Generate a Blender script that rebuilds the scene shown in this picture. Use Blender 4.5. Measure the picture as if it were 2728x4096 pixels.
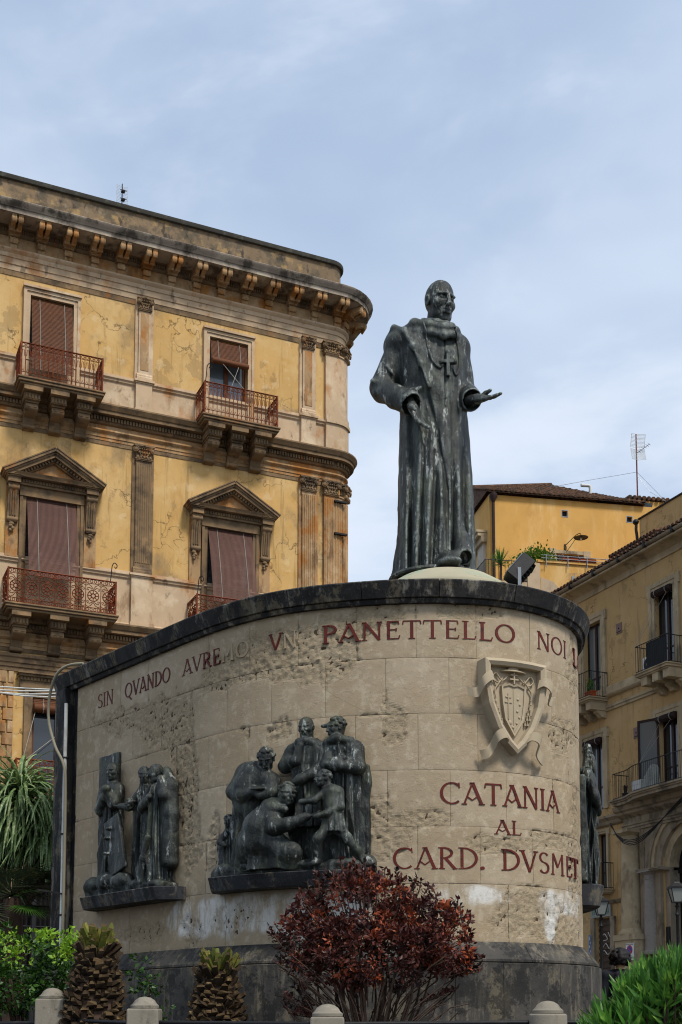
import bpy, math, random
import numpy as np
from mathutils import Vector, Matrix, noise

for o in list(bpy.data.objects):
    bpy.data.objects.remove(o)
random.seed(7)
R = math.radians
scene = bpy.context.scene
COL = scene.collection

# ---------------------------------------------------------------- camera
cam_data = bpy.data.cameras.new('camera')
cam = bpy.data.objects.new('camera', cam_data)
COL.objects.link(cam)
cam.location = (0, 0, 0.9)
cam.rotation_euler = (R(90 + 5.86), 0, 0)
cam_data.sensor_fit = 'VERTICAL'
cam_data.sensor_height = 36.0
cam_data.lens = 5000.0 / 4096.0 * 36.0
cam_data.shift_y = (3579.0 - 2048.0) / 4096.0
cam_data.clip_start = 0.1
cam_data.clip_end = 5000
cam_data.dof.use_dof = True
cam_data.dof.focus_distance = 15.0
cam_data.dof.aperture_fstop = 8.0
scene.camera = cam
scene.render.resolution_x = 682
scene.render.resolution_y = 1024

# ---------------------------------------------------------------- light
SUN_DIR = Vector((0.42, -0.56, 1.0)).normalized()     # towards the sun
world = bpy.data.worlds.new('World')
scene.world = world
world.use_nodes = True
nt = world.node_tree
nt.nodes.clear()
wout = nt.nodes.new('ShaderNodeOutputWorld')
bg = nt.nodes.new('ShaderNodeBackground')
sky = nt.nodes.new('ShaderNodeTexSky')
sky.sky_type = 'NISHITA'
sky.sun_disc = False
sky.sun_elevation = math.asin(SUN_DIR.z)
sky.sun_rotation = math.atan2(SUN_DIR.x, SUN_DIR.y)
sky.air_density = 1.2
sky.dust_density = 2.0
tc = nt.nodes.new('ShaderNodeTexCoord')
mp = nt.nodes.new('ShaderNodeMapping')
mp.inputs['Scale'].default_value = (1.0, 1.0, 2.1)
mp.inputs['Rotation'].default_value = (0.0, R(14), R(10))
nt.links.new(tc.outputs['Generated'], mp.inputs['Vector'])

def wnoise(scale, detail, rough, loc, dist=0.0):
    m2 = nt.nodes.new('ShaderNodeMapping')
    m2.inputs['Location'].default_value = loc
    nt.links.new(mp.outputs['Vector'], m2.inputs['Vector'])
    n = nt.nodes.new('ShaderNodeTexNoise')
    n.inputs['Scale'].default_value = scale
    n.inputs['Detail'].default_value = detail
    n.inputs['Roughness'].default_value = rough
    n.inputs['Distortion'].default_value = dist
    nt.links.new(m2.outputs['Vector'], n.inputs['Vector'])
    return n.outputs['Fac']

def wmap(sock, a, b, c=0.0, d=1.0):
    n = nt.nodes.new('ShaderNodeMapRange')
    n.interpolation_type = 'SMOOTHSTEP'
    for k, v in (('From Min', a), ('From Max', b), ('To Min', c), ('To Max', d)):
        n.inputs[k].default_value = v
    nt.links.new(sock, n.inputs['Value'])
    return n.outputs['Result']

def wmix(f, a, b, mode='MIX'):
    n = nt.nodes.new('ShaderNodeMix')
    n.data_type = 'RGBA'
    n.blend_type = mode
    for k, v in ((0, f), (6, a), (7, b)):
        if hasattr(v, 'links'):
            nt.links.new(v, n.inputs[k])
        elif k == 0:
            n.inputs[k].default_value = v
        else:
            n.inputs[k].default_value = (*v, 1)
    return n.outputs[2]

SKYK = 7.0                                   # cloud radiance in the units of the Nishita sky
def ck(c):
    return tuple(x * SKYK for x in c)
big = wmap(wnoise(2.0, 4, 0.5, (7.7, 1.2, 4.4), 0.25), 0.36, 0.68)
fine = wmap(wnoise(4.2, 6, 0.55, (4.4, 11.7, 1.2), 0.3), 0.38, 0.74)
cl = wmix(big, ck((0.345, 0.435, 0.585)), ck((0.530, 0.610, 0.725)))
cl = wmix(wmap(fine, 0.0, 1.0, 0.0, 0.62), cl, ck((0.71, 0.76, 0.84)))
fin = wmix(0.88, sky.outputs['Color'], cl)
nt.links.new(fin, bg.inputs['Color'])
bg.inputs['Strength'].default_value = 0.083
nt.links.new(bg.outputs['Background'], wout.inputs['Surface'])

sun_data = bpy.data.lights.new('sun', 'SUN')
sun_data.energy = 1.5
sun_data.angle = R(12)
sun_data.color = (1.0, 0.955, 0.88)
sun = bpy.data.objects.new('sun', sun_data)
COL.objects.link(sun)
sun.location = SUN_DIR * 60
sun.rotation_euler = SUN_DIR.to_track_quat('Z', 'Y').to_euler()

vs = scene.view_settings
vs.view_transform = 'Standard'
vs.look = 'None'
vs.exposure = 1.2
vs.gamma = 1.0
vs.use_curve_mapping = False
scene.cycles.use_denoising = True
scene.cycles.filter_width = 1.1
scene.cycles.max_bounces = 6
scene.cycles.diffuse_bounces = 3
scene.cycles.glossy_bounces = 2
scene.cycles.transparent_max_bounces = 8

# ---------------------------------------------------------------- object helpers
def tag(o, label=None, cat=None, group=None, kind=None):
    if label: o['label'] = label
    if cat: o['category'] = cat
    if group: o['group'] = group
    if kind: o['kind'] = kind
    return o

def thing(name, label, cat, loc=(0, 0, 0), rotz=0.0, group=None):
    o = bpy.data.objects.new(name, None)
    o.empty_display_size = 0.2
    COL.objects.link(o)
    o.location = loc
    o.rotation_euler = (0, 0, rotz)
    return tag(o, label, cat, group)

def link(name, me, parent=None, loc=None, rot=None, scale=None):
    o = bpy.data.objects.new(name, me)
    COL.objects.link(o)
    if parent is not None: o.parent = parent
    if loc is not None: o.location = loc
    if rot is not None: o.rotation_euler = rot
    if scale is not None: o.scale = scale
    return o

def copy_tree(o, parent=None):
    c = o.copy()
    COL.objects.link(c)
    c.parent = parent
    for ch in list(o.children):
        copy_tree(ch, c)
    return c

class MB:
    """collects simple shapes into ONE mesh"""
    def __init__(s):
        s.v = []; s.f = []
    def add(s, vs, fs):
        b = len(s.v)
        s.v.extend([tuple(p) for p in vs])
        s.f.extend([tuple(b + i for i in f) for f in fs])
        return s
    def box(s, x0, x1, y0, y1, z0, z1, M=None):
        vs = [(x0, y0, z0), (x1, y0, z0), (x1, y1, z0), (x0, y1, z0), (x0, y0, z1), (x1, y0, z1), (x1, y1, z1), (x0, y1, z1)]
        if M is not None: vs = [M @ Vector(p) for p in vs]
        return s.add(vs, [(0, 3, 2, 1), (4, 5, 6, 7), (0, 1, 5, 4), (1, 2, 6, 5), (2, 3, 7, 6), (3, 0, 4, 7)])
    def quad(s, a, b, c, d):
        return s.add([a, b, c, d], [(0, 1, 2, 3)])
    def prism(s, poly, lo, hi, axis='x', M=None):
        """poly (a,b) extruded along axis: x -> (y,z) poly, y -> (x,z), z -> (x,y)"""
        def p3(a, b, t):
            q = {'x': (t, a, b), 'y': (a, t, b), 'z': (a, b, t)}[axis]
            return M @ Vector(q) if M is not None else q
        n = len(poly)
        vs = [p3(a, b, lo) for a, b in poly] + [p3(a, b, hi) for a, b in poly]
        fs = [tuple(range(n))[::-1], tuple(range(n, 2 * n))]
        fs += [(i, (i + 1) % n, n + (i + 1) % n, n + i) for i in range(n)]
        return s.add(vs, fs)
    def lathe(s, prof, c=(0, 0, 0), n=16, M=None, axis='z'):
        vs = []; fs = []
        m = len(prof)
        for i in range(n):
            a = 2 * math.pi * i / n
            for r, z in prof:
                q = (r * math.cos(a), r * math.sin(a), z)
                if axis == 'x': q = (q[2], q[0], q[1])
                if axis == 'y': q = (q[0], q[2], q[1])
                q = Vector(q) + Vector(c)
                vs.append(M @ q if M is not None else q)
        for i in range(n):
            k = (i + 1) % n
            for j in range(m - 1):
                fs.append((i * m + j, k * m + j, k * m + j + 1, i * m + j + 1))
        fs.append(tuple(i * m for i in range(n))[::-1])
        fs.append(tuple(i * m + m - 1 for i in range(n)))
        return s.add(vs, fs)
    def tube(s, pts, r, n=6, closed=False):
        pts = [Vector(p) for p in pts]
        m = len(pts)
        rr = r if isinstance(r, (list, tuple)) else [r] * m
        vs = []; fs = []
        prev = None
        for i, p in enumerate(pts):
            if closed: t = pts[(i + 1) % m] - pts[i - 1]
            else: t = pts[min(i + 1, m - 1)] - pts[max(i - 1, 0)]
            if t.length < 1e-9: t = Vector((0, 0, 1))
            t.normalize()
            if prev is None:
                u = t.cross(Vector((0, 0, 1)))
                if u.length < 0.05: u = t.cross(Vector((1, 0, 0)))
            else:
                u = prev - t * prev.dot(t)
                if u.length < 1e-6: u = t.cross(Vector((0.3, 0.8, 0.5)))
            u.normalize()
            prev = u
            w = t.cross(u)
            for k in range(n):
                a = 2 * math.pi * k / n
                vs.append(p + (u * math.cos(a) + w * math.sin(a)) * rr[i])
        for i in range(m if closed else m - 1):
            j = (i + 1) % m
            for k in range(n):
                l = (k + 1) % n
                fs.append((i * n + k, i * n + l, j * n + l, j * n + k))
        if not closed:
            fs.append(tuple(range(n))[::-1])
            fs.append(tuple((m - 1) * n + k for k in range(n)))
        return s.add(vs, fs)
    def ball(s, c, r, n=8, m=6):
        rx, ry, rz = r if isinstance(r, (tuple, list)) else (r, r, r)
        prof = [(math.sin(math.pi * j / m), -math.cos(math.pi * j / m)) for j in range(1, m)]
        prof = [(0.02, -1)] + prof + [(0.02, 1)]
        M = Matrix.Translation(c) @ Matrix.Diagonal((rx, ry, rz, 1))
        return s.lathe(prof, n=n, M=M)
    def mesh(s, name, mat=None, smooth=None):
        me = bpy.data.meshes.new(name)
        me.from_pydata(s.v, [], s.f)
        if smooth is not None:
            me.shade_smooth()
            if smooth < 179: me.set_sharp_from_angle(angle=R(smooth))
        me.validate()
        if mat is not None:
            for q in (mat if isinstance(mat, (list, tuple)) else [mat]): me.materials.append(q)
        me.update()
        return me
    def build(s, name, mat, parent=None, smooth=None, loc=None, rot=None):
        return link(name, s.mesh(name, mat, smooth), parent, loc, rot)

def bevel(o, w, seg=1):
    m = o.modifiers.new('bevel', 'BEVEL')
    m.width = w; m.segments = seg; m.limit_method = 'ANGLE'; m.angle_limit = R(40)
    return o

# ---------------------------------------------------------------- material helpers
def lin(h):
    if not isinstance(h, str): return tuple(h)
    c = [int(h[i:i + 2], 16) / 255 for i in (0, 2, 4)]
    return tuple(x / 12.92 if x <= 0.04045 else ((x + 0.055) / 1.055) ** 2.4 for x in c)

class G:
    def __init__(s, name):
        s.m = bpy.data.materials.new(name); s.m.use_nodes = True
        s.t = s.m.node_tree; s.t.nodes.clear()
        s._pos = None
    def n(s, typ, ins=None, **kw):
        nd = s.t.nodes.new(typ)
        for k, v in kw.items(): setattr(nd, k, v)
        for k, v in (ins or {}).items(): s.put(nd.inputs[k], v)
        return nd
    def put(s, sock, v):
        if isinstance(v, bpy.types.NodeSocket): s.t.links.new(v, sock)
        elif isinstance(v, (tuple, list)) and sock.type == 'RGBA': sock.default_value = (*v[:3], 1)
        else: sock.default_value = v
    def pos(s):
        if s._pos is None: s._pos = s.n('ShaderNodeNewGeometry').outputs['Position']
        return s._pos
    def objpos(s):
        return s.n('ShaderNodeTexCoord').outputs['Object']
    def noise(s, scale, detail=4, rough=0.6, stretch=None, vec=None, dist=0.0, off=(0, 0, 0)):
        v = vec or s.pos()
        if stretch or off != (0, 0, 0):
            v = s.n('ShaderNodeMapping', {'Vector': v, 'Scale': stretch or (1, 1, 1), 'Location': off}).outputs[0]
        return s.n('ShaderNodeTexNoise', {'Vector': v, 'Scale': scale, 'Detail': detail, 'Roughness': rough, 'Distortion': dist}).outputs['Fac']
    def vor(s, scale, feature='F1', stretch=None, vec=None):
        v = vec or s.pos()
        if stretch: v = s.n('ShaderNodeMapping', {'Vector': v, 'Scale': stretch}).outputs[0]
        return s.n('ShaderNodeTexVoronoi', {'Vector': v, 'Scale': scale}, feature=feature).outputs['Distance']
    def mask(s, f, a, b, c=0.0, d=1.0):
        return s.n('ShaderNodeMapRange', {'Value': f, 'From Min': a, 'From Max': b, 'To Min': c, 'To Max': d}, interpolation_type='SMOOTHSTEP').outputs[0]
    def mix(s, f, a, b, mode='MIX'):
        nd = s.n('ShaderNodeMix', data_type='RGBA', blend_type=mode)
        s.put(nd.inputs[0], f)
        s.put(nd.inputs[6], lin(a) if not isinstance(a, bpy.types.NodeSocket) else a)
        s.put(nd.inputs[7], lin(b) if not isinstance(b, bpy.types.NodeSocket) else b)
        return nd.outputs[2]
    def math(s, op, a, b=0.0):
        return s.n('ShaderNodeMath', {0: a, 1: b}, operation=op).outputs[0]
    def rand(s):
        return s.n('ShaderNodeObjectInfo').outputs['Random']
    def attr(s, name):
        return s.n('ShaderNodeAttribute', attribute_name=name).outputs['Fac']
    def bump(s, h, strength=0.5, dist=0.02, nrm=None):
        ins = {'Height': h, 'Strength': strength, 'Distance': dist}
        if nrm is not None: ins['Normal'] = nrm
        return s.n('ShaderNodeBump', ins).outputs[0]
    def out(s, col, rough=0.8, metal=0.0, nrm=None, spec=0.3, **kw):
        b = s.n('ShaderNodeBsdfPrincipled')
        s.put(b.inputs['Base Color'], lin(col) if not isinstance(col, bpy.types.NodeSocket) else col)
        s.put(b.inputs['Roughness'], rough); s.put(b.inputs['Metallic'], metal)
        s.put(b.inputs['Specular IOR Level'], spec)
        if nrm is not None: s.put(b.inputs['Normal'], nrm)
        for k, v in kw.items(): s.put(b.inputs[k], v)
        o = s.n('ShaderNodeOutputMaterial')
        s.t.links.new(b.outputs[0], o.inputs[0])
        return s.m

def weathered(name, base, layers=(), rough=0.85, bumps=((30, 0.25, 0.01),), var=0.10, obj_var=0.0, spec=0.25, metal=0.0, crack=None):
    """base colour, then layers (colour, scale, lo, hi, stretch, amount) of stains with their own shapes"""
    g = G(name)
    c = g.mix(g.mask(g.noise(0.9, 5, 0.6), 0.3, 0.7), tuple(x * (1 - var) for x in lin(base)), tuple(min(1, x * (1 + var)) for x in lin(base)))
    if obj_var:
        r = g.rand()
        c = g.mix(g.math('MULTIPLY', r, obj_var), c, tuple(x * 0.55 for x in lin(base)))
    for k, (col, sc, lo, hi, st, amt) in enumerate(layers):
        m = g.mask(g.noise(sc, 6, 0.65, st, off=(k * 3.7, k * 1.9, k * 5.3)), lo, hi, 0.0, amt)
        c = g.mix(m, c, col)
    if crack:
        wv = g.n('ShaderNodeVectorMath', {0: g.pos(), 1: g.n('ShaderNodeTexNoise', {'Vector': g.pos(), 'Scale': 2.5, 'Detail': 5}).outputs['Color']}, operation='ADD').outputs[0]
        line = g.mask(g.vor(crack[0], 'DISTANCE_TO_EDGE', vec=wv), 0.0, 0.012, 1.0, 0.0)
        c = g.mix(g.math('MULTIPLY', line, g.mask(g.noise(0.8, 3, 0.5, off=(2, 2, 9)), 0.46, 0.60, 0, 0.8)), c, crack[1])
    nrm = None
    for sc, stg, ds in bumps:
        nrm = g.bump(g.noise(sc, 6, 0.65), stg, ds, nrm)
    return g.out(c, rough, metal, nrm, spec)
# ---------------------------------------------------------------- materials
def mat_drum():
    g = G('drum_limestone')
    base = g.mix(g.mask(g.noise(0.8, 5, 0.6), 0.3, 0.72), '9c8b72', 'ae9f88')
    base = g.mix(g.math('MULTIPLY', g.rand(), 0.65), base, '97856a')
    base = g.mix(g.mask(g.noise(7, 7, 0.75, off=(5, 5, 1)), 0.50, 0.62, 0, 0.4), base, 'c2b59d')
    warm = g.mask(g.noise(0.55, 6, 0.62, off=(4, 2, 8)), 0.55, 0.78, 0, 0.55)
    base = g.mix(warm, base, 'ad8a60')
    streak = g.mask(g.noise(2.2, 6, 0.7, (1, 1, 0.16), off=(7, 1, 3)), 0.58, 0.8, 0, 0.45)
    base = g.mix(streak, base, '8b7557')
    wear = g.attr('wear')
    rough = g.mask(g.noise(22, 6, 0.7), 0.35, 0.7)
    base = g.mix(g.math('MULTIPLY', wear, 0.45), base, g.mix(rough, '8e7d62', 'b4a488'))
    lime = g.attr('lime')
    base = g.mix(g.math('MULTIPLY', lime, g.mask(g.noise(4.5, 7, 0.75, (1, 1, 0.35)), 0.36, 0.60, 0, 1.0)), base, 'cfccc4')
    soot = g.mask(g.noise(6, 7, 0.75, off=(9, 9, 2)), 0.64, 0.78, 0, 0.4)
    base = g.mix(soot, base, '6a5b45')
    hair = g.mask(g.vor(1.7, 'DISTANCE_TO_EDGE', vec=g.n('ShaderNodeMapping', {'Vector': g.pos(), 'Scale': (1, 1, 0.7)}).outputs[0]), 0.0, 0.004, 0.35, 0.0)
    base = g.mix(hair, base, '6d5a42')
    n1 = g.bump(g.noise(48, 6, 0.75), 0.38, 0.008)
    n1 = g.bump(g.mask(g.noise(11, 7, 0.72, (1, 1, 1.5)), 0.53, 0.60), 0.30, 0.010, n1)
    n2 = g.bump(g.math('MULTIPLY', wear, g.noise(24, 8, 0.78, (1, 1, 1.8))), 0.6, 0.035, n1)
    return g.out(base, 0.85, 0, n2, 0.2)

def mat_lava(name='lava_stone', a='26272a', b='3a3b3e', streakc='77746c', amt=0.5):
    g = G(name)
    c = g.mix(g.mask(g.noise(1.4, 6, 0.6), 0.3, 0.7), a, b)
    c = g.mix(g.math('MULTIPLY', g.rand(), 0.3), c, '1b1c1e')
    s = g.mask(g.noise(6.5, 7, 0.75, (1, 1, 0.10), off=(3, 5, 1)), 0.50, 0.66, 0, amt)
    c = g.mix(s, c, streakc)
    c = g.mix(g.mask(g.noise(3.2, 8, 0.75, (1, 1, 0.7), off=(8, 2, 4)), 0.51, 0.59, 0, 0.5), c, '746a54')
    c = g.mix(g.mask(g.noise(2.6, 8, 0.78, off=(1, 7, 4)), 0.50, 0.55, 0, 0.7), c, '1b1b1b')
    c = g.mix(g.mask(g.noise(30, 4, 0.7), 0.62, 0.75, 0, 0.4), c, '6c6b68')
    n = g.bump(g.noise(40, 6, 0.7), 0.3, 0.008)
    n = g.bump(g.noise(3.0, 6, 0.65), 0.35, 0.05, n)
    return g.out(c, 0.74, 0, n, 0.22)

def mat_bronze(worn_highlights=True):
    g = G('weathered_bronze')
    p = g.pos()
    c = g.mix(g.mask(g.noise(2.2, 6, 0.6), 0.3, 0.7), '151817', '2a2e2b')
    st = g.mask(g.noise(7.0, 7, 0.72, (1, 1, 0.13)), 0.47, 0.66, 0, 0.9)
    c = g.mix(st, c, '555c57')
    st2 = g.mask(g.noise(9.0, 8, 0.78, (1, 1, 0.3), off=(4, 1, 7)), 0.56, 0.63, 0, 0.9)
    c = g.mix(st2, c, 'a3a8a2')
    gr = g.mask(g.noise(3.0, 5, 0.6, off=(1, 6, 2)), 0.48, 0.68, 0, 0.6)
    c = g.mix(gr, c, '484d3c')
    dk = g.mask(g.noise(5.0, 7, 0.7, (1, 1, 0.25), off=(2, 8, 5)), 0.52, 0.68, 0, 0.75)
    c = g.mix(dk, c, '101314')
    pt = g.n('ShaderNodeNewGeometry').outputs['Pointiness']
    if worn_highlights: c = g.mix(g.math('MULTIPLY', g.mask(pt, 0.506, 0.545), g.mask(g.noise(16, 6, 0.7), 0.38, 0.60, 0.1, 0.8)), c, '868e88')  # raised edges lightened: rubbed patina, and highlights put into the colour
    n = g.bump(g.noise(50, 6, 0.75), 0.6, 0.010)
    n = g.bump(g.noise(14, 7, 0.7, (1, 1, 0.5)), 0.75, 0.035, n)
    return g.out(c, 0.46, 0.3, n, 0.5)

def leafmat(name, a, b, c, scale=2.5, rough=0.5, trans=0.25, spec=0.35):
    g = G(name)
    col = g.mix(g.mask(g.noise(scale, 3, 0.6), 0.32, 0.68), a, b)
    col = g.mix(g.mask(g.noise(scale * 6, 2, 0.6, off=(5, 1, 2)), 0.5, 0.78), col, c)
    b_ = g.n('ShaderNodeBsdfPrincipled', {'Base Color': col, 'Roughness': rough, 'Specular IOR Level': spec})
    t_ = g.n('ShaderNodeBsdfTranslucent', {'Color': col})
    m_ = g.n('ShaderNodeMixShader', {0: trans, 1: b_.outputs[0], 2: t_.outputs[0]})
    o_ = g.n('ShaderNodeOutputMaterial', {0: m_.outputs[0]})
    return g.m

def mat_glass(name, col, rough=0.06):
    return G(name).out(col, rough, 0, None, 0.9)

def mat_tiles():
    g = G('roof_tiles')
    c = g.mix(g.mask(g.noise(9, 4, 0.7), 0.3, 0.7), '3d2a1f', '6f4e38')
    c = g.mix(g.mask(g.noise(5, 5, 0.7, off=(3, 3, 3)), 0.46, 0.60, 0, 0.9), c, '2f2a24')
    c = g.mix(g.mask(g.noise(14, 4, 0.7, off=(6, 1, 1)), 0.6, 0.72, 0, 0.8), c, 'b09a84')
    return g.out(c, 0.9, 0, g.bump(g.noise(30, 4, 0.7), 0.4, 0.02), 0.2)

def mat_ground():
    g = G('lava_paving')
    c = g.mix(g.mask(g.noise(0.7, 5, 0.6), 0.3, 0.7), '3b3a38', '57544f')
    return g.out(c, 0.75, 0, g.bump(g.noise(25, 5, 0.7), 0.3, 0.01), 0.3)

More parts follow.
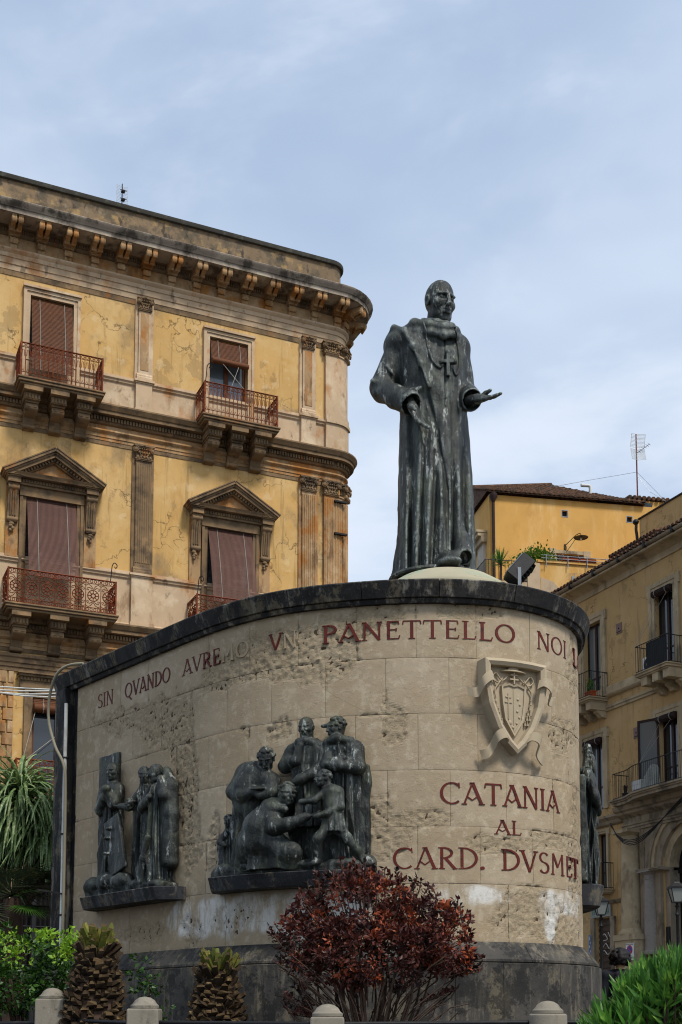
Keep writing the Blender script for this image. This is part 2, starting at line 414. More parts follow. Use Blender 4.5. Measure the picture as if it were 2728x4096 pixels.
M = dict(
    drum=mat_drum(), lava=mat_lava(), lava_rim=mat_lava('lava_rim', '201f1f', '343230', '8a847a', 0.75),
    lava_base=mat_lava('lava_base', '33312e', '504c46', '857c6b', 0.55), bronze=mat_bronze(), bronze_small=mat_bronze(False),
    joint=weathered('dark_mortar', '4a3c2c'),
    letter=weathered('red_letter_paint', '591c12', [('2a1210', 14, 0.48, 0.66, None, 0.8), ('7d5a48', 30, 0.6, 0.72, None, 0.6)], 0.6),
    stone=weathered('carved_limestone', 'a89980', [('7d6b50', 3, 0.56, 0.76, (1, 1, 0.3), 0.6), ('c4b8a2', 5, 0.6, 0.75, None, 0.5)], 0.85, ((40, 0.25, 0.006),)),
    plinth=weathered('plinth_stone', 'a39c84', [('7d9a84', 2.2, 0.48, 0.68, None, 0.75), ('6d6653', 4, 0.55, 0.72, None, 0.7)], 0.85),
    stucco=weathered('ochre_stucco', 'c39c60', [('cfae78', 0.7, 0.42, 0.66, None, 0.7), ('ac8145', 1.3, 0.52, 0.72, (1, 1, 0.35), 0.7), ('7d6a50', 0.5, 0.52, 0.66, (1, 1, 0.7), 0.75), ('b5883f', 2.6, 0.56, 0.7, None, 0.45), ('d8bf94', 3.5, 0.6, 0.74, (1, 1, 0.4), 0.4), ('8b6f44', 6.0, 0.55, 0.68, (1, 1, 0.06), 0.5), ('7a664a', 1.2, 0.585, 0.61, (1, 1, 0.8), 0.35), ('d9c39c', 2.0, 0.61, 0.64, None, 0.3)], 0.9, ((9, 0.2, 0.02), (60, 0.15, 0.004)), 0.06, crack=(0.5, '5d4a30')),
    trim=weathered('dirty_trim_stone', 'a5855f', [('c0a480', 2.2, 0.5, 0.66, None, 0.75), ('a0662a', 1.5, 0.46, 0.62, (1, 1, 0.7), 0.85), ('6a4f35', 3.0, 0.50, 0.66, (1, 1, 0.35), 0.75), ('3c342b', 3.0, 0.6, 0.72, (1, 1, 0.5), 0.6)], 0.9, ((25, 0.35, 0.012),), 0.12),
    trim_light=weathered('pale_trim_stone', 'bba182', [('d4c0a2', 1.6, 0.5, 0.72, None, 0.7), ('86694a', 2.6, 0.54, 0.7, (1, 1, 0.4), 0.7), ('a4682c', 1.6, 0.52, 0.66, (1, 1, 0.6), 0.6), ('4f4336', 4.0, 0.58, 0.68, (1, 1, 0.5), 0.6)], 0.9, ((25, 0.3, 0.01),), 0.1),
    trim_dark=weathered('sooty_trim_stone', '7d664b', [('a3835c', 1.8, 0.52, 0.7, None, 0.7), ('4c4033', 2.4, 0.46, 0.66, None, 0.8), ('a5611f', 1.6, 0.58, 0.7, (1, 1, 0.5), 0.6)], 0.9, ((25, 0.35, 0.012),), 0.12),
    cornice=weathered('grey_cornice_stone', '97897a', [('bdb29c', 1.4, 0.5, 0.68, None, 0.8), ('3d3830', 2.2, 0.46, 0.64, (1, 1, 0.7), 0.85)], 0.9, ((20, 0.4, 0.015),), 0.12),
    parapet=weathered('lichened_parapet', '7d6a53', [('5a5143', 2.0, 0.44, 0.58, None, 0.85), ('a88a5c', 2.7, 0.52, 0.66, None, 0.7), ('3a3732', 3.6, 0.54, 0.64, (1, 1, 0.5), 0.85), ('8f8a7c', 3.3, 0.6, 0.72, None, 0.5)], 0.95, ((14, 0.35, 0.02),), 0.15),
    coping=weathered('dark_coping', '3c3a34', [('5f5f55', 4, 0.5, 0.7, None, 0.7)], 0.95),
    rust=weathered('rusted_iron', '6a2f17', [('8f4a22', 6, 0.48, 0.66, None, 0.8), ('3a1a0e', 9, 0.5, 0.7, None, 0.7)], 0.8, ((60, 0.3, 0.004),)),
    iron=weathered('black_iron', '1a1a1b', [('2f2c2a', 9, 0.5, 0.7, None, 0.7)], 0.55),
    wood=weathered('brown_wood', '5b3620', [('3b2114', 5, 0.5, 0.7, (1, 1, 0.2), 0.7)], 0.6),
    wood_dark=weathered('dark_wood', '2c1b18', [('1a1010', 5, 0.5, 0.7, (1, 1, 0.2), 0.7)], 0.6),
    blind=weathered('mauve_blind', '5e4238', [('6d5147', 1.5, 0.5, 0.7, (1, 1, 3), 0.6)], 0.75, ()),
    blind_brown=weathered('brown_blind', '5c3418', [('3a2212', 3, 0.5, 0.7, (1, 1, 4), 0.8), ('744726', 5, 0.55, 0.7, (1, 1, 6), 0.6)], 0.7, ()),
    cord=weathered('pale_cord', '8f897f', (), 0.8, ()),
    glass=mat_glass('dark_glass', '20262a'), glass_pale=mat_glass('curtained_glass', '5b6468', 0.12),
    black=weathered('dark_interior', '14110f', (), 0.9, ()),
    metal=weathered('grey_metal', '8b8f92', [('5d5f60', 8, 0.5, 0.7, None, 0.6)], 0.45, (), metal=0.6),
    white=weathered('white_plastic', 'c9c9c2', [('a4a196', 5, 0.5, 0.7, None, 0.6)], 0.5, ()),
    stucco_r=weathered('tan_stucco', 'b39566', [('c0a378', 0.8, 0.45, 0.7, None, 0.6), ('987a52', 1.2, 0.55, 0.75, (1, 1, 0.4), 0.5), ('7f6a4c', 5.0, 0.56, 0.68, (1, 1, 0.07), 0.5), ('8d7450', 1.5, 0.60, 0.625, None, 0.5)], 0.9, ((8, 0.2, 0.02),), 0.06, crack=(0.5, '5d4a30')),
    trim_r=weathered('grey_limestone_trim', 'a8977a', [('c3b596', 1.5, 0.5, 0.7, None, 0.6), ('6f6250', 2.2, 0.5, 0.68, (1, 1, 0.4), 0.75), ('3f3a33', 3.0, 0.6, 0.72, (1, 1, 0.5), 0.6)], 0.9, ((22, 0.35, 0.012),), 0.12),
    trim_r2=weathered('grimy_limestone', '8c7f6b', [('a99c86', 1.6, 0.5, 0.7, None, 0.6), ('574e42', 2.0, 0.48, 0.66, (1, 1, 0.5), 0.8)], 0.9, ((22, 0.35, 0.012),), 0.12),
    stucco_y=weathered('saffron_stucco', 'c89a54', [('d8b67c', 0.8, 0.48, 0.66, (1, 1, 0.25), 0.8), ('b07f3c', 0.9, 0.55, 0.7, (1, 1, 0.5), 0.5), ('ecd2a0', 2.2, 0.6, 0.72, (1, 1, 0.15), 0.6)], 0.9, ((8, 0.15, 0.02),), 0.06),
    stucco_p=weathered('peeled_plaster', 'b9a488', [('8d7a61', 1.6, 0.5, 0.68, None, 0.7), ('d6a95c', 1.0, 0.56, 0.62, None, 0.9)], 0.9),
    tiles=mat_tiles(), ground=mat_ground(),
    terracotta=weathered('terracotta', '9c4a2a', [('6f3420', 5, 0.5, 0.7, None, 0.6)], 0.85),
    bollard=weathered('bollard_stone', '7f786b', [('524d43', 5, 0.48, 0.68, (1, 1, 0.4), 0.75), ('a39a8a', 7, 0.55, 0.7, None, 0.6), ('3a362f', 9, 0.6, 0.72, None, 0.6)], 0.9, ((35, 0.4, 0.008),)),
    soil=weathered('bed_soil', '2a2119', [('41352a', 6, 0.5, 0.7, None, 0.6)], 1.0, ((20, 0.6, 0.03),)),
    bark=weathered('grey_bark', '4a3a30', [('2c211b', 9, 0.5, 0.7, (1, 1, 0.3), 0.8)], 0.95),
    husk=weathered('dry_leaf_base', '35281a', [('5e4a30', 9, 0.5, 0.7, None, 0.8), ('20180f', 7, 0.46, 0.62, None, 0.85)], 0.85),
    husk_end=weathered('cut_leaf_end', '4c3c25', [('7d6742', 12, 0.54, 0.68, None, 0.8), ('2f2416', 9, 0.46, 0.62, None, 0.85)], 0.9),
    husk_green=weathered('green_leaf_base', '565a22', [('94803c', 9, 0.5, 0.7, None, 0.7), ('3e4a1c', 6, 0.5, 0.68, None, 0.7)], 0.7),
    leaf_red=leafmat('burgundy_leaves', '371b19', '55281f', '7d4430', 3.0, 0.5, 0.18),
    leaf_hedge=leafmat('hedge_leaves', '1f3a14', '35561c', '4f7426', 3.0, 0.38, 0.2),
    leaf_new=leafmat('new_hedge_leaves', '5d8a22', '83a82c', 'aec23f', 3.0, 0.45, 0.3),
    leaf_young=leafmat('young_red_leaves', '7a3220', '9c4a28', 'b56a3c', 4.0, 0.5, 0.2),
    leaf_ole=leafmat('oleander_leaves', '2c5420', '4f8030', '86ae48', 2.0, 0.4, 0.25),
    leaf_yucca=leafmat('arching_blades', '4a6238', '789058', 'b9c084', 3.4, 0.4, 0.2),
    leaf_dark=leafmat('dark_fan_leaves', '1f2a1a', '35422a', '6b6640', 2.0, 0.55, 0.15),
    leaf_fresh=leafmat('fresh_creeper', '33551f', '5d8a2c', '92a83f', 3.0, 0.45, 0.25),
    hair=weathered('dark_hair', '120d0c', (), 0.6, ((60, 0.5, 0.01),)),
    cloth=weathered('dark_coat', '1c1d24', (), 0.9), skin=weathered('skin', 'b98a70', (), 0.6, ()),
    paper=weathered('white_sign', 'd2d4d2', (), 0.5, ()), blue=weathered('sign_blue', '1c3f9a', (), 0.45, ()), red=weathered('sign_red', 'b3262a', (), 0.45, ()),
    ink=weathered('sign_ink', '16181a', (), 0.6, ()), teal=weathered('sign_teal', '1f6a5c', (), 0.6, ()), gray=weathered('grey_sign', '8f938d', [('6d6a60', 5, 0.5, 0.7, None, 0.5)], 0.7, ()),
    shutter=weathered('brown_shutter', '4f4034', [('2f2721', 3, 0.5, 0.7, None, 0.7)], 0.7), bluepaint=weathered('blue_spray', '3a6fb0', [('c9d3dc', 9, 0.52, 0.6, None, 0.9)], 0.7, ()),
)
# ---------------------------------------------------------------- ground
gmb = MB().quad((-1500, -400, 0), (1500, -400, 0), (1500, 2600, 0), (-1500, 2600, 0))
tag(gmb.build('ground', M['ground']), kind='structure')
bed = MB()
bed.box(-7.5, 5.2, 10.6, 19.5, 0.004, 0.16)
tag(bevel(bed.build('planting_bed', M['soil']), 0.02), kind='structure')

pv = MB(); pv.box(3.62, 8.6, 12.5, 46, .004, .16); pv.box(3.46, 3.615, 12.5, 46, .004, .15)
tag(bevel(pv.build('pavement', M['ground']), .015), kind='structure')
# ---------------------------------------------------------------- monument: plan of the curved wall
CP = [(-5.2, 19.05), (-4.6, 18.28), (-4.03, 17.57), (-3.5, 16.94), (-3.05, 16.41), (-2.6, 15.87), (-2.12, 15.3), (-1.6, 14.71), (-1.0, 14.21), (-.42, 13.93), (.1, 13.8), (.55, 13.71), (1.0, 13.67), (1.45, 13.7), (1.9, 13.81), (2.3, 14.02), (2.66, 14.32), (2.93, 14.68), (3.1, 15.1), (3.19, 15.6), (3.2, 16.15), (3.1, 16.75), (2.88, 17.35), (2.5, 17.9), (2.0, 18.35), (1.4, 18.65), (.8, 18.8)]
def bspline(cp, n=16):
    cp = np.array(cp); out = []
    for i in range(len(cp) - 3):
        p = cp[i:i + 4]
        for j in range(n):
            t = j / n
            out.append((np.array([(1 - t) ** 3, 3 * t ** 3 - 6 * t ** 2 + 4, -3 * t ** 3 + 3 * t ** 2 + 3 * t + 1, t ** 3]) / 6) @ p)
    return np.array(out)
RIM = bspline(CP)
_T = np.gradient(RIM, axis=0); _T /= np.linalg.norm(_T, axis=1)[:, None]
NRM = np.stack([_T[:, 1], -_T[:, 0]], 1)
WALL = RIM - NRM * 0.16
WA = np.concatenate([[0], np.cumsum(np.linalg.norm(np.diff(WALL, axis=0), axis=1))])
WLEN = float(WA[-1])
def wpt(a, o, z):
    """point on the wall: a metres along it, o metres proud of it, height z"""
    x = np.interp(a, WA, WALL[:, 0]); y = np.interp(a, WA, WALL[:, 1])
    nx = np.interp(a, WA, NRM[:, 0]); ny = np.interp(a, WA, NRM[:, 1])
    return (float(x + nx * o), float(y + ny * o), z)
def wpts(A, O, Z):
    nx = np.interp(A, WA, NRM[:, 0]); ny = np.interp(A, WA, NRM[:, 1])
    return np.stack([np.interp(A, WA, WALL[:, 0]) + nx * O, np.interp(A, WA, WALL[:, 1]) + ny * O, Z], 1)

mon = thing('monument', 'curved pale limestone monument wall with dark lava stone rim and red lettering', 'monument', (0, 0, 0))
A_L, A_R = 1.13, 12.9               # where the pale facing begins and ends
ROWS = [1.80, 2.45, 3.095, 3.735, 4.384, 5.03, 5.685]

def ring(mb, prof, a0, a1, step=0.09):
    """sweep a closed profile of (o, z) along the wall"""
    n = max(2, int((a1 - a0) / step)); m = len(prof)
    vs = []; fs = []
    for i in range(n + 1):
        a = a0 + (a1 - a0) * i / n
        vs += [wpt(a, o, z) for o, z in prof]
    for i in range(n):
        for j in range(m):
            k = (j + 1) % m
            fs.append((i * m + j, (i + 1) * m + j, (i + 1) * m + k, i * m + k))
    fs.append(tuple(range(m))); fs.append(tuple(n * m + j for j in range(m))[::-1])
    mb.add(vs, fs)

core = MB()
ring(core, [(-0.42, 0.1), (-0.022, 0.1), (-0.022, 5.70), (-0.42, 5.70)], A_L, A_R)
core_o = core.build('wall', M['joint'], mon)

# rough, spalled places on the facing: (a, z, half width, half height)
SPALL = [(2.2, 5.0, .7, .22), (3.2, 4.75, .55, .35), (3.95, 4.0, .22, .6), (4.1, 3.3, .2, .8), (3.7, 4.45, .3, .3), (4.7, 5.15, .6, .3), (5.4, 5.25, .5, .35), (6.1, 5.1, .45, .4), (6.7, 5.5, .5, .15), (5.6, 4.3, .3, .25), (4.6, 3.0, .12, .5), (6.75, 3.2, .3, .4), (6.9, 2.9, .3, .25), (7.0, 4.2, .18, .3), (7.4, 3.2, .25, .12), (8.1, 2.9, .5, .1), (8.5, 2.15, .45, .33), (9.2, 2.1, .5, .35), (9.6, 3.1, .3, .8), (9.5, 4.35, .35, .2), (9.7, 2.6, .2, .8), (9.6, 5.2, .2, .5), (2.9, 2.05, .8, .15), (4.2, 2.0, .3, .2), (4.9, 2.1, .4, .25), (9.1, 4.2, .25, .3), (8.9, 3.0, .4, .12), (7.9, 5.58, .6, .08)]
LIME = [(4.5, 2.15, .45, .3), (5.5, 2.15, .7, .28), (7.9, 2.33, .5, .14), (9.3, 2.3, .5, .2), (8.9, 2.1, .12, .3), (3.9, 2.2, .3, .25), (6.3, 2.1, .5, .3)]
def fbm(x, y, z, f):
    return noise.fractal(Vector((x * f, y * f, z * f)), 0.7, 2.0, 5)
def field(a, z, spots):
    v = 0.0
    for sa, sz, wa, wz in spots:
        d = ((a - sa) / wa) ** 2 + ((z - sz) / wz) ** 2
        if d < 6: v += math.exp(-d * 1.1)
    return v
def sstep(a, b, x):
    t = min(1, max(0, (x - a) / (b - a))); return t * t * (3 - 2 * t)

def make_block(a0, a1, z0, z1, rnd):
    gap = 0.0018
    a0 += gap; a1 -= gap; z0 += gap; z1 -= gap
    st = 0.02 if a1 < 10.3 else 0.12
    nu = max(2, int((a1 - a0) / st)); nv = max(2, int((z1 - z0) / st))
    lift = rnd.uniform(-0.003, 0.002)
    A = []; O = []; Z = []; wear = []; lime = []
    for j in range(nv + 1):
        for i in range(nu + 1):
            a = a0 + (a1 - a0) * i / nu; z = z0 + (z1 - z0) * j / nv
            n1 = fbm(a, z, 0.3, 2.1)
            s = field(a, z, SPALL)
            ed = min(a - a0, a1 - a, (z - z0), (z1 - z))
            w = sstep(0.44, 0.54, s * 0.9 + n1 * 0.34 + 0.06 * fbm(a, z, 2.0, 11.0) + 0.34 * math.exp(-ed / 0.035) * (0.5 + fbm(a, z, 9.0, 1.6)))
            o = lift
            if w > 0:
                o -= w * (0.013 + 0.010 * fbm(a, z, 4.0, 9.0) + 0.014 * fbm(a, z, 1.0, 22.0))
            o += 0.0016 * fbm(a, z, 7.0, 14.0)
            if ed < 0.012: o -= 0.0022
            A.append(a); Z.append(z); O.append(o); wear.append(w)
            lime.append(sstep(0.3, 0.6, field(a, z, LIME) + n1 * 0.3))
    P = wpts(np.array(A), np.array(O), np.array(Z)).tolist()
    fs = []
    for j in range(nv):
        for i in range(nu):
            k = j * (nu + 1) + i
            fs.append((k, k + 1, k + nu + 2, k + nu + 1))
    # returns into the wall
    ringi = [i for i in range(nu + 1)] + [j * (nu + 1) + nu for j in range(1, nv + 1)] + [nv * (nu + 1) + i for i in range(nu - 1, -1, -1)] + [j * (nu + 1) for j in range(nv - 1, 0, -1)]
    b = len(P)
    for k in ringi:
        P.append(wpt(A[k], -0.03, Z[k])); wear.append(0.0); lime.append(0.0)
    m = len(ringi)
    for q in range(m):
        r = (q + 1) % m
        fs.append((ringi[q], b + q, b + r, ringi[r]))
    me = bpy.data.meshes.new('stone_block')
    me.from_pydata(P, [], fs)
    me.shade_smooth(); me.set_sharp_from_angle(angle=R(50))
    for nm, dat in (('wear', wear), ('lime', lime)):
        at = me.attributes.new(nm, 'FLOAT', 'POINT')
        at.data.foreach_set('value', dat)
    me.materials.append(M['drum'])
    return me

rb = random.Random(3)
for r in range(6):
    z0, z1 = ROWS[r], ROWS[r + 1]
    off = 7.25 if r % 2 == 1 else 6.90
    cuts = [A_L]
    k = off - 0.703 * 12
    while k < A_R - 0.2:
        if k > A_L + 0.2: cuts.append(k + rb.uniform(-0.02, 0.02))
        k += 0.703
    cuts.append(A_R)
    for a0, a1 in zip(cuts[:-1], cuts[1:]):
        link('stone_block', make_block(a0, a1, z0, z1, rb), core_o)

# rim: dark cap stones with sloping face, and a thin moulding beneath
k = 0.62; first = True
rim_cuts = [0.62]
while k < 13.7:
    k += 0.86; rim_cuts.append(min(k, 13.85))
rim_core = MB()
ring(rim_core, [(-0.40, 5.655), (0.055, 5.655), (0.075, 5.70), (-0.40, 5.71)], 1.02, 13.8)
rim_o = rim_core.build('rim', M['lava_rim'], mon, smooth=35)
for a0, a1 in zip(rim_cuts[:-1], rim_cuts[1:]):
    mb = MB()
    ring(mb, [(-0.45, 5.705), (0.085, 5.705), (0.10, 5.71), (0.158, 5.885), (0.15, 5.90), (-0.45, 5.90)], a0 + 0.004, a1 - 0.004, 0.07)
    mb.build('cap_stone', M['lava_rim'], rim_o, smooth=35)
roof = MB()
inner = [wpt(a, -0.3, 0) for a in np.linspace(0.7, 13.8, 60)]
roof.add([(p[0], p[1], 5.84) for p in inner], [tuple(range(60))])
roof.add([(p[0], p[1], 5.6) for p in inner], [tuple(range(60))[::-1]])
roof.build('roof_slab', M['lava'], mon)

# dark pier that ends the wall
pier = MB(); ring(pier, [(-0.42, 0.1), (0.11, 0.1), (0.11, 5.70), (-0.42, 5.70)], 0.66, 0.965, 0.06)
pier_o = pier.build('end_pier', M['lava_rim'], mon)
pj = MB(); ring(pj, [(-0.4, 0.1), (-0.03, 0.1), (-0.03, 5.66), (-0.4, 5.66)], 0.965, A_L - 0.002, 0.05)
pj.build('recess', M['lava_rim'], mon)

# base: sloping plinth stones over upright dark slabs
bcore = MB(); ring(bcore, [(-0.4, 0.1), (0.15, 0.1), (0.15, 1.55), (-0.02, 1.78), (-0.4, 1.78)], 0.7, 13.8)
b_o = bcore.build('base', M['joint'], mon)
k = 0.66
while k < 13.6:
    k1 = min(k + 1.30, 13.8)
    mb = MB(); ring(mb, [(-0.1, 1.562), (0.175, 1.562), (0.19, 1.575), (0.19, 1.60), (0.03, 1.80), (-0.1, 1.803)], k + .003, k1 - .003, 0.07)
    mb.build('sloping_stone', M['lava_base'], b_o, smooth=30)
    k = k1
k = 0.7; rb = random.Random(5)
while k < 13.6:
    k1 = min(k + rb.choice([0.5, 0.62, 0.7]), 13.8)
    mb = MB(); ring(mb, [(-0.1, 0.1), (0.215 + rb.uniform(0, .004), 0.1), (0.215 + rb.uniform(0, .004), 1.553), (0.20, 1.56), (-0.1, 1.56)], k + .002, k1 - .002, 0.07)
    mb.build('base_slab', M['lava_base'], b_o, smooth=30)
    k = k1

# shelves for the bronze groups
def shelf(a0, a1, d, z0, z1, cut=0.18):
    mb = MB()
    n = 24; P = []
    for i in range(n + 1):
        a = a0 + (a1 - a0) * i / n
        e = min(1, min(a - a0, a1 - a) / cut) if cut else 1
        dd = d * (0.45 + 0.55 * e)
        P.append((a, dd))
    vs = []
    for a, dd in P:
        vs += [wpt(a, -0.05, z0), wpt(a, dd - 0.05, z0), wpt(a, dd, z1 - 0.01), wpt(a, dd - 0.01, z1), wpt(a, -0.05, z1)]
    fs = []
    for i in range(n):
        for j in range(5):
            k2 = (j + 1) % 5
            fs.append((i * 5 + j, (i + 1) * 5 + j, (i + 1) * 5 + k2, i * 5 + k2))
    fs += [tuple(range(5)), tuple(n * 5 + j for j in range(5))[::-1]]
    mb.add(vs, fs)
    return mb.build('shelf', M['lava'], mon, smooth=30)
shelf(1.80, 4.02, 0.36, 2.41, 2.57)
shelf(4.70, 6.86, 0.36, 2.42, 2.58)
shelf(10.0, 11.9, 0.27, 2.34, 2.60)

# ---------------------------------------------------------------- letters cut in Roman capitals
TK, TN = 0.125, 0.06
def glyph(ch):
    """advance width and strokes ('s',x0,y0,x1,y1,w) straight or ('a',cx,cy,rx,ry,deg0,deg1,w) arc; ('f',x,y,w) serif"""
    s = []
    def st(x0, y0, x1, y1, w=TK): s.append(('s', x0, y0, x1, y1, w))
    def ar(cx, cy, rx, ry, d0, d1, w=TK): s.append(('a', cx, cy, rx, ry, d0, d1, w))
    def sf(x, y, w=0.26): s.append(('f', x, y, w))
    if ch == 'I': st(.15, 0, .15, 1); sf(.15, 0); sf(.15, 1); return .30, s
    if ch == 'L': st(.15, 0, .15, 1); st(.15, .03, .55, .03, .06); st(.53, .03, .58, .2, .05); sf(.15, 1); sf(.13, 0, .2); return .60, s
    if ch == 'E': st(.15, 0, .15, 1); st(.15, .97, .55, .97, .06); st(.15, .52, .46, .52, .06); st(.15, .03, .56, .03, .06); st(.54, .97, .56, .8, .05); st(.56, .03, .6, .2, .05); st(.46, .44, .46, .6, .05); return .62, s
    if ch == 'T': st(.36, 0, .36, 1); st(.02, .965, .70, .965, .065); st(.02, .97, .0, .78, .05); st(.70, .97, .72, .78, .05); sf(.36, 0); return .72, s
    if ch == 'N': st(.12, 0, .12, 1, .08); st(.12, 1, .72, 0); st(.72, 0, .72, 1, .08); sf(.12, 0, .22); sf(.72, 1, .22); sf(.10, 1, .18); return .84, s
    if ch == 'V': st(.02, 1, .38, 0); st(.38, 0, .72, 1, .08); sf(.03, 1, .24); sf(.72, 1, .22); return .76, s
    if ch == 'A': st(.40, 1, .04, 0, .08); st(.40, 1, .78, 0); st(.17, .36, .38, .2, .05); st(.38, .2, .63, .40, .05); sf(.05, 0, .22); sf(.78, 0, .26); sf(.38, 1, .2); return .82, s
    if ch == 'M': st(.14, 0, .16, 1, .08); st(.16, 1, .46, .35); st(.46, .35, .78, 1, .07); st(.80, 0, .78, 1); sf(.13, 0, .22); sf(.82, 0, .26); return .95, s
    if ch == 'O': ar(.46, .5, .40, .47, 0, 360); return .92, s
    if ch == 'Q': ar(.46, .5, .40, .47, 0, 360); st(.5, .08, .86, -.22, .1); return .95, s
    if ch == 'C': ar(.48, .5, .42, .47, 48, 312); st(.77, .98, .79, .74, .05); return .84, s
    if ch == 'D': st(.15, 0, .15, 1); ar(.20, .5, .56, .47, -90, 90); sf(.1, 0, .2); sf(.1, 1, .2); return .82, s
    if ch == 'P': st(.15, 0, .15, 1); ar(.20, .74, .36, .235, -90, 90, .12); sf(.15, 0); sf(.1, 1, .18); return .62, s
    if ch == 'R': st(.15, 0, .15, 1); ar(.20, .74, .36, .235, -90, 90, .12); st(.30, .5, .70, 0); sf(.15, 0); sf(.1, 1, .18); sf(.7, 0, .2); return .74, s
    if ch == 'S': ar(.30, .75, .22, .22, 30, 270, .11); ar(.30, .27, .24, .24, -150, 90, .12); return .58, s
    if ch == 'G': ar(.48, .5, .42, .47, 48, 330); st(.80, .08, .80, .44); return .9, s
    if ch == 'F': st(.15, 0, .15, 1); st(.15, .97, .55, .97, .06); st(.15, .52, .46, .52, .06); return .58, s
    if ch == '.': ar(.1, .07, .05, .05, 0, 360, .1); return .25, s
    return .3, s

def letter_mesh(ch, height, width, place, d0=-0.012, d1=0.0055):
    """place(x,y,o) maps letter plane to the wall"""
    adv, strokes = glyph(ch)
    sx = width / adv
    mb = MB()
    lvl = 0
    def ribbon(pts, ws, closed=False):
        nonlocal lvl
        top = d1 + lvl * 0.0006; lvl += 1
        n = len(pts); L = []; Rr = []
        for i, (x, y) in enumerate(pts):
            if closed: x0, y0 = pts[i - 1]; x1, y1 = pts[(i + 1) % n]
            else: x0, y0 = pts[max(0, i - 1)]; x1, y1 = pts[min(n - 1, i + 1)]
            dx, dy = x1 - x0, y1 - y0
            q = math.hypot(dx, dy) or 1
            nx, ny = -dy / q, dx / q
            w = ws[i] * 0.5
            L.append((x + nx * w, y + ny * w)); Rr.append((x - nx * w, y - ny * w))
        vs = []; fs = []
        for i in range(n):
            for (x, y), o in ((L[i], top), (Rr[i], top), (Rr[i], d0), (L[i], d0)):
                vs.append(place(x * sx, y * height, o))
        for i in range(n if closed else n - 1):
            j = (i + 1) % n
            for k in range(4):
                l = (k + 1) % 4
                fs.append((i * 4 + k, i * 4 + l, j * 4 + l, j * 4 + k))
        if not closed: fs += [(0, 3, 2, 1), tuple((n - 1) * 4 + k for k in range(4))]
        mb.add(vs, fs)
    for q in strokes:
        if q[0] == 's':
            _, x0, y0, x1, y1, w = q
            n = 4
            ribbon([(x0 + (x1 - x0) * t / n, y0 + (y1 - y0) * t / n) for t in range(n + 1)], [w] * (n + 1))
        elif q[0] == 'f':
            _, x, y, w = q
            yy = 0.02 if y < .5 else 0.98
            ribbon([(x - w / 2, yy), (x, yy), (x + w / 2, yy)], [.04] * 3)
        else:
            _, cx, cy, rx, ry, a0, a1, w = q
            full = abs(a1 - a0) >= 360
            n = 22
            pts = []; ws = []
            for t in range(n if full else n + 1):
                a = R(a0 + (a1 - a0) * t / n)
                pts.append((cx + rx * math.cos(a), cy + ry * math.sin(a)))
                ws.append(w * (0.42 + 0.58 * abs(math.cos(a))))
            ribbon(pts, ws, full)
    return mb

def word(txt, a0, a1, z, h, mat, miss=()):
    adv = [glyph(c)[0] for c in txt]
    gap = 0.10 if len(txt) > 1 else 0
    k = (a1 - a0) / (sum(adv) + gap * (len(txt) - 1))
    a = a0
    for i, (c, w) in enumerate(zip(txt, adv)):
        if i not in miss:
            mb = letter_mesh(c, h, w * k, lambda x, y, o, a=a: wpt(a + x, o, z + y))
            mb.build('letter', mat, mon)
        a += (w + gap) * k
word('SIN', 1.73, 2.15, 5.25, .2, M['letter'])
word('QVANDO', 2.46, 3.59, 5.25, .2, M['letter'])
word('AVREMO', 3.89, 5.15, 5.25, .2, M['letter'], miss=(4, 5))
word('AVREMO', 3.89, 5.15, 5.25, .2, M['drum'], miss=(0, 1, 2, 3))
word('VN', 5.47, 5.83, 5.25, .2, M['drum'], miss=(0,))
word('VN', 5.47, 5.83, 5.25, .2, M['letter'], miss=(1,))
word('PANETTELLO', 6.15, 8.43, 5.25, .215, M['letter'])
word('NOI', 8.76, 9.36, 5.25, .215, M['letter'])
word('LO', 9.63, 10.2, 5.25, .215, M['letter'])
word('CATANIA', 7.50, 9.11, 3.345, .25, M['letter'])
word('AL', 8.14, 8.48, 3.02, .165, M['letter'])
word('CARD.', 6.97, 8.02, 2.61, .245, M['letter'])
word('DVSMET', 8.21, 9.66, 2.61, .245, M['letter'])

# ---------------------------------------------------------------- coat of arms
ca = 8.36
p0 = wpt(ca, 0, 4.50); p1 = wpt(ca + .01, 0, 4.5)
arms = thing('coat_of_arms', 'carved limestone cardinal coat of arms in a pointed frame with curling ribbons', 'coat of arms', p0, math.atan2(p1[1] - p0[1], p1[0] - p0[0]))
# local: x along wall, y into wall (so -y is proud), z up
FR = [(-.41, .50), (-.2, .515), (0, .52), (.2, .515), (.41, .50), (.405, .22), (.36, -.02), (.25, -.28), (.12, -.46), (0, -.57), (-.12, -.46), (-.25, -.28), (-.36, -.02), (-.405, .22)]
def inset(poly, d):
    n = len(poly); out = []
    for i in range(n):
        a = Vector(poly[i - 1]); b = Vector(poly[i]); c = Vector(poly[(i + 1) % n])
        e1 = (b - a).normalized(); e2 = (c - b).normalized()
        nn = (Vector((e1.y, -e1.x)) + Vector((e2.y, -e2.x)))
        nn = nn.normalized() / max(0.5, nn.length / 2)
        out.append((b.x + nn.x * d, b.y + nn.y * d))
    return out
fo = FR; fi = inset(FR, 0.075); fm = inset(FR, 0.035)
def frame_mesh(levels):
    mb = MB(); n = len(FR); vs = []
    for poly, y in levels: vs += [(x, y, z) for x, z in poly]
    fs = []
    for l in range(len(levels) - 1):
        for i in range(n):
            j = (i + 1) % n
            fs.append((l * n + i, l * n + j, (l + 1) * n + j, (l + 1) * n + i))
    return mb.add(vs, fs)
frame_mesh([(fo, .10), (fo, -.13), (fm, -.145), (fi, -.12), (fi, -.02)]).build('frame', M['stone'], arms)
MB().add([(x, -.03, z) for x, z in fi], [tuple(range(len(fi)))]).build('field', M['stone'], arms)
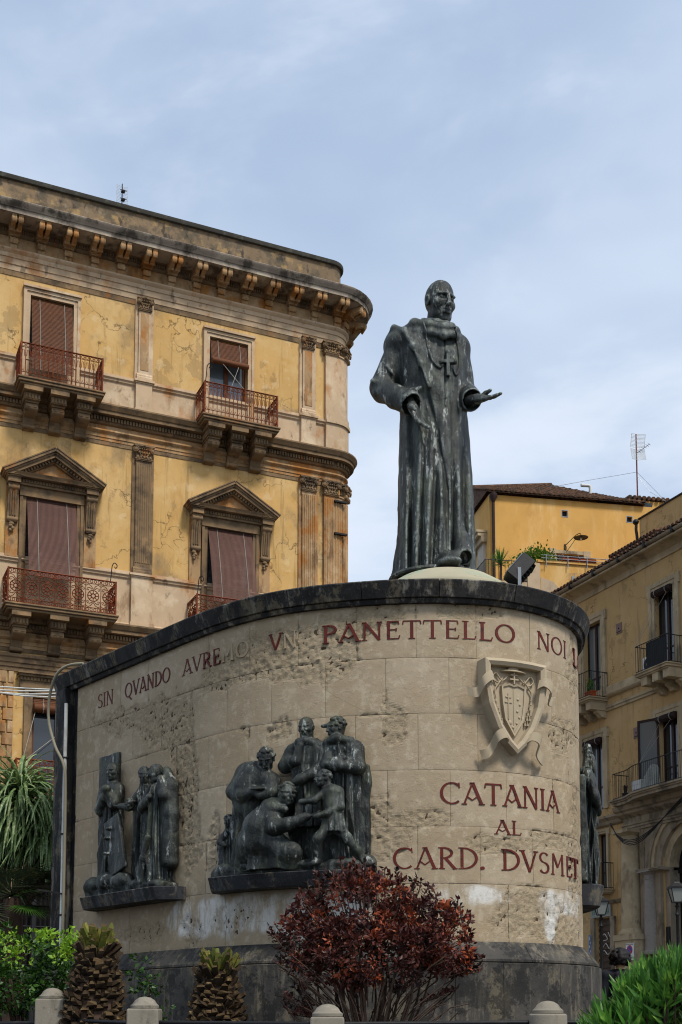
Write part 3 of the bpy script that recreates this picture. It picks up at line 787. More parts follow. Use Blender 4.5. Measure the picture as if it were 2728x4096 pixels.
# ribbons
def ribbon_strip(pts, w, wdir, t=0.018):
    mb = MB(); vs = []
    wd = Vector(wdir).normalized() * w * 0.5
    pts = [Vector(p) for p in pts]; n = len(pts)
    for i, p in enumerate(pts):
        tg = (pts[min(n - 1, i + 1)] - pts[max(0, i - 1)]).normalized()
        nn = tg.cross(wd).normalized() * t * 0.5
        vs += [p - wd - nn, p + wd - nn, p + wd + nn, p - wd + nn]
    fs = []
    for i in range(n - 1):
        for k in range(4): fs.append((i * 4 + k, i * 4 + (k + 1) % 4, (i + 1) * 4 + (k + 1) % 4, (i + 1) * 4 + k))
    fs += [(0, 3, 2, 1), tuple((n - 1) * 4 + k for k in range(4))]
    return mb.add(vs, fs)
def spl(pts, n=8):
    P = [Vector(p) for p in pts]; out = []
    for i in range(len(P) - 1):
        a = P[max(0, i - 1)]; b = P[i]; c = P[i + 1]; d = P[min(len(P) - 1, i + 2)]
        for k in range(n):
            t = k / n
            out.append(0.5 * ((2 * b) + (-a + c) * t + (2 * a - 5 * b + 4 * c - d) * t * t + (-a + 3 * b - 3 * c + d) * t ** 3))
    out.append(P[-1]); return out
for sx in (-1, 1):
    ribbon_strip(spl([(sx * .30, -.12, .26), (sx * .36, -.17, .29), (sx * .45, -.17, .22), (sx * .47, -.08, .12), (sx * .52, -.06, .10), (sx * .58, -.02, .12)]), .11, (sx * .25, 0, .97)).build('ribbon', M['stone'], arms, smooth=60)
    ribbon_strip(spl([(sx * .13, -.12, -.40), (sx * .19, -.17, -.36), (sx * .28, -.17, -.40), (sx * .30, -.08, -.50), (sx * .36, -.06, -.58), (sx * .42, -.02, -.60)]), .11, (sx * .35, 0, .93)).build('ribbon', M['stone'], arms, smooth=60)
    # tassels, rows of one to four
    tz = .06
    for row, cnt in enumerate((1, 1, 2, 2, 3)):
        for c in range(cnt):
            tb = MB(); cx = sx * (.235 - row * .012) + (c - (cnt - 1) / 2) * .034
            tb.lathe([(.006, .03), (.012, .022), (.008, .014), (.016, -.02), (.015, -.03)], (cx, -.05, tz - row * .062), 7)
            tb.build('tassel', M['stone'], arms, smooth=50)
    cord = MB(); cord.tube(spl([(sx * .08, -.06, .33), (sx * .15, -.055, .28), (sx * .23, -.055, .36), (sx * .27, -.055, .30), (sx * .2, -.055, .25), (sx * .14, -.055, .31), (sx * .21, -.055, .22), (sx * .245, -.055, .16), (sx * .235, -.055, .08)]), .009, 6)
    cord.build('cord', M['stone'], arms, smooth=60)
SH = [(-.165, .22), (-.06, .255), (0, .24), (.06, .255), (.165, .22), (.15, .02), (.12, -.17), (0, -.36), (-.12, -.17), (-.15, .02)]
sh_in = inset(SH, 0.022)
n = len(SH); mb = MB()
mb.add([(x, .0, z) for x, z in SH] + [(x, -.075, z) for x, z in SH] + [(x, -.07, z) for x, z in sh_in] + [(x, -.055, z) for x, z in sh_in], [(l * n + i, l * n + (i + 1) % n, (l + 1) * n + (i + 1) % n, (l + 1) * n + i) for l in range(3) for i in range(n)] + [tuple(3 * n + i for i in range(n))])
shield = mb.build('shield', M['stone'], arms)
cr = MB(); cr.box(-.075, -.062, -.066, -.05, -.16, .14); cr.box(-.105, -.032, -.064, -.05, .09, .103); cr.box(-.115, -.022, -.0645, -.05, .03, .043)
cr.build('double_cross', M['stone'], shield)
for q, (x, z, r) in enumerate([(.06, .08, .018), (.085, .02, .016), (.05, -.06, .018), (.075, -.13, .016), (.04, -.2, .016), (-.05, -.2, .028), (-.01, -.25, .02)]):
    MB().ball((x, -.055, z), (r, .012, r)).build('charge', M['stone'], shield, smooth=60)
MB().box(-.003, .003, -.062, -.05, -.3, .2).build('division', M['stone'], shield)
hat = MB(); hat.lathe([(.165, 0), (.17, .008), (.12, .02), (.075, .026), (.07, .05), (.045, .066), (.01, .07)], (0, -.06, .385), 20, M=Matrix.Translation((0, -.06, .385)) @ Matrix.Diagonal((1, .35, 1, 1)) @ Matrix.Translation((0, .06, -.385)))
hat.build('cardinal_hat', M['stone'], arms, smooth=50)
cr2 = MB(); cr2.box(-.008, .008, -.085, -.05, .25, .40); cr2.box(-.045, .045, -.083, -.05, .345, .36); cr2.box(-.055, .055, -.084, -.05, .295, .31)
cr2.build('processional_cross', M['stone'], arms)
# ---------------------------------------------------------------- sculpting kit: signed distance field -> mesh
class SDF:
    def __init__(s, lo, hi, h):
        s.lo = np.array(lo, float); s.h = h
        s.n = np.maximum(4, np.ceil((np.array(hi) - s.lo) / h).astype(int) + 1)
        s.ax = [s.lo[i] + h * np.arange(s.n[i]) for i in range(3)]
        s.D = np.full(tuple(s.n), 1.0, np.float32)
    def _sl(s, lo, hi):
        out = []
        for i in range(3):
            a = int(np.clip(math.floor((lo[i] - s.lo[i]) / s.h), 0, s.n[i])); b = int(np.clip(math.ceil((hi[i] - s.lo[i]) / s.h) + 1, 0, s.n[i]))
            if b <= a: return None
            out.append(slice(a, b))
        return tuple(out)
    def _xyz(s, sl):
        return (s.ax[0][sl[0]][:, None, None].astype(np.float32), s.ax[1][sl[1]][None, :, None].astype(np.float32), s.ax[2][sl[2]][None, None, :].astype(np.float32))
    def _put(s, sl, d, k, cut):
        D = s.D[sl]
        if cut: d = -d; 
        if k <= 0:
            s.D[sl] = np.maximum(D, d) if cut else np.minimum(D, d); return
        if cut:
            h = np.maximum(k - np.abs(D - d), 0) / k
            s.D[sl] = np.maximum(D, d) + h * h * k * 0.25
        else:
            h = np.maximum(k - np.abs(D - d), 0) / k
            s.D[sl] = np.minimum(D, d) - h * h * k * 0.25
    def cap(s, a, b, ra, rb=None, k=0.03, cut=False):
        rb = ra if rb is None else rb
        a = np.array(a, float); b = np.array(b, float)
        r = max(ra, rb) + k + 3 * s.h
        sl = s._sl(np.minimum(a, b) - r, np.maximum(a, b) + r)
        if sl is None: return s
        x, y, z = s._xyz(sl)
        ba = b - a; L = max(1e-9, ba @ ba)
        t = np.clip(((x - a[0]) * ba[0] + (y - a[1]) * ba[1] + (z - a[2]) * ba[2]) / L, 0, 1)
        d = np.sqrt((x - a[0] - t * ba[0]) ** 2 + (y - a[1] - t * ba[1]) ** 2 + (z - a[2] - t * ba[2]) ** 2) - (ra + t * (rb - ra))
        s._put(sl, d, k, cut); return s
    def path(s, pts, rs, k=0.03, cut=False):
        rs = rs if isinstance(rs, (list, tuple)) else [rs] * len(pts)
        for i in range(len(pts) - 1): s.cap(pts[i], pts[i + 1], rs[i], rs[i + 1], k, cut)
        return s
    def ell(s, c, r, k=0.03, B=None, cut=False):
        c = np.array(c, float); r = np.array(r, float)
        m = r.max() + k + 3 * s.h
        sl = s._sl(c - m, c + m)
        if sl is None: return s
        x, y, z = s._xyz(sl); x = x - c[0]; y = y - c[1]; z = z - c[2]
        if B is not None:
            B = np.array(B, float)
            x, y, z = (x * B[0, 0] + y * B[0, 1] + z * B[0, 2], x * B[1, 0] + y * B[1, 1] + z * B[1, 2], x * B[2, 0] + y * B[2, 1] + z * B[2, 2])
        k0 = np.sqrt((x / r[0]) ** 2 + (y / r[1]) ** 2 + (z / r[2]) ** 2) + 1e-6
        k1 = np.sqrt((x / r[0] ** 2) ** 2 + (y / r[1] ** 2) ** 2 + (z / r[2] ** 2) ** 2) + 1e-6
        s._put(sl, k0 * (k0 - 1) / k1, k, cut); return s
    def box(s, c, hf, k=0.02, B=None, rd=0.01, cut=False):
        c = np.array(c, float); hf = np.array(hf, float) - rd
        m = np.linalg.norm(hf) + rd + k + 3 * s.h
        sl = s._sl(c - m, c + m)
        if sl is None: return s
        x, y, z = s._xyz(sl); x = x - c[0]; y = y - c[1]; z = z - c[2]
        if B is not None:
            B = np.array(B, float)
            x, y, z = (x * B[0, 0] + y * B[0, 1] + z * B[0, 2], x * B[1, 0] + y * B[1, 1] + z * B[1, 2], x * B[2, 0] + y * B[2, 1] + z * B[2, 2])
        qx, qy, qz = np.abs(x) - hf[0], np.abs(y) - hf[1], np.abs(z) - hf[2]
        d = np.sqrt(np.maximum(qx, 0) ** 2 + np.maximum(qy, 0) ** 2 + np.maximum(qz, 0) ** 2) + np.minimum(np.maximum(qx, np.maximum(qy, qz)), 0) - rd
        s._put(sl, d, k, cut); return s
    def robe(s, lev, folds=None, k=0.03):
        """levels (z, cx, cy, rx, ry) stacked to a draped tube; folds(x,y,z,theta) is added to the surface"""
        lev = np.array(lev, float)
        m = lev[:, 3:5].max() + 0.12
        lo = [lev[:, 1].min() - m, lev[:, 2].min() - m, lev[0, 0] - 0.02]; hi = [lev[:, 1].max() + m, lev[:, 2].max() + m, lev[-1, 0] + 0.05]
        sl = s._sl(lo, hi)
        x, y, z = s._xyz(sl)
        f = lambda i: np.interp(z, lev[:, 0], lev[:, i]).astype(np.float32)
        cx, cy, rx, ry = f(1), f(2), f(3), f(4)
        X = x - cx; Y = y - cy
        q = np.sqrt((X / rx) ** 2 + (Y / ry) ** 2) + 1e-6
        g = np.sqrt((X / rx ** 2) ** 2 + (Y / ry ** 2) ** 2) + 1e-6
        d = q * (q - 1) / g
        if folds is not None: d = d - folds(x, y, z, np.arctan2(Y / ry, X / rx))
        d = np.maximum(d, np.maximum(lev[0, 0] - z, z - lev[-1, 0]))
        s._put(sl, d.astype(np.float32), k, False); return s
    def wob(s, amp, f, seed=0.0):
        x, y, z = s._xyz((slice(None),) * 3)
        s.D += amp * (np.sin(x * f + 1.7 * np.sin(y * f * .8 + seed) + seed) * np.sin(y * f * 1.1 + 1.3 * np.sin(z * f * .7)) + np.sin(z * f * .9 + 2 * np.sin(x * f * .6 + seed)) * .7).astype(np.float32)
        return s
    def mesh(s):
        D = s.D; nx, ny, nz = D.shape
        S = D < 0
        cnt = np.zeros((nx - 1, ny - 1, nz - 1), np.int8)
        cs = [(i, j, k) for i in (0, 1) for j in (0, 1) for k in (0, 1)]
        for i, j, k in cs: cnt += S[i:nx - 1 + i, j:ny - 1 + j, k:nz - 1 + k]
        act = np.argwhere((cnt > 0) & (cnt < 8))
        idx = np.full(cnt.shape, -1, np.int32); idx[tuple(act.T)] = np.arange(len(act))
        V = {c: D[act[:, 0] + c[0], act[:, 1] + c[1], act[:, 2] + c[2]] for c in cs}
        acc = np.zeros((len(act), 3)); num = np.zeros(len(act))
        for c in cs:
            for ax in range(3):
                if c[ax]: continue
                e = list(c); e[ax] = 1; e = tuple(e)
                v0, v1 = V[c], V[e]; cr = (v0 < 0) != (v1 < 0)
                t = np.where(cr, v0 / np.where(cr, v0 - v1, 1), 0)
                p = np.tile(np.array(c, float), (len(act), 1)); p[:, ax] += t
                acc[cr] += p[cr]; num[cr] += 1
        P = s.lo + (act + acc / num[:, None]) * s.h
        F = []
        for ax in range(3):
            o1, o2 = [a for a in range(3) if a != ax]
            sA = [slice(None)] * 3; sB = [slice(None)] * 3
            sA[ax] = slice(0, -1); sB[ax] = slice(1, None)
            A = S[tuple(sA)]; B = S[tuple(sB)]
            e = np.argwhere(A != B)
            e = e[(e[:, o1] > 0) & (e[:, o2] > 0) & (e[:, o1] < D.shape[o1] - 1) & (e[:, o2] < D.shape[o2] - 1)]
            flip = A[tuple(e.T)]
            def cell(d1, d2):
                q = e.copy(); q[:, o1] += d1; q[:, o2] += d2
                return idx[tuple(q.T)]
            q = np.stack([cell(-1, -1), cell(0, -1), cell(0, 0), cell(-1, 0)], 1)
            if ax == 1: q = q[:, ::-1]
            q = np.where(flip[:, None], q, q[:, ::-1])
            F.append(q)
        return P, np.concatenate(F)

def np_mesh(name, parts, mat, bend=None):
    vs = []; fs = []; b = 0
    for P, F in parts:
        if bend is not None: P = bend(P)
        vs.append(P); fs.append(F + b); b += len(P)
    P = np.concatenate(vs); F = np.concatenate(fs)
    me = bpy.data.meshes.new(name)
    me.vertices.add(len(P)); me.vertices.foreach_set('co', P.astype(np.float32).ravel())
    me.loops.add(F.size); me.loops.foreach_set('vertex_index', F.astype(np.int32).ravel())
    me.polygons.add(len(F)); me.polygons.foreach_set('loop_start', np.arange(0, F.size, 4, dtype=np.int32))
    me.update(calc_edges=True); me.validate(); me.shade_smooth()
    me.materials.append(mat)
    return me

def basis(yaw, pitch, fwd):
    """rows: right, forward, up of a head; fwd is +1 or -1 (which way along y is out), yaw turns to +x, pitch nods down"""
    f = np.array([math.sin(yaw) * math.cos(pitch), fwd * math.cos(yaw) * math.cos(pitch), -math.sin(pitch)])
    up = np.array([0, 0, 1.0]); up = up - f * (up @ f); up /= np.linalg.norm(up)
    r = np.cross(f, up)
    return np.array([r, f, up])

def head(S, c, H, yaw, pitch, fwd, hair=None, k=None):
    """head of height H centred at c with brow, sockets, nose, lips, chin and ears"""
    B = basis(yaw, pitch, fwd); c = np.array(c, float)
    def P(x, y, z): return c + (B[0] * x + B[1] * y + B[2] * z) * H
    def E(p, r, kk=.04, cut=False): S.ell(P(*p), np.array(r) * H, kk * H, B, cut)
    def C(p, q, a, b=None, kk=.03, cut=False): S.cap(P(*p), P(*q), a * H, (a if b is None else b) * H, kk * H, cut)
    E((0, -.05, .10), (.325, .40, .39)); E((0, .06, -.08), (.27, .31, .36), .08)
    E((0, .18, -.33), (.17, .16, .15), .12); C((-.17, .1, -.32), (.17, .1, -.32), .1, kk=.1)
    E((0, .26, -.42), (.1, .09, .075), .06)
    for sx in (-1, 1):
        E((sx * .2, .2, -.1), (.1, .12, .1), .08)
        E((sx * .135, .345, .035), (.085, .075, .055), .05, True)
        E((sx * .135, .275, .03), (.062, .06, .045), .015)
        C((sx * .05, .355, .105), (sx * .23, .275, .10), .04, .03, .04)
        E((sx * .335, -.03, -.02), (.045, .09, .13), .03); E((sx * .37, .0, -.02), (.02, .045, .07), .02, True)
        C((sx * .1, .37, -.16), (sx * .17, .29, -.30), .014, .012, .03, True)
    C((0, .36, .08), (0, .455, -.12), .035, .055, .05); E((0, .43, -.14), (.075, .05, .04), .03)
    C((-.09, .365, -.225), (.09, .365, -.225), .03, kk=.04); C((-.08, .36, -.285), (.08, .36, -.285), .034, kk=.04)
    C((-.12, .405, -.253), (.12, .405, -.253), .013, kk=.012, cut=True)
    for z in (.2, .26): C((-.14, .36, z), (.14, .36, z), .008, kk=.02, cut=True)
    if hair == 'short':
        rr = random.Random(int(H * 1e4) + int(c[0] * 997))
        for q in range(70):
            a = rr.uniform(0, 2 * math.pi); e = rr.uniform(-.05, 1.35)
            x, y, z = math.cos(a) * math.cos(e), math.sin(a) * math.cos(e), math.sin(e)
            if y > .55 and z < .62: continue
            E((x * .34, -.06 + y * .41, .12 + z * .4), (.075, .075, .06), .05)
    if hair == 'veil':
        E((0, -.1, .12), (.37, .42, .42), .03); E((0, .3, 0), (.2, .12, .33), .05, True)
        E((0, .2, -.02), (.2, .2, .28), .03)
    return P

def hand(S, w, d, up, L, spread=1.0, thumb=1, curl=0.25, k=0.012):
    """wrist w, pointing d, palm normal up, length L; five unequal bent fingers"""
    w = np.array(w, float); d = np.array(d, float); d /= np.linalg.norm(d)
    up = np.array(up, float); up -= d * (up @ d); up /= np.linalg.norm(up)
    sd = np.cross(d, up)
    B = np.array([d, sd, up])
    S.ell(w + d * L * .26, (L * .30, L * .21, L * .11), k * 2, B)
    S.cap(w - d * L * .18, w + d * L * .15, L * .13, L * .15, k * 2)
    for i, (o, ln) in enumerate(((-.155, .42), (-.052, .50), (.05, .47), (.15, .36))):
        b = w + d * L * .46 + sd * o * L * 1.0
        q = d + sd * o * .7 * spread
        m = b + q * L * ln * .5 + up * curl * L * .05
        e = m + (q + up * curl * 1.4 + 0) * L * ln * .5
        S.path([b - d * L * .12, b, m, e], [L * .055, L * .058, L * .052, L * .042], k)
    t0 = w + d * L * .12 + sd * thumb * L * .16
    t1 = t0 + (d * .7 + sd * thumb * .55 + up * .45) * L * .22
    t2 = t1 + (d * .9 + sd * thumb * .1 + up * .35) * L * .2
    S.path([t0, t1, t2], [L * .085, L * .066, L * .05], k * 1.5)

# ---------------------------------------------------------------- the bronze cardinal
ST = Vector((1.218, 15.3, 6.45))
statue = thing('statue', 'tall weathered bronze statue of a robed cardinal with open hand on round stone plinth', 'statue', ST)
statue.scale = (.985, .985, 1.058)
def st_folds(x, y, z, th):
    fr = 1 / (1 + np.exp((y + 0.02) / 0.05))                    # front half
    xe = np.interp(z, [0, .44, .99, 1.39, 1.9, 2.27, 2.63, 3.0], [.11, .125, .125, .055, -.04, -.14, -.23, -.38]).astype(np.float32)
    sc = 1 / (1 + np.exp(-(x - xe) / 0.012))
    f = 0.036 * fr * sc                                         # the scapular lies proud of the habit
    f = f - 0.018 * fr * np.exp(-((x - xe + 0.022) / 0.02) ** 2)
    low = np.clip((2.3 - z) / 2.0, 0, 1)
    for x0, drift, w, a in ((-.42, .02, .04, .05), (-.345, .04, .025, -.05), (-.27, .05, .035, .04), (-.21, .06, .022, -.05), (-.12, .09, .04, .055), (-.05, .10, .024, -.05), (.03, .07, .03, .03), (.17, .02, .022, -.055), (.25, .03, .035, .045), (.32, .02, .022, -.05), (.40, .02, .035, .045)):
        f = f + a * low * fr * np.exp(-((x - x0 - drift * (z - 1) * 0.6) / w) ** 2)
    f = f + 0.02 * low * (1 - 2 * np.abs(np.sin(th * 7 + z * .9)))
    f = f + 0.012 * np.sin(z * 9 + x * 14) * np.exp(-((z - 2.25) / .2) ** 2)
    f = f - 0.02 * fr * np.exp(-((x - .09) / .012) ** 2) * (z > 2.0)     # front opening
    f = f + 0.05 * np.exp(-((z - .02) / .16) ** 2) * np.exp(-((th - 2.9) / .5) ** 2)
    return f
S = SDF((-1.0, -.75, -.02), (.75, .62, 3.3), 0.0145)
S.robe([(0, -.03, 0, .52, .44), (.12, -.03, 0, .50, .43), (.45, -.02, 0, .475, .41), (1.1, -.03, 0, .465, .39), (1.7, -.045, 0, .44, .36), (2.05, -.05, 0, .425, .34), (2.4, -.05, 0, .425, .34), (2.75, -.08, 0, .47, .33), (2.95, -.1, .02, .49, .29), (3.08, -.1, .03, .38, .23), (3.16, -.08, .03, .25, .18)], st_folds)
# shoulder cape and sleeves
S.ell((-.42, .02, 2.96), (.26, .27, .19), .06); S.ell((.26, .02, 2.92), (.19, .24, .17), .06)
S.cap((-.49, .0, 2.9), (-.70, .0, 2.44), .165, .15, .05)
S.ell((-.70, -.02, 2.40), (.155, .15, .15), .05)
S.path([(-.70, -.03, 2.38), (-.53, -.22, 2.20), (-.37, -.36, 2.06)], [.14, .135, .15], .05)
S.cap((-.355, -.375, 2.045), (-.32, -.42, 2.0), .125, .12, .02, True)
S.cap((.30, .03, 2.86), (.37, .06, 2.40), .15, .145, .05)
S.path([(.37, .05, 2.38), (.40, -.14, 2.24), (.42, -.32, 2.12)], [.145, .135, .14], .05)
S.cap((.43, -.36, 2.09), (.46, -.42, 2.07), .115, .11, .02, True)
for a, b, r in (((-.83, -.12, 2.45), (-.62, -.18, 2.36), .025), ((-.80, -.1, 2.32), (-.58, -.25, 2.28), .03), ((-.64, -.15, 2.62), (-.55, -.17, 2.5), .02), ((-.74, -.16, 2.3), (-.6, -.28, 2.16), .02)):
    S.cap(a, b, r, r * .6, .04)
# thick edge of the cape running over the shoulder and down the chest
S.path([(-.63, .12, 3.0), (-.55, -.10, 3.13), (-.42, -.24, 3.02), (-.32, -.32, 2.80), (-.22, -.36, 2.55), (-.12, -.385, 2.25)], [.035, .035, .028, .02, .014, .01], .06)
# belt folds at the waist
S.path([(-.42, -.16, 2.22), (-.32, -.26, 2.24), (-.22, -.31, 2.26)], [.025, .025, .015], .06)
# hood rolled round the neck
S.path([(-.40, .03, 3.13), (-.28, -.17, 3.14), (-.10, -.30, 3.06), (.07, -.37, 2.99), (.18, -.32, 3.02), (.25, -.14, 3.07), (.22, .10, 3.16), (.02, .24, 3.26), (-.2, .24, 3.26), (-.38, .16, 3.18), (-.40, .03, 3.13)], [.07, .065, .055, .052, .05, .052, .07, .10, .10, .085, .07], .05)
S.path([(-.40, -.02, 3.04), (-.27, -.22, 3.02), (-.09, -.33, 2.95), (.08, -.385, 2.89), (.2, -.33, 2.93), (.27, -.15, 2.98)], [.05, .045, .04, .04, .035, .04], .04)
S.path([(-.16, -.08, 3.22), (.0, -.22, 3.14), (.12, -.24, 3.09), (.19, -.1, 3.14)], [.05, .045, .045, .045], .03)
S.cap((0, .05, 3.0), (.05, -.03, 3.35), .165, .15, .04)
# hem with the shoe and the raised fold
S.path([(.0, -.36, .09), (.12, -.46, .10), (.2, -.5, .10)], [.09, .10, .09], .05)
S.ell((.13, -.50, .05), (.17, .16, .075), .02)
S.path([(.24, -.30, .75), (.27, -.38, .4), (.29, -.44, .17)], [.05, .075, .12], .06)
S.cap((.30, -.47, .13), (.30, -.52, .07), .085, .09, .02, True)
S.path([(-.46, .0, .5), (-.47, .0, .2), (-.48, .0, .02)], [.05, .07, .09], .08)
S.wob(0.0035, 21)
body = S.mesh()
S = SDF((-.4, -.6, 3.0), (.5, .45, 3.85), 0.0095)
S.cap((0, .03, 3.05), (.04, -.02, 3.35), .15, .14, .02)
head(S, (.055, -.06, 3.48), .545, 0.50, 0.20, -1)
S.wob(0.0012, 46)
hd = S.mesh()
S = SDF((-.55, -.75, 1.6), (0, -.2, 2.2), 0.008)
hand(S, (-.345, -.38, 2.03), (.32, -.2, -.78), (.6, -.55, .3), .43, .6, 1, .35)
S.wob(0.001, 46)
h1 = S.mesh()
S = SDF((.25, -1.0, 1.75), (1.0, -.2, 2.3), 0.008)
hand(S, (.44, -.38, 2.09), (.72, -.60, -.22), (.0, -.62, .8), .42, 1.4, -1, .2)
S.wob(0.001, 46)
h2 = S.mesh()
body_o = link('figure', np_mesh('figure', [body, hd, h1, h2], M['bronze']), statue)
from mathutils.bvhtree import BVHTree
_tri = BVHTree.FromPolygons([tuple(p) for p in body[0].tolist()], [tuple(f) for f in body[1].tolist()])
def on_front(x, z, off=0.0):
    hit = _tri.ray_cast(Vector((x, -2, z)), Vector((0, 1, 0)))
    return (x, (hit[0].y if hit[0] is not None else -.36) - off, z)
def st_xz(px, py):
    return (px - 620) * .001827, (2140 - py) * .001827
ch = MB()
for pts in ([(520, 450), (540, 520), (548, 600), (565, 690), (595, 750), (632, 778), (655, 755)], [(725, 760), (745, 808), (768, 770), (775, 690), (765, 600), (750, 540), (742, 495)]):
    P = spl([on_front(*st_xz(*q), .006) for q in pts], 5)
    ch.tube([on_front(p.x, p.z, .006) for p in P], .014, 6)
ch.build('chain', M['bronze_small'], statue, smooth=60)
cx, cz = st_xz(690, 740)
cy = on_front(cx, cz)[1]
cm = MB()
cm.box(cx - .022, cx + .022, cy - .05, cy + .02, cz - .17, cz + .11); cm.box(cx - .085, cx + .085, cy - .048, cy + .02, cz - .01, cz + .035)
for dx, dz in ((0, .13), (-.09, .012), (.09, .012)): cm.ball((cx + dx, cy - .02, cz + dz), (.035, .03, .035))
bevel(cm.build('pectoral_cross', M['bronze_small'], statue), .006)
# plinth under the statue
pl = MB(); pl.lathe([(1.0, 5.83), (1.0, 6.13), (.98, 6.17), (.62, 6.405), (.56, 6.43), (.2, 6.435)], (1.31, 15.3, 0), 64)
pl.build('statue_plinth', M['plinth'], mon, smooth=40)
bs = MB(); bs.lathe([(.60, -.02), (.615, .0), (.60, .03), (.3, .035)], (-.02, 0, 0), 40, M=Matrix.Diagonal((1.0, .86, 1, 1)))
bs.build('bronze_base', M['bronze_small'], statue, smooth=40)

# ---------------------------------------------------------------- bronze groups on the wall (sculpted flat, then bent to the wall)
def bend(P):
    return wpts(P[:, 0], P[:, 1], P[:, 2])
def fig_mesh(S, name, parent, amp=.0016, f=44):
    S.wob(amp, f, S.lo[0])
    return link(name, np_mesh(name, [S.mesh()], M['bronze'], bend), parent)
HV = .0085
def folds(n, amp, seed=0.0, z0=2.6):
    def f(x, y, z, th):
        a = th * n * .5 + 1.2 * np.sin(z * 2.6 + seed) + seed
        return amp * 1.5 * (1 - 2 * np.abs(np.sin(a))) + amp * .8 * (1 - 2 * np.abs(np.sin(th * n * .85 + z * 2.2 + seed * 2)))
    return f
def sv(lo, hi): return SDF(lo, hi, HV)

# --- group with the kneeling figure and running boy
g2 = thing('bronze_relief', 'bronze relief of robed men with a kneeling figure and a running boy', 'relief', wpt(5.75, .1, 2.58))
g2i = Matrix.Translation(g2.location).inverted()
def child_of(o, par):
    o.parent = par; o.matrix_parent_inverse = Matrix.Translation(par.location).inverted(); return o
S = sv((4.75, -.06, 2.56), (6.9, .40, 2.86))     # ground with folds of cloth
S.box((5.8, .1, 2.62), (.98, .17, .05), .03, rd=.03)
for a, o, z, ra, ro, rz in ((5.0, .16, 2.68, .18, .12, .08), (5.35, .2, 2.68, .2, .12, .07), (5.65, .22, 2.68, .25, .11, .06), (6.05, .2, 2.66, .2, .12, .06), (6.45, .16, 2.67, .25, .12, .06), (6.7, .12, 2.68, .1, .1, .09)): S.ell((a, o, z), (ra, ro, rz), .05)
child_of(fig_mesh(S, 'ground', None, .005, 30), g2)
# backdrop of drapery behind the figures
S = sv((4.78, -.06, 2.56), (6.8, .2, 4.0))
S.box((5.55, .0, 3.05), (.55, .04, .45), .03, rd=.03); S.box((6.32, .02, 3.2), (.4, .05, .62), .03, rd=.03); S.box((5.0, .02, 2.86), (.16, .05, .25), .03, rd=.03)
S.wob(.012, 17)
child_of(fig_mesh(S, 'drapery', None), g2)
# bent old man reading, left
S = sv((4.95, -.06, 2.58), (5.85, .50, 4.1))
S.robe([(2.6, 5.30, .12, .24, .15), (2.9, 5.28, .12, .21, .15), (3.3, 5.28, .12, .20, .15), (3.5, 5.30, .13, .2, .15)], folds(9, .02, 1.0))
S.path([(5.30, .13, 3.4), (5.34, .16, 3.62), (5.42, .18, 3.76)], [.19, .20, .15], .06)
S.cap((5.28, .16, 3.80), (5.60, .18, 3.66), .12, .11, .08)
S.path([(5.25, .17, 3.78), (5.13, .2, 3.58), (5.33, .30, 3.5), (5.50, .32, 3.52)], [.10, .095, .075, .05], .04)
S.path([(5.62, .2, 3.64), (5.66, .26, 3.5), (5.56, .32, 3.47)], [.09, .08, .05], .04)
S.box((5.55, .34, 3.56), (.08, .05, .012), .01, B=basis(.3, .5, 1), rd=.006)
head(S, (5.585, .24, 3.90), .25, .25, .55, 1, 'short')
S.cap((5.50, .19, 3.78), (5.56, .22, 3.86), .08, .07, .03)
child_of(fig_mesh(S, 'figure', None), g2)
# central standing man
S = sv((5.65, -.06, 3.0), (6.35, .42, 4.45))
S.robe([(3.1, 6.02, .06, .20, .13), (3.5, 6.01, .07, .18, .13), (3.8, 6.01, .08, .19, .13), (4.0, 6.01, .09, .21, .12), (4.12, 6.01, .08, .12, .09)], folds(8, .014, .4))
S.cap((5.83, .1, 3.99), (6.19, .1, 4.0), .08, .08, .06)
S.path([(5.83, .1, 3.98), (5.77, .14, 3.82), (5.93, .22, 3.86), (5.98, .23, 4.02)], [.085, .08, .055, .04], .03)
S.path([(6.2, .1, 3.98), (6.22, .16, 3.76), (6.0, .25, 3.63), (5.95, .26, 3.60)], [.085, .08, .06, .045], .03)
S.path([(5.86, .14, 4.02), (5.95, .2, 4.07), (6.03, .21, 4.08), (6.15, .15, 4.04)], [.04, .04, .04, .04], .03)
head(S, (6.008, .13, 4.25), .25, -.1, .25, 1, None); S.cap((6.01, .09, 4.0), (6.01, .1, 4.18), .075, .07, .03)
child_of(fig_mesh(S, 'figure', None), g2)
# right-hand man with folded arms and cap
S = sv((6.1, -.06, 2.6), (6.8, .40, 4.42))
S.robe([(2.62, 6.48, .08, .2, .12), (3.0, 6.46, .08, .19, .12), (3.5, 6.44, .08, .18, .12), (3.8, 6.43, .09, .19, .12), (4.0, 6.42, .08, .19, .11), (4.1, 6.40, .08, .12, .09)], folds(9, .018, 2.0))
S.cap((6.26, .1, 3.99), (6.57, .1, 3.98), .085, .09, .05)
S.path([(6.57, .1, 3.97), (6.61, .16, 3.75), (6.40, .25, 3.76), (6.28, .25, 3.79)], [.095, .085, .065, .045], .03)
S.path([(6.27, .12, 3.95), (6.25, .18, 3.78), (6.38, .24, 3.80), (6.46, .24, 3.84)], [.08, .075, .06, .045], .03)
S.path([(6.26, .16, 4.05), (6.38, .2, 4.08), (6.52, .14, 4.06)], [.05, .055, .05], .03)
head(S, (6.352, .12, 4.22), .25, -.95, .1, 1, 'short'); S.cap((6.37, .08, 4.0), (6.36, .1, 4.16), .075, .075, .03)
S.cap((6.20, .15, 4.245), (6.27, .15, 4.25), .018, .03, .02)
child_of(fig_mesh(S, 'figure', None), g2)
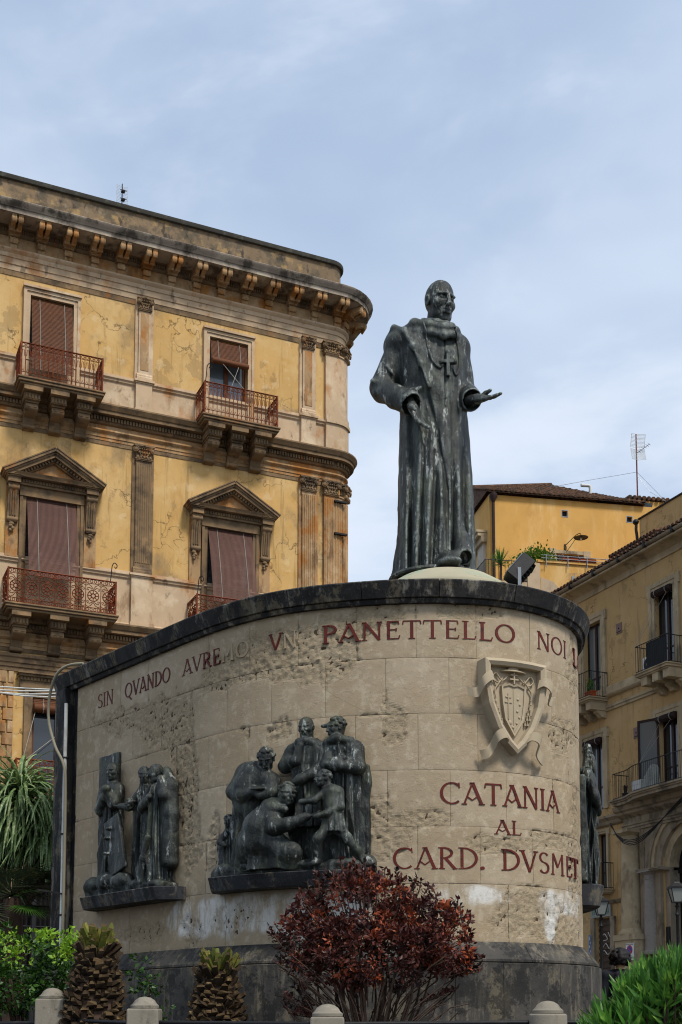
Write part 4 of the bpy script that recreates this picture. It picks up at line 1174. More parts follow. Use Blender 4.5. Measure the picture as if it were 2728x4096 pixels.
# kneeling figure
S = sv((5.15, -.06, 2.6), (6.4, .6, 3.68))
S.path([(5.30, .2, 2.74), (5.44, .24, 2.92), (5.56, .26, 3.12), (5.70, .26, 3.30)], [.13, .19, .2, .15], .06)
S.robe([(2.62, 5.62, .22, .36, .16), (2.8, 5.64, .22, .28, .16), (3.0, 5.60, .22, .2, .15), (3.2, 5.62, .22, .14, .14)], folds(7, .02, 3.0))
S.cap((5.62, .28, 2.95), (5.90, .3, 2.80), .15, .12, .07); S.cap((5.9, .3, 2.8), (5.9, .26, 2.66), .1, .09, .06)
S.path([(5.68, .32, 3.28), (5.77, .38, 3.08), (5.92, .40, 3.10), (6.10, .38, 3.18)], [.11, .095, .075, .05], .035)
hand(S, (6.1, .38, 3.18), (.9, -.1, .25), (0, .5, .8), .16, 1, 1, .3, .006)
head(S, (5.865, .31, 3.46), .25, .8, .1, 1, 'short'); S.cap((5.76, .28, 3.28), (5.85, .3, 3.42), .085, .075, .03)
S.path([(5.64, .33, 3.36), (5.75, .37, 3.30), (5.86, .36, 3.28)], [.05, .05, .04], .03)
child_of(fig_mesh(S, 'figure', None), g2)
# boy
S = sv((5.95, -.06, 2.6), (6.78, .60, 3.78))
S.path([(6.37, .3, 3.14), (6.35, .31, 3.30), (6.35, .31, 3.44)], [.10, .09, .10], .04)
S.cap((6.29, .32, 3.46), (6.42, .3, 3.46), .055, .055, .04)
S.path([(6.28, .33, 3.45), (6.18, .40, 3.35), (6.06, .42, 3.34)], [.05, .042, .032], .02)
S.path([(6.43, .3, 3.45), (6.45, .34, 3.28), (6.32, .40, 3.2), (6.2, .40, 3.17)], [.05, .045, .04, .03], .02)
S.robe([(3.0, 6.37, .3, .135, .12), (3.1, 6.37, .3, .12, .11), (3.2, 6.36, .3, .1, .09)], folds(9, .012, 1.3), .03)
S.path([(6.33, .32, 3.06), (6.22, .38, 2.92), (6.205, .33, 2.70)], [.08, .06, .042], .03); S.path([(6.2, .33, 2.68), (6.17, .40, 2.645)], [.045, .035], .02)
S.path([(6.41, .3, 3.06), (6.50, .28, 2.94), (6.62, .22, 2.80), (6.66, .2, 2.72)], [.08, .06, .042, .035], .03); S.path([(6.66, .2, 2.72), (6.68, .24, 2.66)], [.035, .03], .02)
head(S, (6.26, .34, 3.60), .20, -.9, -.1, 1, 'short'); S.cap((6.33, .32, 3.46), (6.29, .33, 3.56), .05, .05, .02)
child_of(fig_mesh(S, 'figure', None), g2)
# child beside a stump
S = sv((4.8, -.06, 2.6), (5.25, .4, 3.4))
S.robe([(2.62, 5.02, .12, .11, .1), (2.9, 5.0, .12, .09, .09), (3.1, 4.99, .12, .08, .08), (3.18, 4.985, .12, .05, .05)], folds(6, .012))
head(S, (4.985, .14, 3.25), .155, .3, .1, 1, 'short')
S.path([(5.0, .2, 3.1), (4.95, .25, 3.0), (5.04, .26, 2.95)], [.04, .035, .03], .02)
S.path([(4.9, .1, 3.02), (4.86, .1, 3.08)], [.06, .05], .02); S.path([(4.92, .1, 2.65), (4.88, .1, 2.95), (4.86, .1, 3.05)], [.1, .08, .06], .04)
child_of(fig_mesh(S, 'figure', None), g2)

# --- group with the veiled woman and tilted stone
g1 = thing('bronze_relief', 'bronze relief of a praying man, a veiled woman and a tilted stone', 'relief', wpt(2.9, .1, 2.57))
S = sv((1.85, -.06, 2.55), (3.95, .45, 2.95))
S.box((2.9, .1, 2.6), (.95, .17, .04), .03, rd=.03)
for a, o, z, ra, ro, rz in ((2.1, .2, 2.72, .2, .14, .12), (2.5, .22, 2.74, .25, .14, .13), (2.85, .22, 2.72, .2, .14, .12), (3.2, .18, 2.66, .2, .12, .06), (3.6, .18, 2.63, .25, .12, .05)): S.ell((a, o, z), (ra, ro, rz), .05)
child_of(fig_mesh(S, 'rocks', None, .008, 24), g1)
S = sv((1.8, -.06, 2.6), (2.55, .14, 4.6))
S.box((2.13, .0, 3.6), (.26, .045, .93), .01, rd=.012)
child_of(fig_mesh(S, 'slab', None, .003, 20), g1)
S = sv((1.95, -.06, 2.7), (2.85, .45, 4.42))
S.robe([(2.8, 2.32, .1, .24, .13), (3.2, 2.34, .1, .20, .13), (3.6, 2.36, .1, .19, .13), (3.9, 2.38, .11, .2, .12), (4.06, 2.39, .1, .13, .1)], folds(8, .018, .7))
S.cap((2.22, .12, 4.02), (2.52, .12, 4.0), .085, .085, .05)
S.path([(2.2, .13, 3.98), (2.24, .2, 3.74), (2.44, .27, 3.86), (2.52, .28, 3.94)], [.09, .085, .06, .045], .03)
S.path([(2.54, .13, 3.96), (2.56, .2, 3.78), (2.54, .28, 3.92)], [.085, .08, .05], .03)
S.ell((2.54, .3, 3.97), (.07, .06, .06), .02)
head(S, (2.42, .14, 4.24), .245, .35, .1, 1, None); S.cap((2.4, .1, 4.0), (2.41, .12, 4.18), .075, .07, .03)
child_of(fig_mesh(S, 'figure', None), g1)
S = sv((3.1, -.06, 2.58), (3.98, .5, 4.25))
S.robe([(2.6, 3.55, .12, .27, .16), (2.9, 3.55, .12, .22, .15), (3.3, 3.54, .12, .18, .14), (3.55, 3.54, .13, .155, .12), (3.75, 3.54, .13, .17, .12), (3.88, 3.54, .12, .12, .09)], folds(10, .022, 2.6))
S.cap((3.40, .13, 3.83), (3.68, .13, 3.82), .07, .07, .05)
S.path([(3.39, .14, 3.80), (3.32, .2, 3.62), (3.48, .29, 3.62), (3.60, .29, 3.72)], [.075, .07, .055, .04], .03)
S.path([(3.69, .14, 3.80), (3.80, .2, 3.72), (3.74, .22, 3.94)], [.075, .065, .045], .03)
S.path([(3.70, .1, 4.05), (3.80, .1, 3.85), (3.82, .1, 3.5), (3.80, .1, 2.9)], [.06, .09, .1, .11], .05)
head(S, (3.55, .18, 4.03), .235, -.15, .15, 1, 'veil'); S.cap((3.54, .13, 3.82), (3.55, .15, 3.95), .06, .06, .03)
S.path([(3.6, .3, 3.2), (3.5, .3, 2.95), (3.42, .28, 2.68)], [.04, .04, .05], .04)
child_of(fig_mesh(S, 'figure', None), g1)
S = sv((2.75, -.06, 2.6), (3.4, .35, 4.25))
S.robe([(2.7, 3.12, .06, .2, .1), (3.2, 3.1, .06, .17, .1), (3.6, 3.1, .06, .15, .1), (3.85, 3.12, .07, .14, .09), (3.96, 3.14, .07, .08, .07)], folds(9, .016, 5.0))
head(S, (3.165, .1, 4.08), .21, .9, .1, 1, 'short'); S.cap((3.14, .07, 3.88), (3.16, .09, 4.0), .055, .055, .03)
S.path([(3.08, .14, 3.82), (2.98, .22, 3.68), (2.84, .26, 3.70)], [.06, .055, .04], .03)
hand(S, (2.84, .26, 3.7), (-.9, .1, .15), (0, .4, .9), .15, 1.3, 1, .2, .006)
head(S, (3.03, .22, 3.70), .16, -.4, .2, 1, 'short')
child_of(fig_mesh(S, 'figure', None), g1)
S = sv((2.4, -.0, 2.75), (3.15, .5, 3.65))
B = basis(.25, -.35, 1); c_, s_ = math.cos(.28), math.sin(.28)
Rm = np.array([[c_, 0, s_], [0, 1, 0], [-s_, 0, c_]])
S.box((2.75, .27, 3.2), (.19, .028, .38), .008, B=Rm, rd=.012)
for q in ((2.62, .32, 3.3), (2.6, .32, 3.1), (2.66, .32, 3.42)): S.ell(q, (.05, .04, .025), .015)
child_of(fig_mesh(S, 'tilted_stone', None, .003, 20), g1)

# --- group round the corner of the wall
g3 = thing('bronze_relief', 'bronze relief of a bearded figure round the bend of the wall', 'relief', wpt(10.9, .1, 2.6))
S = sv((9.85, -.06, 2.58), (12.0, .62, 4.75))
S.box((10.9, .05, 3.35), (.9, .08, .72), .03, rd=.03)
S.robe([(2.62, 10.5, .14, .3, .2), (3.2, 10.5, .16, .26, .2), (3.8, 10.5, .18, .24, .2), (4.1, 10.5, .18, .24, .18), (4.25, 10.5, .16, .14, .12)], folds(9, .03, .5))
S.robe([(2.62, 11.2, .18, .3, .22), (3.1, 11.2, .2, .24, .2), (3.5, 11.2, .2, .2, .17), (3.7, 11.2, .18, .12, .1)], folds(8, .03, 1.5))
head(S, (10.5, .24, 4.44), .27, -.3, .1, 1, 'short'); S.ell((10.48, .32, 4.28), (.09, .09, .13), .05); S.cap((10.5, .17, 4.2), (10.5, .2, 4.4), .09, .08, .03)
head(S, (11.2, .26, 3.86), .24, .2, .1, 1, 'short'); S.cap((11.2, .18, 3.66), (11.2, .22, 3.8), .07, .07, .03)
S.path([(10.3, .2, 4.1), (10.25, .34, 3.8), (10.45, .44, 3.65)], [.11, .1, .07], .04)
S.path([(10.7, .2, 4.1), (10.85, .38, 3.8), (10.75, .46, 3.55)], [.11, .1, .07], .04)
S.path([(11.05, .28, 3.4), (10.9, .42, 3.2), (11.0, .46, 3.0)], [.1, .09, .07], .04)
S.path([(10.6, .35, 3.3), (10.7, .42, 3.0), (10.62, .36, 2.66)], [.12, .1, .08], .05)
S.wob(.006, 15)
def bend3(P):
    return wpts(P[:, 0], P[:, 1] * .56, 2.6 + (P[:, 2] - 2.6) * .93)
S.wob(.002, 40)
child_of(link('figure', np_mesh('figure', [S.mesh()], M['bronze'], bend3), None), g3)
# ---------------------------------------------------------------- ochre corner palazzo (local x along the street, -y towards the square)
palazzo = thing('palazzo', 'ochre corner palazzo with heavy bracketed cornice, pedimented windows and rusty balconies', 'building', (-6.07, 32.5, 0), math.atan2(.40356, .91495))
XE, CR = 6.4, 0.5
def lpath(p, x0=-8.5, yb=9.0):
    pts = [(x0, -p), (XE, -p)]
    for i in range(1, 9):
        a = -math.pi / 2 + math.pi / 2 * i / 8
        pts.append((XE + (CR + p) * math.cos(a), CR + (CR + p) * math.sin(a)))
    pts.append((XE + CR + p, yb))
    return pts
def lsweep(name, prof, mat, parent=None, smooth=32, x0=-8.5):
    """prof: (p, z) from bottom to top, closed at the back"""
    zs = [z for _, z in prof]
    pr = [(-0.22, zs[0])] + list(prof) + [(-0.22, zs[-1])]
    rows = [lpath(p, x0) for p, _ in pr]
    m = len(pr); n = len(rows[0]); vs = []; fs = []
    for i in range(n):
        for j in range(m): vs.append((*rows[j][i], pr[j][1]))
    for i in range(n - 1):
        for j in range(m - 1): fs.append((i * m + j, (i + 1) * m + j, (i + 1) * m + j + 1, i * m + j + 1))
    fs += [tuple(range(m))[::-1], tuple((n - 1) * m + j for j in range(m))]
    return MB().add(vs, fs).build(name, mat, parent or palazzo, smooth=smooth)

def holed_wall(x0, x1, z0, z1, holes, depth=0.3, y=0.0):
    """front skin with openings (hx0,hx1,hz0,hz1) and their reveals"""
    mb = MB()
    xs = sorted({x0, x1, *[h[0] for h in holes], *[h[1] for h in holes]}); zs = sorted({z0, z1, *[h[2] for h in holes], *[h[3] for h in holes]})
    for a, b in zip(xs[:-1], xs[1:]):
        for c, d in zip(zs[:-1], zs[1:]):
            mx, mz = (a + b) / 2, (c + d) / 2
            if any(h[0] < mx < h[1] and h[2] < mz < h[3] for h in holes): continue
            mb.quad((a, y, c), (b, y, c), (b, y, d), (a, y, d))
    for a, b, c, d in holes:
        mb.quad((a, y, c), (a, y, d), (a, y + depth, d), (a, y + depth, c)); mb.quad((b, y, d), (b, y, c), (b, y + depth, c), (b, y + depth, d))
        mb.quad((a, y, d), (b, y, d), (b, y + depth, d), (a, y + depth, d)); mb.quad((b, y, c), (a, y, c), (a, y + depth, c), (b, y + depth, c))
    return mb
WU = [(-2.42, -1.27), (2.56, 3.70)]        # upper openings
WL = [(-2.39, -1.06), (2.56, 3.89)]        # first-floor openings
holes = [(a, b, 17.46, 20.17) for a, b in WU] + [(a, b, 11.5, 14.66) for a, b in WL] + [(-2.09, -0.75, 6.6, 9.30), (2.9, 4.2, 6.6, 9.30), (-2.50, -0.45, 0.0, 4.75)]
wmb = holed_wall(-8.5, XE, 0, 21.4, holes)
n0 = lpath(0.0)[1:]
for a, b in zip(n0[:-1], n0[1:]): wmb.quad((*a, 0), (*b, 0), (*b, 21.4), (*a, 21.4))
wall_l = wmb.build('wall', M['stucco'], palazzo, smooth=30)

# roof parapet and its dark coping
lsweep('parapet', [(-.10, 22.0), (-.10, 23.38)], M['parapet'])
lsweep('coping', [(-.10, 23.38), (-.02, 23.385), (-.01, 23.42), (-.01, 23.5), (-.05, 23.53), (-.11, 23.55)], M['coping'])
# main cornice
lsweep('cornice', [(.22, 21.90), (.70, 21.92), (.75, 21.93), (.75, 22.05), (.78, 22.06), (.80, 22.10), (.86, 22.15), (.88, 22.21), (.86, 22.23), (.0, 22.30)], M['cornice'])
lsweep('bed_moulding', [(.02, 21.70), (.08, 21.73), (.10, 21.76), (.10, 21.89), (.22, 21.90)], M['trim_dark'])
lsweep('frieze', [(.03, 21.33), (.03, 21.70)], M['trim'])
lsweep('architrave', [(.03, 20.78), (.03, 20.93), (.055, 20.935), (.055, 21.10), (.08, 21.105), (.08, 21.22), (.12, 21.25), (.15, 21.29), (.15, 21.33), (.03, 21.335)], M['trim_light'])
lsweep('wall_band', [(.018, 20.63), (.018, 20.775)], M['trim_dark'])
# bed dentils between the brackets
def scroll(mb, cx, cy, cz, r, w, n=10):
    """volute roll with its axis along x, centre (cx,cy,cz)"""
    mb.lathe([(r * .35, -w / 2 - .012), (r * .5, -w / 2 - .012), (r * .62, -w / 2), (r, -w / 2), (r * .86, -w / 4), (r, 0), (r * .86, w / 4), (r, w / 2), (r * .62, w / 2), (r * .5, w / 2 + .012), (r * .35, w / 2 + .012)], (cx, cy, cz), n, axis='x')
def modillion_mesh():
    mb = MB()
    w = .19
    # lower console on the frieze
    mb.prism([(0, 21.30), (-.10, 21.30), (-.12, 21.38), (-.15, 21.44), (-.22, 21.47), (0, 21.56)], -w / 2, w / 2, 'x')
    scroll(mb, 0, -.18, 21.475, .065, w + .01)
    for k in (-.06, 0, .06): mb.box(k - .012, k + .012, -.125, -.05, 21.30, 21.40)
    mb.box(-.13, .13, -.26, 0, 21.545, 21.575); mb.box(-.15, .15, -.30, 0, 21.575, 21.60)
    mb.box(-.165, .165, -.42, 0, 21.60, 21.625); mb.box(-.155, .155, -.415, 0, 21.625, 21.70)
    for k in range(4): mb.box(-.15 + k * .084, -.10 + k * .084, -.445, -.40, 21.635, 21.698)
    mb.box(-.17, .17, -.46, 0, 21.70, 21.725)
    # twin scrolls under the corona
    for sx in (-.085, .085):
        mb.prism([(-.40, 21.73), (-.42, 21.60), (-.55, 21.585), (-.70, 21.62), (-.92, 21.64), (-.98, 21.73)], sx - .055, sx + .055, 'x')
        scroll(mb, sx, -.90, 21.655, .07, .12); scroll(mb, sx, -.50, 21.60, .05, .12)
    mb.v = [(x, y * .74, 21.30 + (z - 21.30) * 1.44) for x, y, z in mb.v]
    return mb.mesh('bracket', M['trim'], 40)
mod = modillion_mesh()
MODX = [-2.90 + .7205 * i for i in range(-5, 14)]
for x in MODX: link('bracket', mod, palazzo, (x, 0, 0))
for ang in (40, 85):
    a = R(-90 + ang)
    link('bracket', mod, palazzo, (XE + CR * math.cos(a), CR + CR * math.sin(a), 0), (0, 0, R(ang)))
for y in (1.4, 2.1, 2.8, 3.5): link('bracket', mod, palazzo, (XE + CR, y, 0), (0, 0, R(90)))
dn = MB()
for i in range(len(MODX) - 1):
    for k in range(5):
        x = MODX[i] + .21 + k * .066
        dn.box(x, x + .036, -.14, -.09, 21.78, 21.885)
dn.build('dentils', M['trim_dark'], palazzo)['kind'] = 'stuff'

# second-floor ledge with dentils, frieze and architrave below it
def entablature(zt):
    lsweep('ledge', [(.12, zt - .26), (.30, zt - .25), (.30, zt - .16), (.33, zt - .15), (.36, zt - .10), (.40, zt - .04), (.40, zt), (.0, zt + .05)], M['trim_dark'])
    lsweep('dentil_band', [(.03, zt - .46), (.10, zt - .44), (.13, zt - .40), (.13, zt - .27)], M['trim_dark'])
    d = MB(); x = -8.4
    while x < XE - .05:
        d.box(x, x + .05, -.185, -.12, zt - .385, zt - .28); x += .082
    for i in range(9):
        a = R(-84 + i * 10); q = Matrix.Translation((XE, CR, 0)) @ Matrix.Rotation(a, 4, 'Z')
        d.box(CR + .11, CR + .185, -.025, .025, zt - .385, zt - .28, q)
    d.build('dentils', M['trim_dark'], palazzo)['kind'] = 'stuff'
    lsweep('frieze', [(.035, zt - .60), (.035, zt - .46)], M['trim'])
    lsweep('architrave', [(.03, zt - .88), (.03, zt - .80), (.05, zt - .795), (.05, zt - .70), (.07, zt - .69), (.12, zt - .64), (.12, zt - .60)], M['trim'])
    lsweep('wall_band', [(.018, zt - .99), (.018, zt - .885)], M['trim_dark'])
entablature(17.43)
entablature(11.42)
# dados (pedestal zones) with their caps
for z0, z1 in ((17.44, 18.33), (11.43, 12.87)):
    lsweep('dado', [(.05, z0), (.05, z0 + .12), (.025, z0 + .15), (.025, z1 - .06)], M['trim_light'])
    lsweep('dado_cap', [(.03, z1 - .08), (.07, z1 - .05), (.07, z1 - .01), (.11, z1 + .02), (.11, z1 + .05), (.035, z1 + .055), (.035, z1 + .14), (.0, z1 + .142)], M['trim_light'])

def leafy(mb, x, z, r, rs):
    for k in range(5):
        mb.ball((x + rs.uniform(-r, r), rs.uniform(-.03, 0), z + rs.uniform(-r, r) * .6), (r * .35, .03, r * .3), 6, 4)
def capital(w, h, seed, kind=0):
    mb = MB(); rs = random.Random(seed)
    mb.prism([(-w * .5, 0), (w * .5, 0), (w * .56, h * .75), (-w * .56, h * .75)], -.13, .0, 'y')
    mb.box(-w * .55, w * .55, -.15, 0, -.03, .0); mb.box(-w * .58, w * .58, -.165, 0, .0, .025)
    mb.box(-w * .68, w * .68, -.20, 0, h * .88, h); mb.box(-w * .62, w * .62, -.18, 0, h * .8, h * .88)
    for sx in (-1, 1):
        M4 = Matrix.Translation((sx * w * .54, -.17, h * .66)) @ Matrix.Rotation(R(sx * 20), 4, 'Z')
        r = h * .21
        mb.lathe([(r, .09), (r, -.02), (r * .82, -.025), (r * .8, -.012), (r * .55, -.012), (r * .53, -.03), (r * .25, -.035)], (0, 0, 0), 12, M=M4, axis='y')
        mb.tube([(sx * w * .36, -.15, h * .62), (sx * w * .28, -.155, h * .35), (sx * w * .1, -.16, h * .18), (0, -.16, h * .15)], .018, 5)
        leafy(mb, sx * w * .45, h * .32, h * .2, rs)
    for k in range(5):
        x = (k - 2) / 2 * w * .42
        mb.ball((x, -.15, h * .14), (w * .09, .035, h * .13), 6, 5)
        mb.ball((x * .8, -.16, h * .45), (w * .08, .03, h * .08), 6, 5)
    for k in range(5): mb.ball(((k - 2) / 2 * w * .3, -.17, h * .70), (w * .065, .025, h * .06), 6, 4)
    mb.ball((0, -.2, h * .94), (w * .09, .03, h * .09), 6, 5)
    return mb.mesh('capital', M['trim_dark'], 50)

def pilaster(x, w, zped, zbase, zcap, ztop, fluted, mat, seed, ped_w=None):
    """panel strip, pedestal, base, shaft and capital of one pilaster"""
    sh = MB()
    sh.box(x - w / 2 - .09, x + w / 2 + .09, -.055, .02, zbase, ztop)
    sh.box(x - w / 2, x + w / 2, -.11, .0, zbase + .2, zcap)
    o = sh.build('pilaster', mat, palazzo)
    if fluted:
        f = MB(); nfl = 7
        for k in range(nfl):
            xx = x - w / 2 + w * (k + .5) / nfl
            f.tube([(xx, -.108, zbase + .32), (xx, -.108, zcap - .12)], w / nfl * .40, 6)
        f.build('flutes', mat, o, smooth=60)['kind'] = 'stuff'
    else:
        f = MB(); f.box(x - w / 2 + .05, x + w / 2 - .05, -.122, -.1, zbase + .3, zcap - .08); f.build('panel', M['trim'], o)
    b = MB()
    b.prism([(0, zbase), (-.17, zbase), (-.17, zbase + .07), (-.15, zbase + .1), (-.15, zbase + .14), (-.13, zbase + .17), (-.115, zbase + .2), (0, zbase + .2)], x - w / 2 - .05, x + w / 2 + .05, 'x')
    b.build('foot', mat, o)
    pw = ped_w or w + .12
    pd = MB()
    pd.box(x - pw / 2, x + pw / 2, -.14, .0, zped + .16, zbase - .10)
    pd.box(x - pw / 2 - .03, x + pw / 2 + .03, -.165, .0, zped, zped + .12); pd.box(x - pw / 2 - .015, x + pw / 2 + .015, -.15, 0, zped + .12, zped + .16)
    pd.box(x - pw / 2 - .02, x + pw / 2 + .02, -.16, 0, zbase - .10, zbase - .06); pd.box(x - pw / 2 - .06, x + pw / 2 + .06, -.2, 0, zbase - .06, zbase - .001)
    pd.build('pedestal', M['trim_light'], o)
    link('capital', capital(w, ztop - zcap, seed), o, (x, 0, zcap))
for i, x in enumerate((-4.25, .68, 5.55)):
    pilaster(x, .33, 17.45, 18.42, 20.46, 20.80, False, M['trim_light'], 10 + i)
    pilaster(x + .03, .42, 11.44, 12.94, 16.16, 16.56, True, M['trim_dark'] if i == 1 else M['trim'], 20 + i, .58)
# rounded corner pilasters
def corner_pilaster(zped, zbase, zcap, ztop, fluted, mat, seed, x0):
    def sec(name, p, z0, z1, m, par):
        pts = [(x0, -p), (XE, -p)] + [(XE + (CR + p) * math.cos(-math.pi / 2 + math.pi * .36 * i / 8), CR + (CR + p) * math.sin(-math.pi / 2 + math.pi * .36 * i / 8)) for i in range(1, 9)]
        n = len(pts); mb = MB()
        mb.add([(*q, z0) for q in pts] + [(*q, z1) for q in pts], [(i, i + 1, n + i + 1, n + i) for i in range(n - 1)])
        mb.add([(x0, 0.05, z0), (x0, -p, z0), (x0, -p, z1), (x0, .05, z1)], [(0, 1, 2, 3)])
        e = pts[-1]; mb.add([(e[0], e[1], z0), (e[0] - .15, e[1] + .05, z0), (e[0] - .15, e[1] + .05, z1), (e[0], e[1], z1)], [(0, 1, 2, 3)])
        mb.add([(*q, z1) for q in pts] + [(XE, .3, z1)], [tuple(range(n + 1))])
        mb.add([(*q, z0) for q in pts] + [(XE, .3, z0)], [tuple(range(n + 1))[::-1]])
        return mb.build(name, m, par, smooth=40)
    o = sec('pilaster', .11, zbase + .2, zcap, mat, palazzo)
    sec('foot', .15, zbase, zbase + .2, mat, o); sec('pedestal', .14, zped, zbase - .1, M['trim_light'], o); sec('pedestal_cap', .19, zbase - .1, zbase - .002, M['trim_light'], o)
    sec('neck', .14, zcap - .04, zcap, mat, o)
    if fluted:
        f = MB()
        for k in range(6):
            x = x0 + .05 + k * .075
            if x < XE: f.tube([(x, -.108, zbase + .32), (x, -.108, zcap - .12)], .026, 6)
        for k in range(8):
            a = -math.pi / 2 + .06 + k * .13
            q = (XE + (CR + .108) * math.cos(a), CR + (CR + .108) * math.sin(a))
            f.tube([(*q, zbase + .32), (*q, zcap - .12)], .026, 6)
        f.build('flutes', mat, o, smooth=60)['kind'] = 'stuff'
    h = ztop - zcap
    link('capital', capital(.42, h, seed), o, (6.28, 0, zcap)); link('capital', capital(.36, h, seed + 1), o, (XE + CR * math.cos(R(-42)), CR + CR * math.sin(R(-42)), zcap), (0, 0, R(48)))
corner_pilaster(17.45, 18.42, 20.46, 20.80, False, M['trim_light'], 31, 6.10)
corner_pilaster(11.44, 12.94, 16.16, 16.56, True, M['trim'], 33, 6.06)
for z in (15.95, 14.98):
    MB().box(6.35, 6.75, -.20, -.1, z, z + .05).build('iron_strap', M['iron'], palazzo)

def frame_bars(mb, a, b, c, d, w, y0, y1):
    mb.box(a - w, a, y0, y1, c, d + w); mb.box(b, b + w, y0, y1, c, d + w); mb.box(a, b, y0, y1, d, d + w)
def casement(a, b, z0, z1, y, mat, gl, par, mull=1):
    f = MB(); w = .07
    f.box(a, a + w, y, y + .06, z0, z1); f.box(b - w, b, y, y + .06, z0, z1); f.box(a + w, b - w, y, y + .06, z1 - w, z1); f.box(a + w, b - w, y, y + .06, z0, z0 + w * 1.6)
    m = (a + b) / 2
    f.box(m - .06, m + .06, y - .015, y + .06, z0 + w * 1.6, z1 - w)
    zz = z0 + (z1 - z0) * .32
    f.box(a + w, m - .06, y + .004, y + .055, zz, zz + .05); f.box(m + .06, b - w, y + .004, y + .055, zz, zz + .05)
    o = f.build('casement', mat, par)
    for x0, x1 in ((a + w, m - .06), (m + .06, b - w)):
        for q0, q1 in ((z0 + w * 1.6, zz), (zz + .05, z1 - w)):
            MB().box(x0, x1, y + .03, y + .036, q0, q1).build('pane', gl, o)
    return o
def slat_blind(name, x0, x1, ztop, zbot, y0, ybot, mat, par, pitch=.034, sag=.12):
    mb = MB(); L = math.hypot(ztop - zbot, ybot - y0); n = int(L / pitch)
    def pt(t): return (y0 + (ybot - y0) * (t + sag * math.sin(t * math.pi) * .6), ztop + (zbot - ztop) * t)
    for i in range(n):
        ya, za = pt(i / n); yb, zb = pt((i + .80) / n)
        mb.add([(x0, ya, za), (x1, ya, za), (x1, yb - .006, zb), (x0, yb - .006, zb), (x0, ya + .006, za), (x1, ya + .006, za), (x1, yb, zb), (x0, yb, zb)], [(0, 1, 2, 3), (7, 6, 5, 4), (0, 4, 5, 1), (3, 2, 6, 7), (0, 3, 7, 4), (1, 5, 6, 2)])
    o = mb.build(name, mat, par); o['kind'] = 'stuff'
    for fx in (.2, .8):
        x = x0 + (x1 - x0) * fx
        MB().tube([(x, pt(k / 8)[0] - .014, pt(k / 8)[1]) for k in range(9)], .009, 5).build('cord', M['cord'], o)
    return o
# upper-floor windows
for i, (a, b) in enumerate(WU):
    f = MB(); frame_bars(f, a, b, 17.6, 20.17, .10, -.09, .02); frame_bars(f, a - .10, b + .10, 17.6, 20.27, .08, -.12, .015)
    f.box(a - .20, b + .20, -.17, 0, 20.36, 20.42)
    w = f.build('window', M['trim_light'], palazzo)
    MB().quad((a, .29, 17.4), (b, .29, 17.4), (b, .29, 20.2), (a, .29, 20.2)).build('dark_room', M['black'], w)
    casement(a, b, 17.5, 20.15, .17, M['wood'], M['glass_pale'], w)
    if i == 0: slat_blind('blind', a + .03, b - .03, 20.12, 17.95, -.02, -.42, M['blind_brown'], w, .04, .2)
    else:
        slat_blind('blind', a + .03, b - .03, 20.12, 19.45, -.02, -.16, M['blind_brown'], w, .04, .1)
        r = MB(); r.lathe([(.07, 0), (.08, .02), (.08, 1.06), (.07, 1.08)], (a + .03, -.2, 19.42), 12, axis='x'); r.build('roll', M['blind_brown'], w, smooth=50)
        for x, x2 in ((a + .3, b - .1), (b - .3, a + .35)): MB().tube([(x, -.2, 19.42), (x2, -.75, 18.2)], .008, 4).build('cord', M['cord'], w)
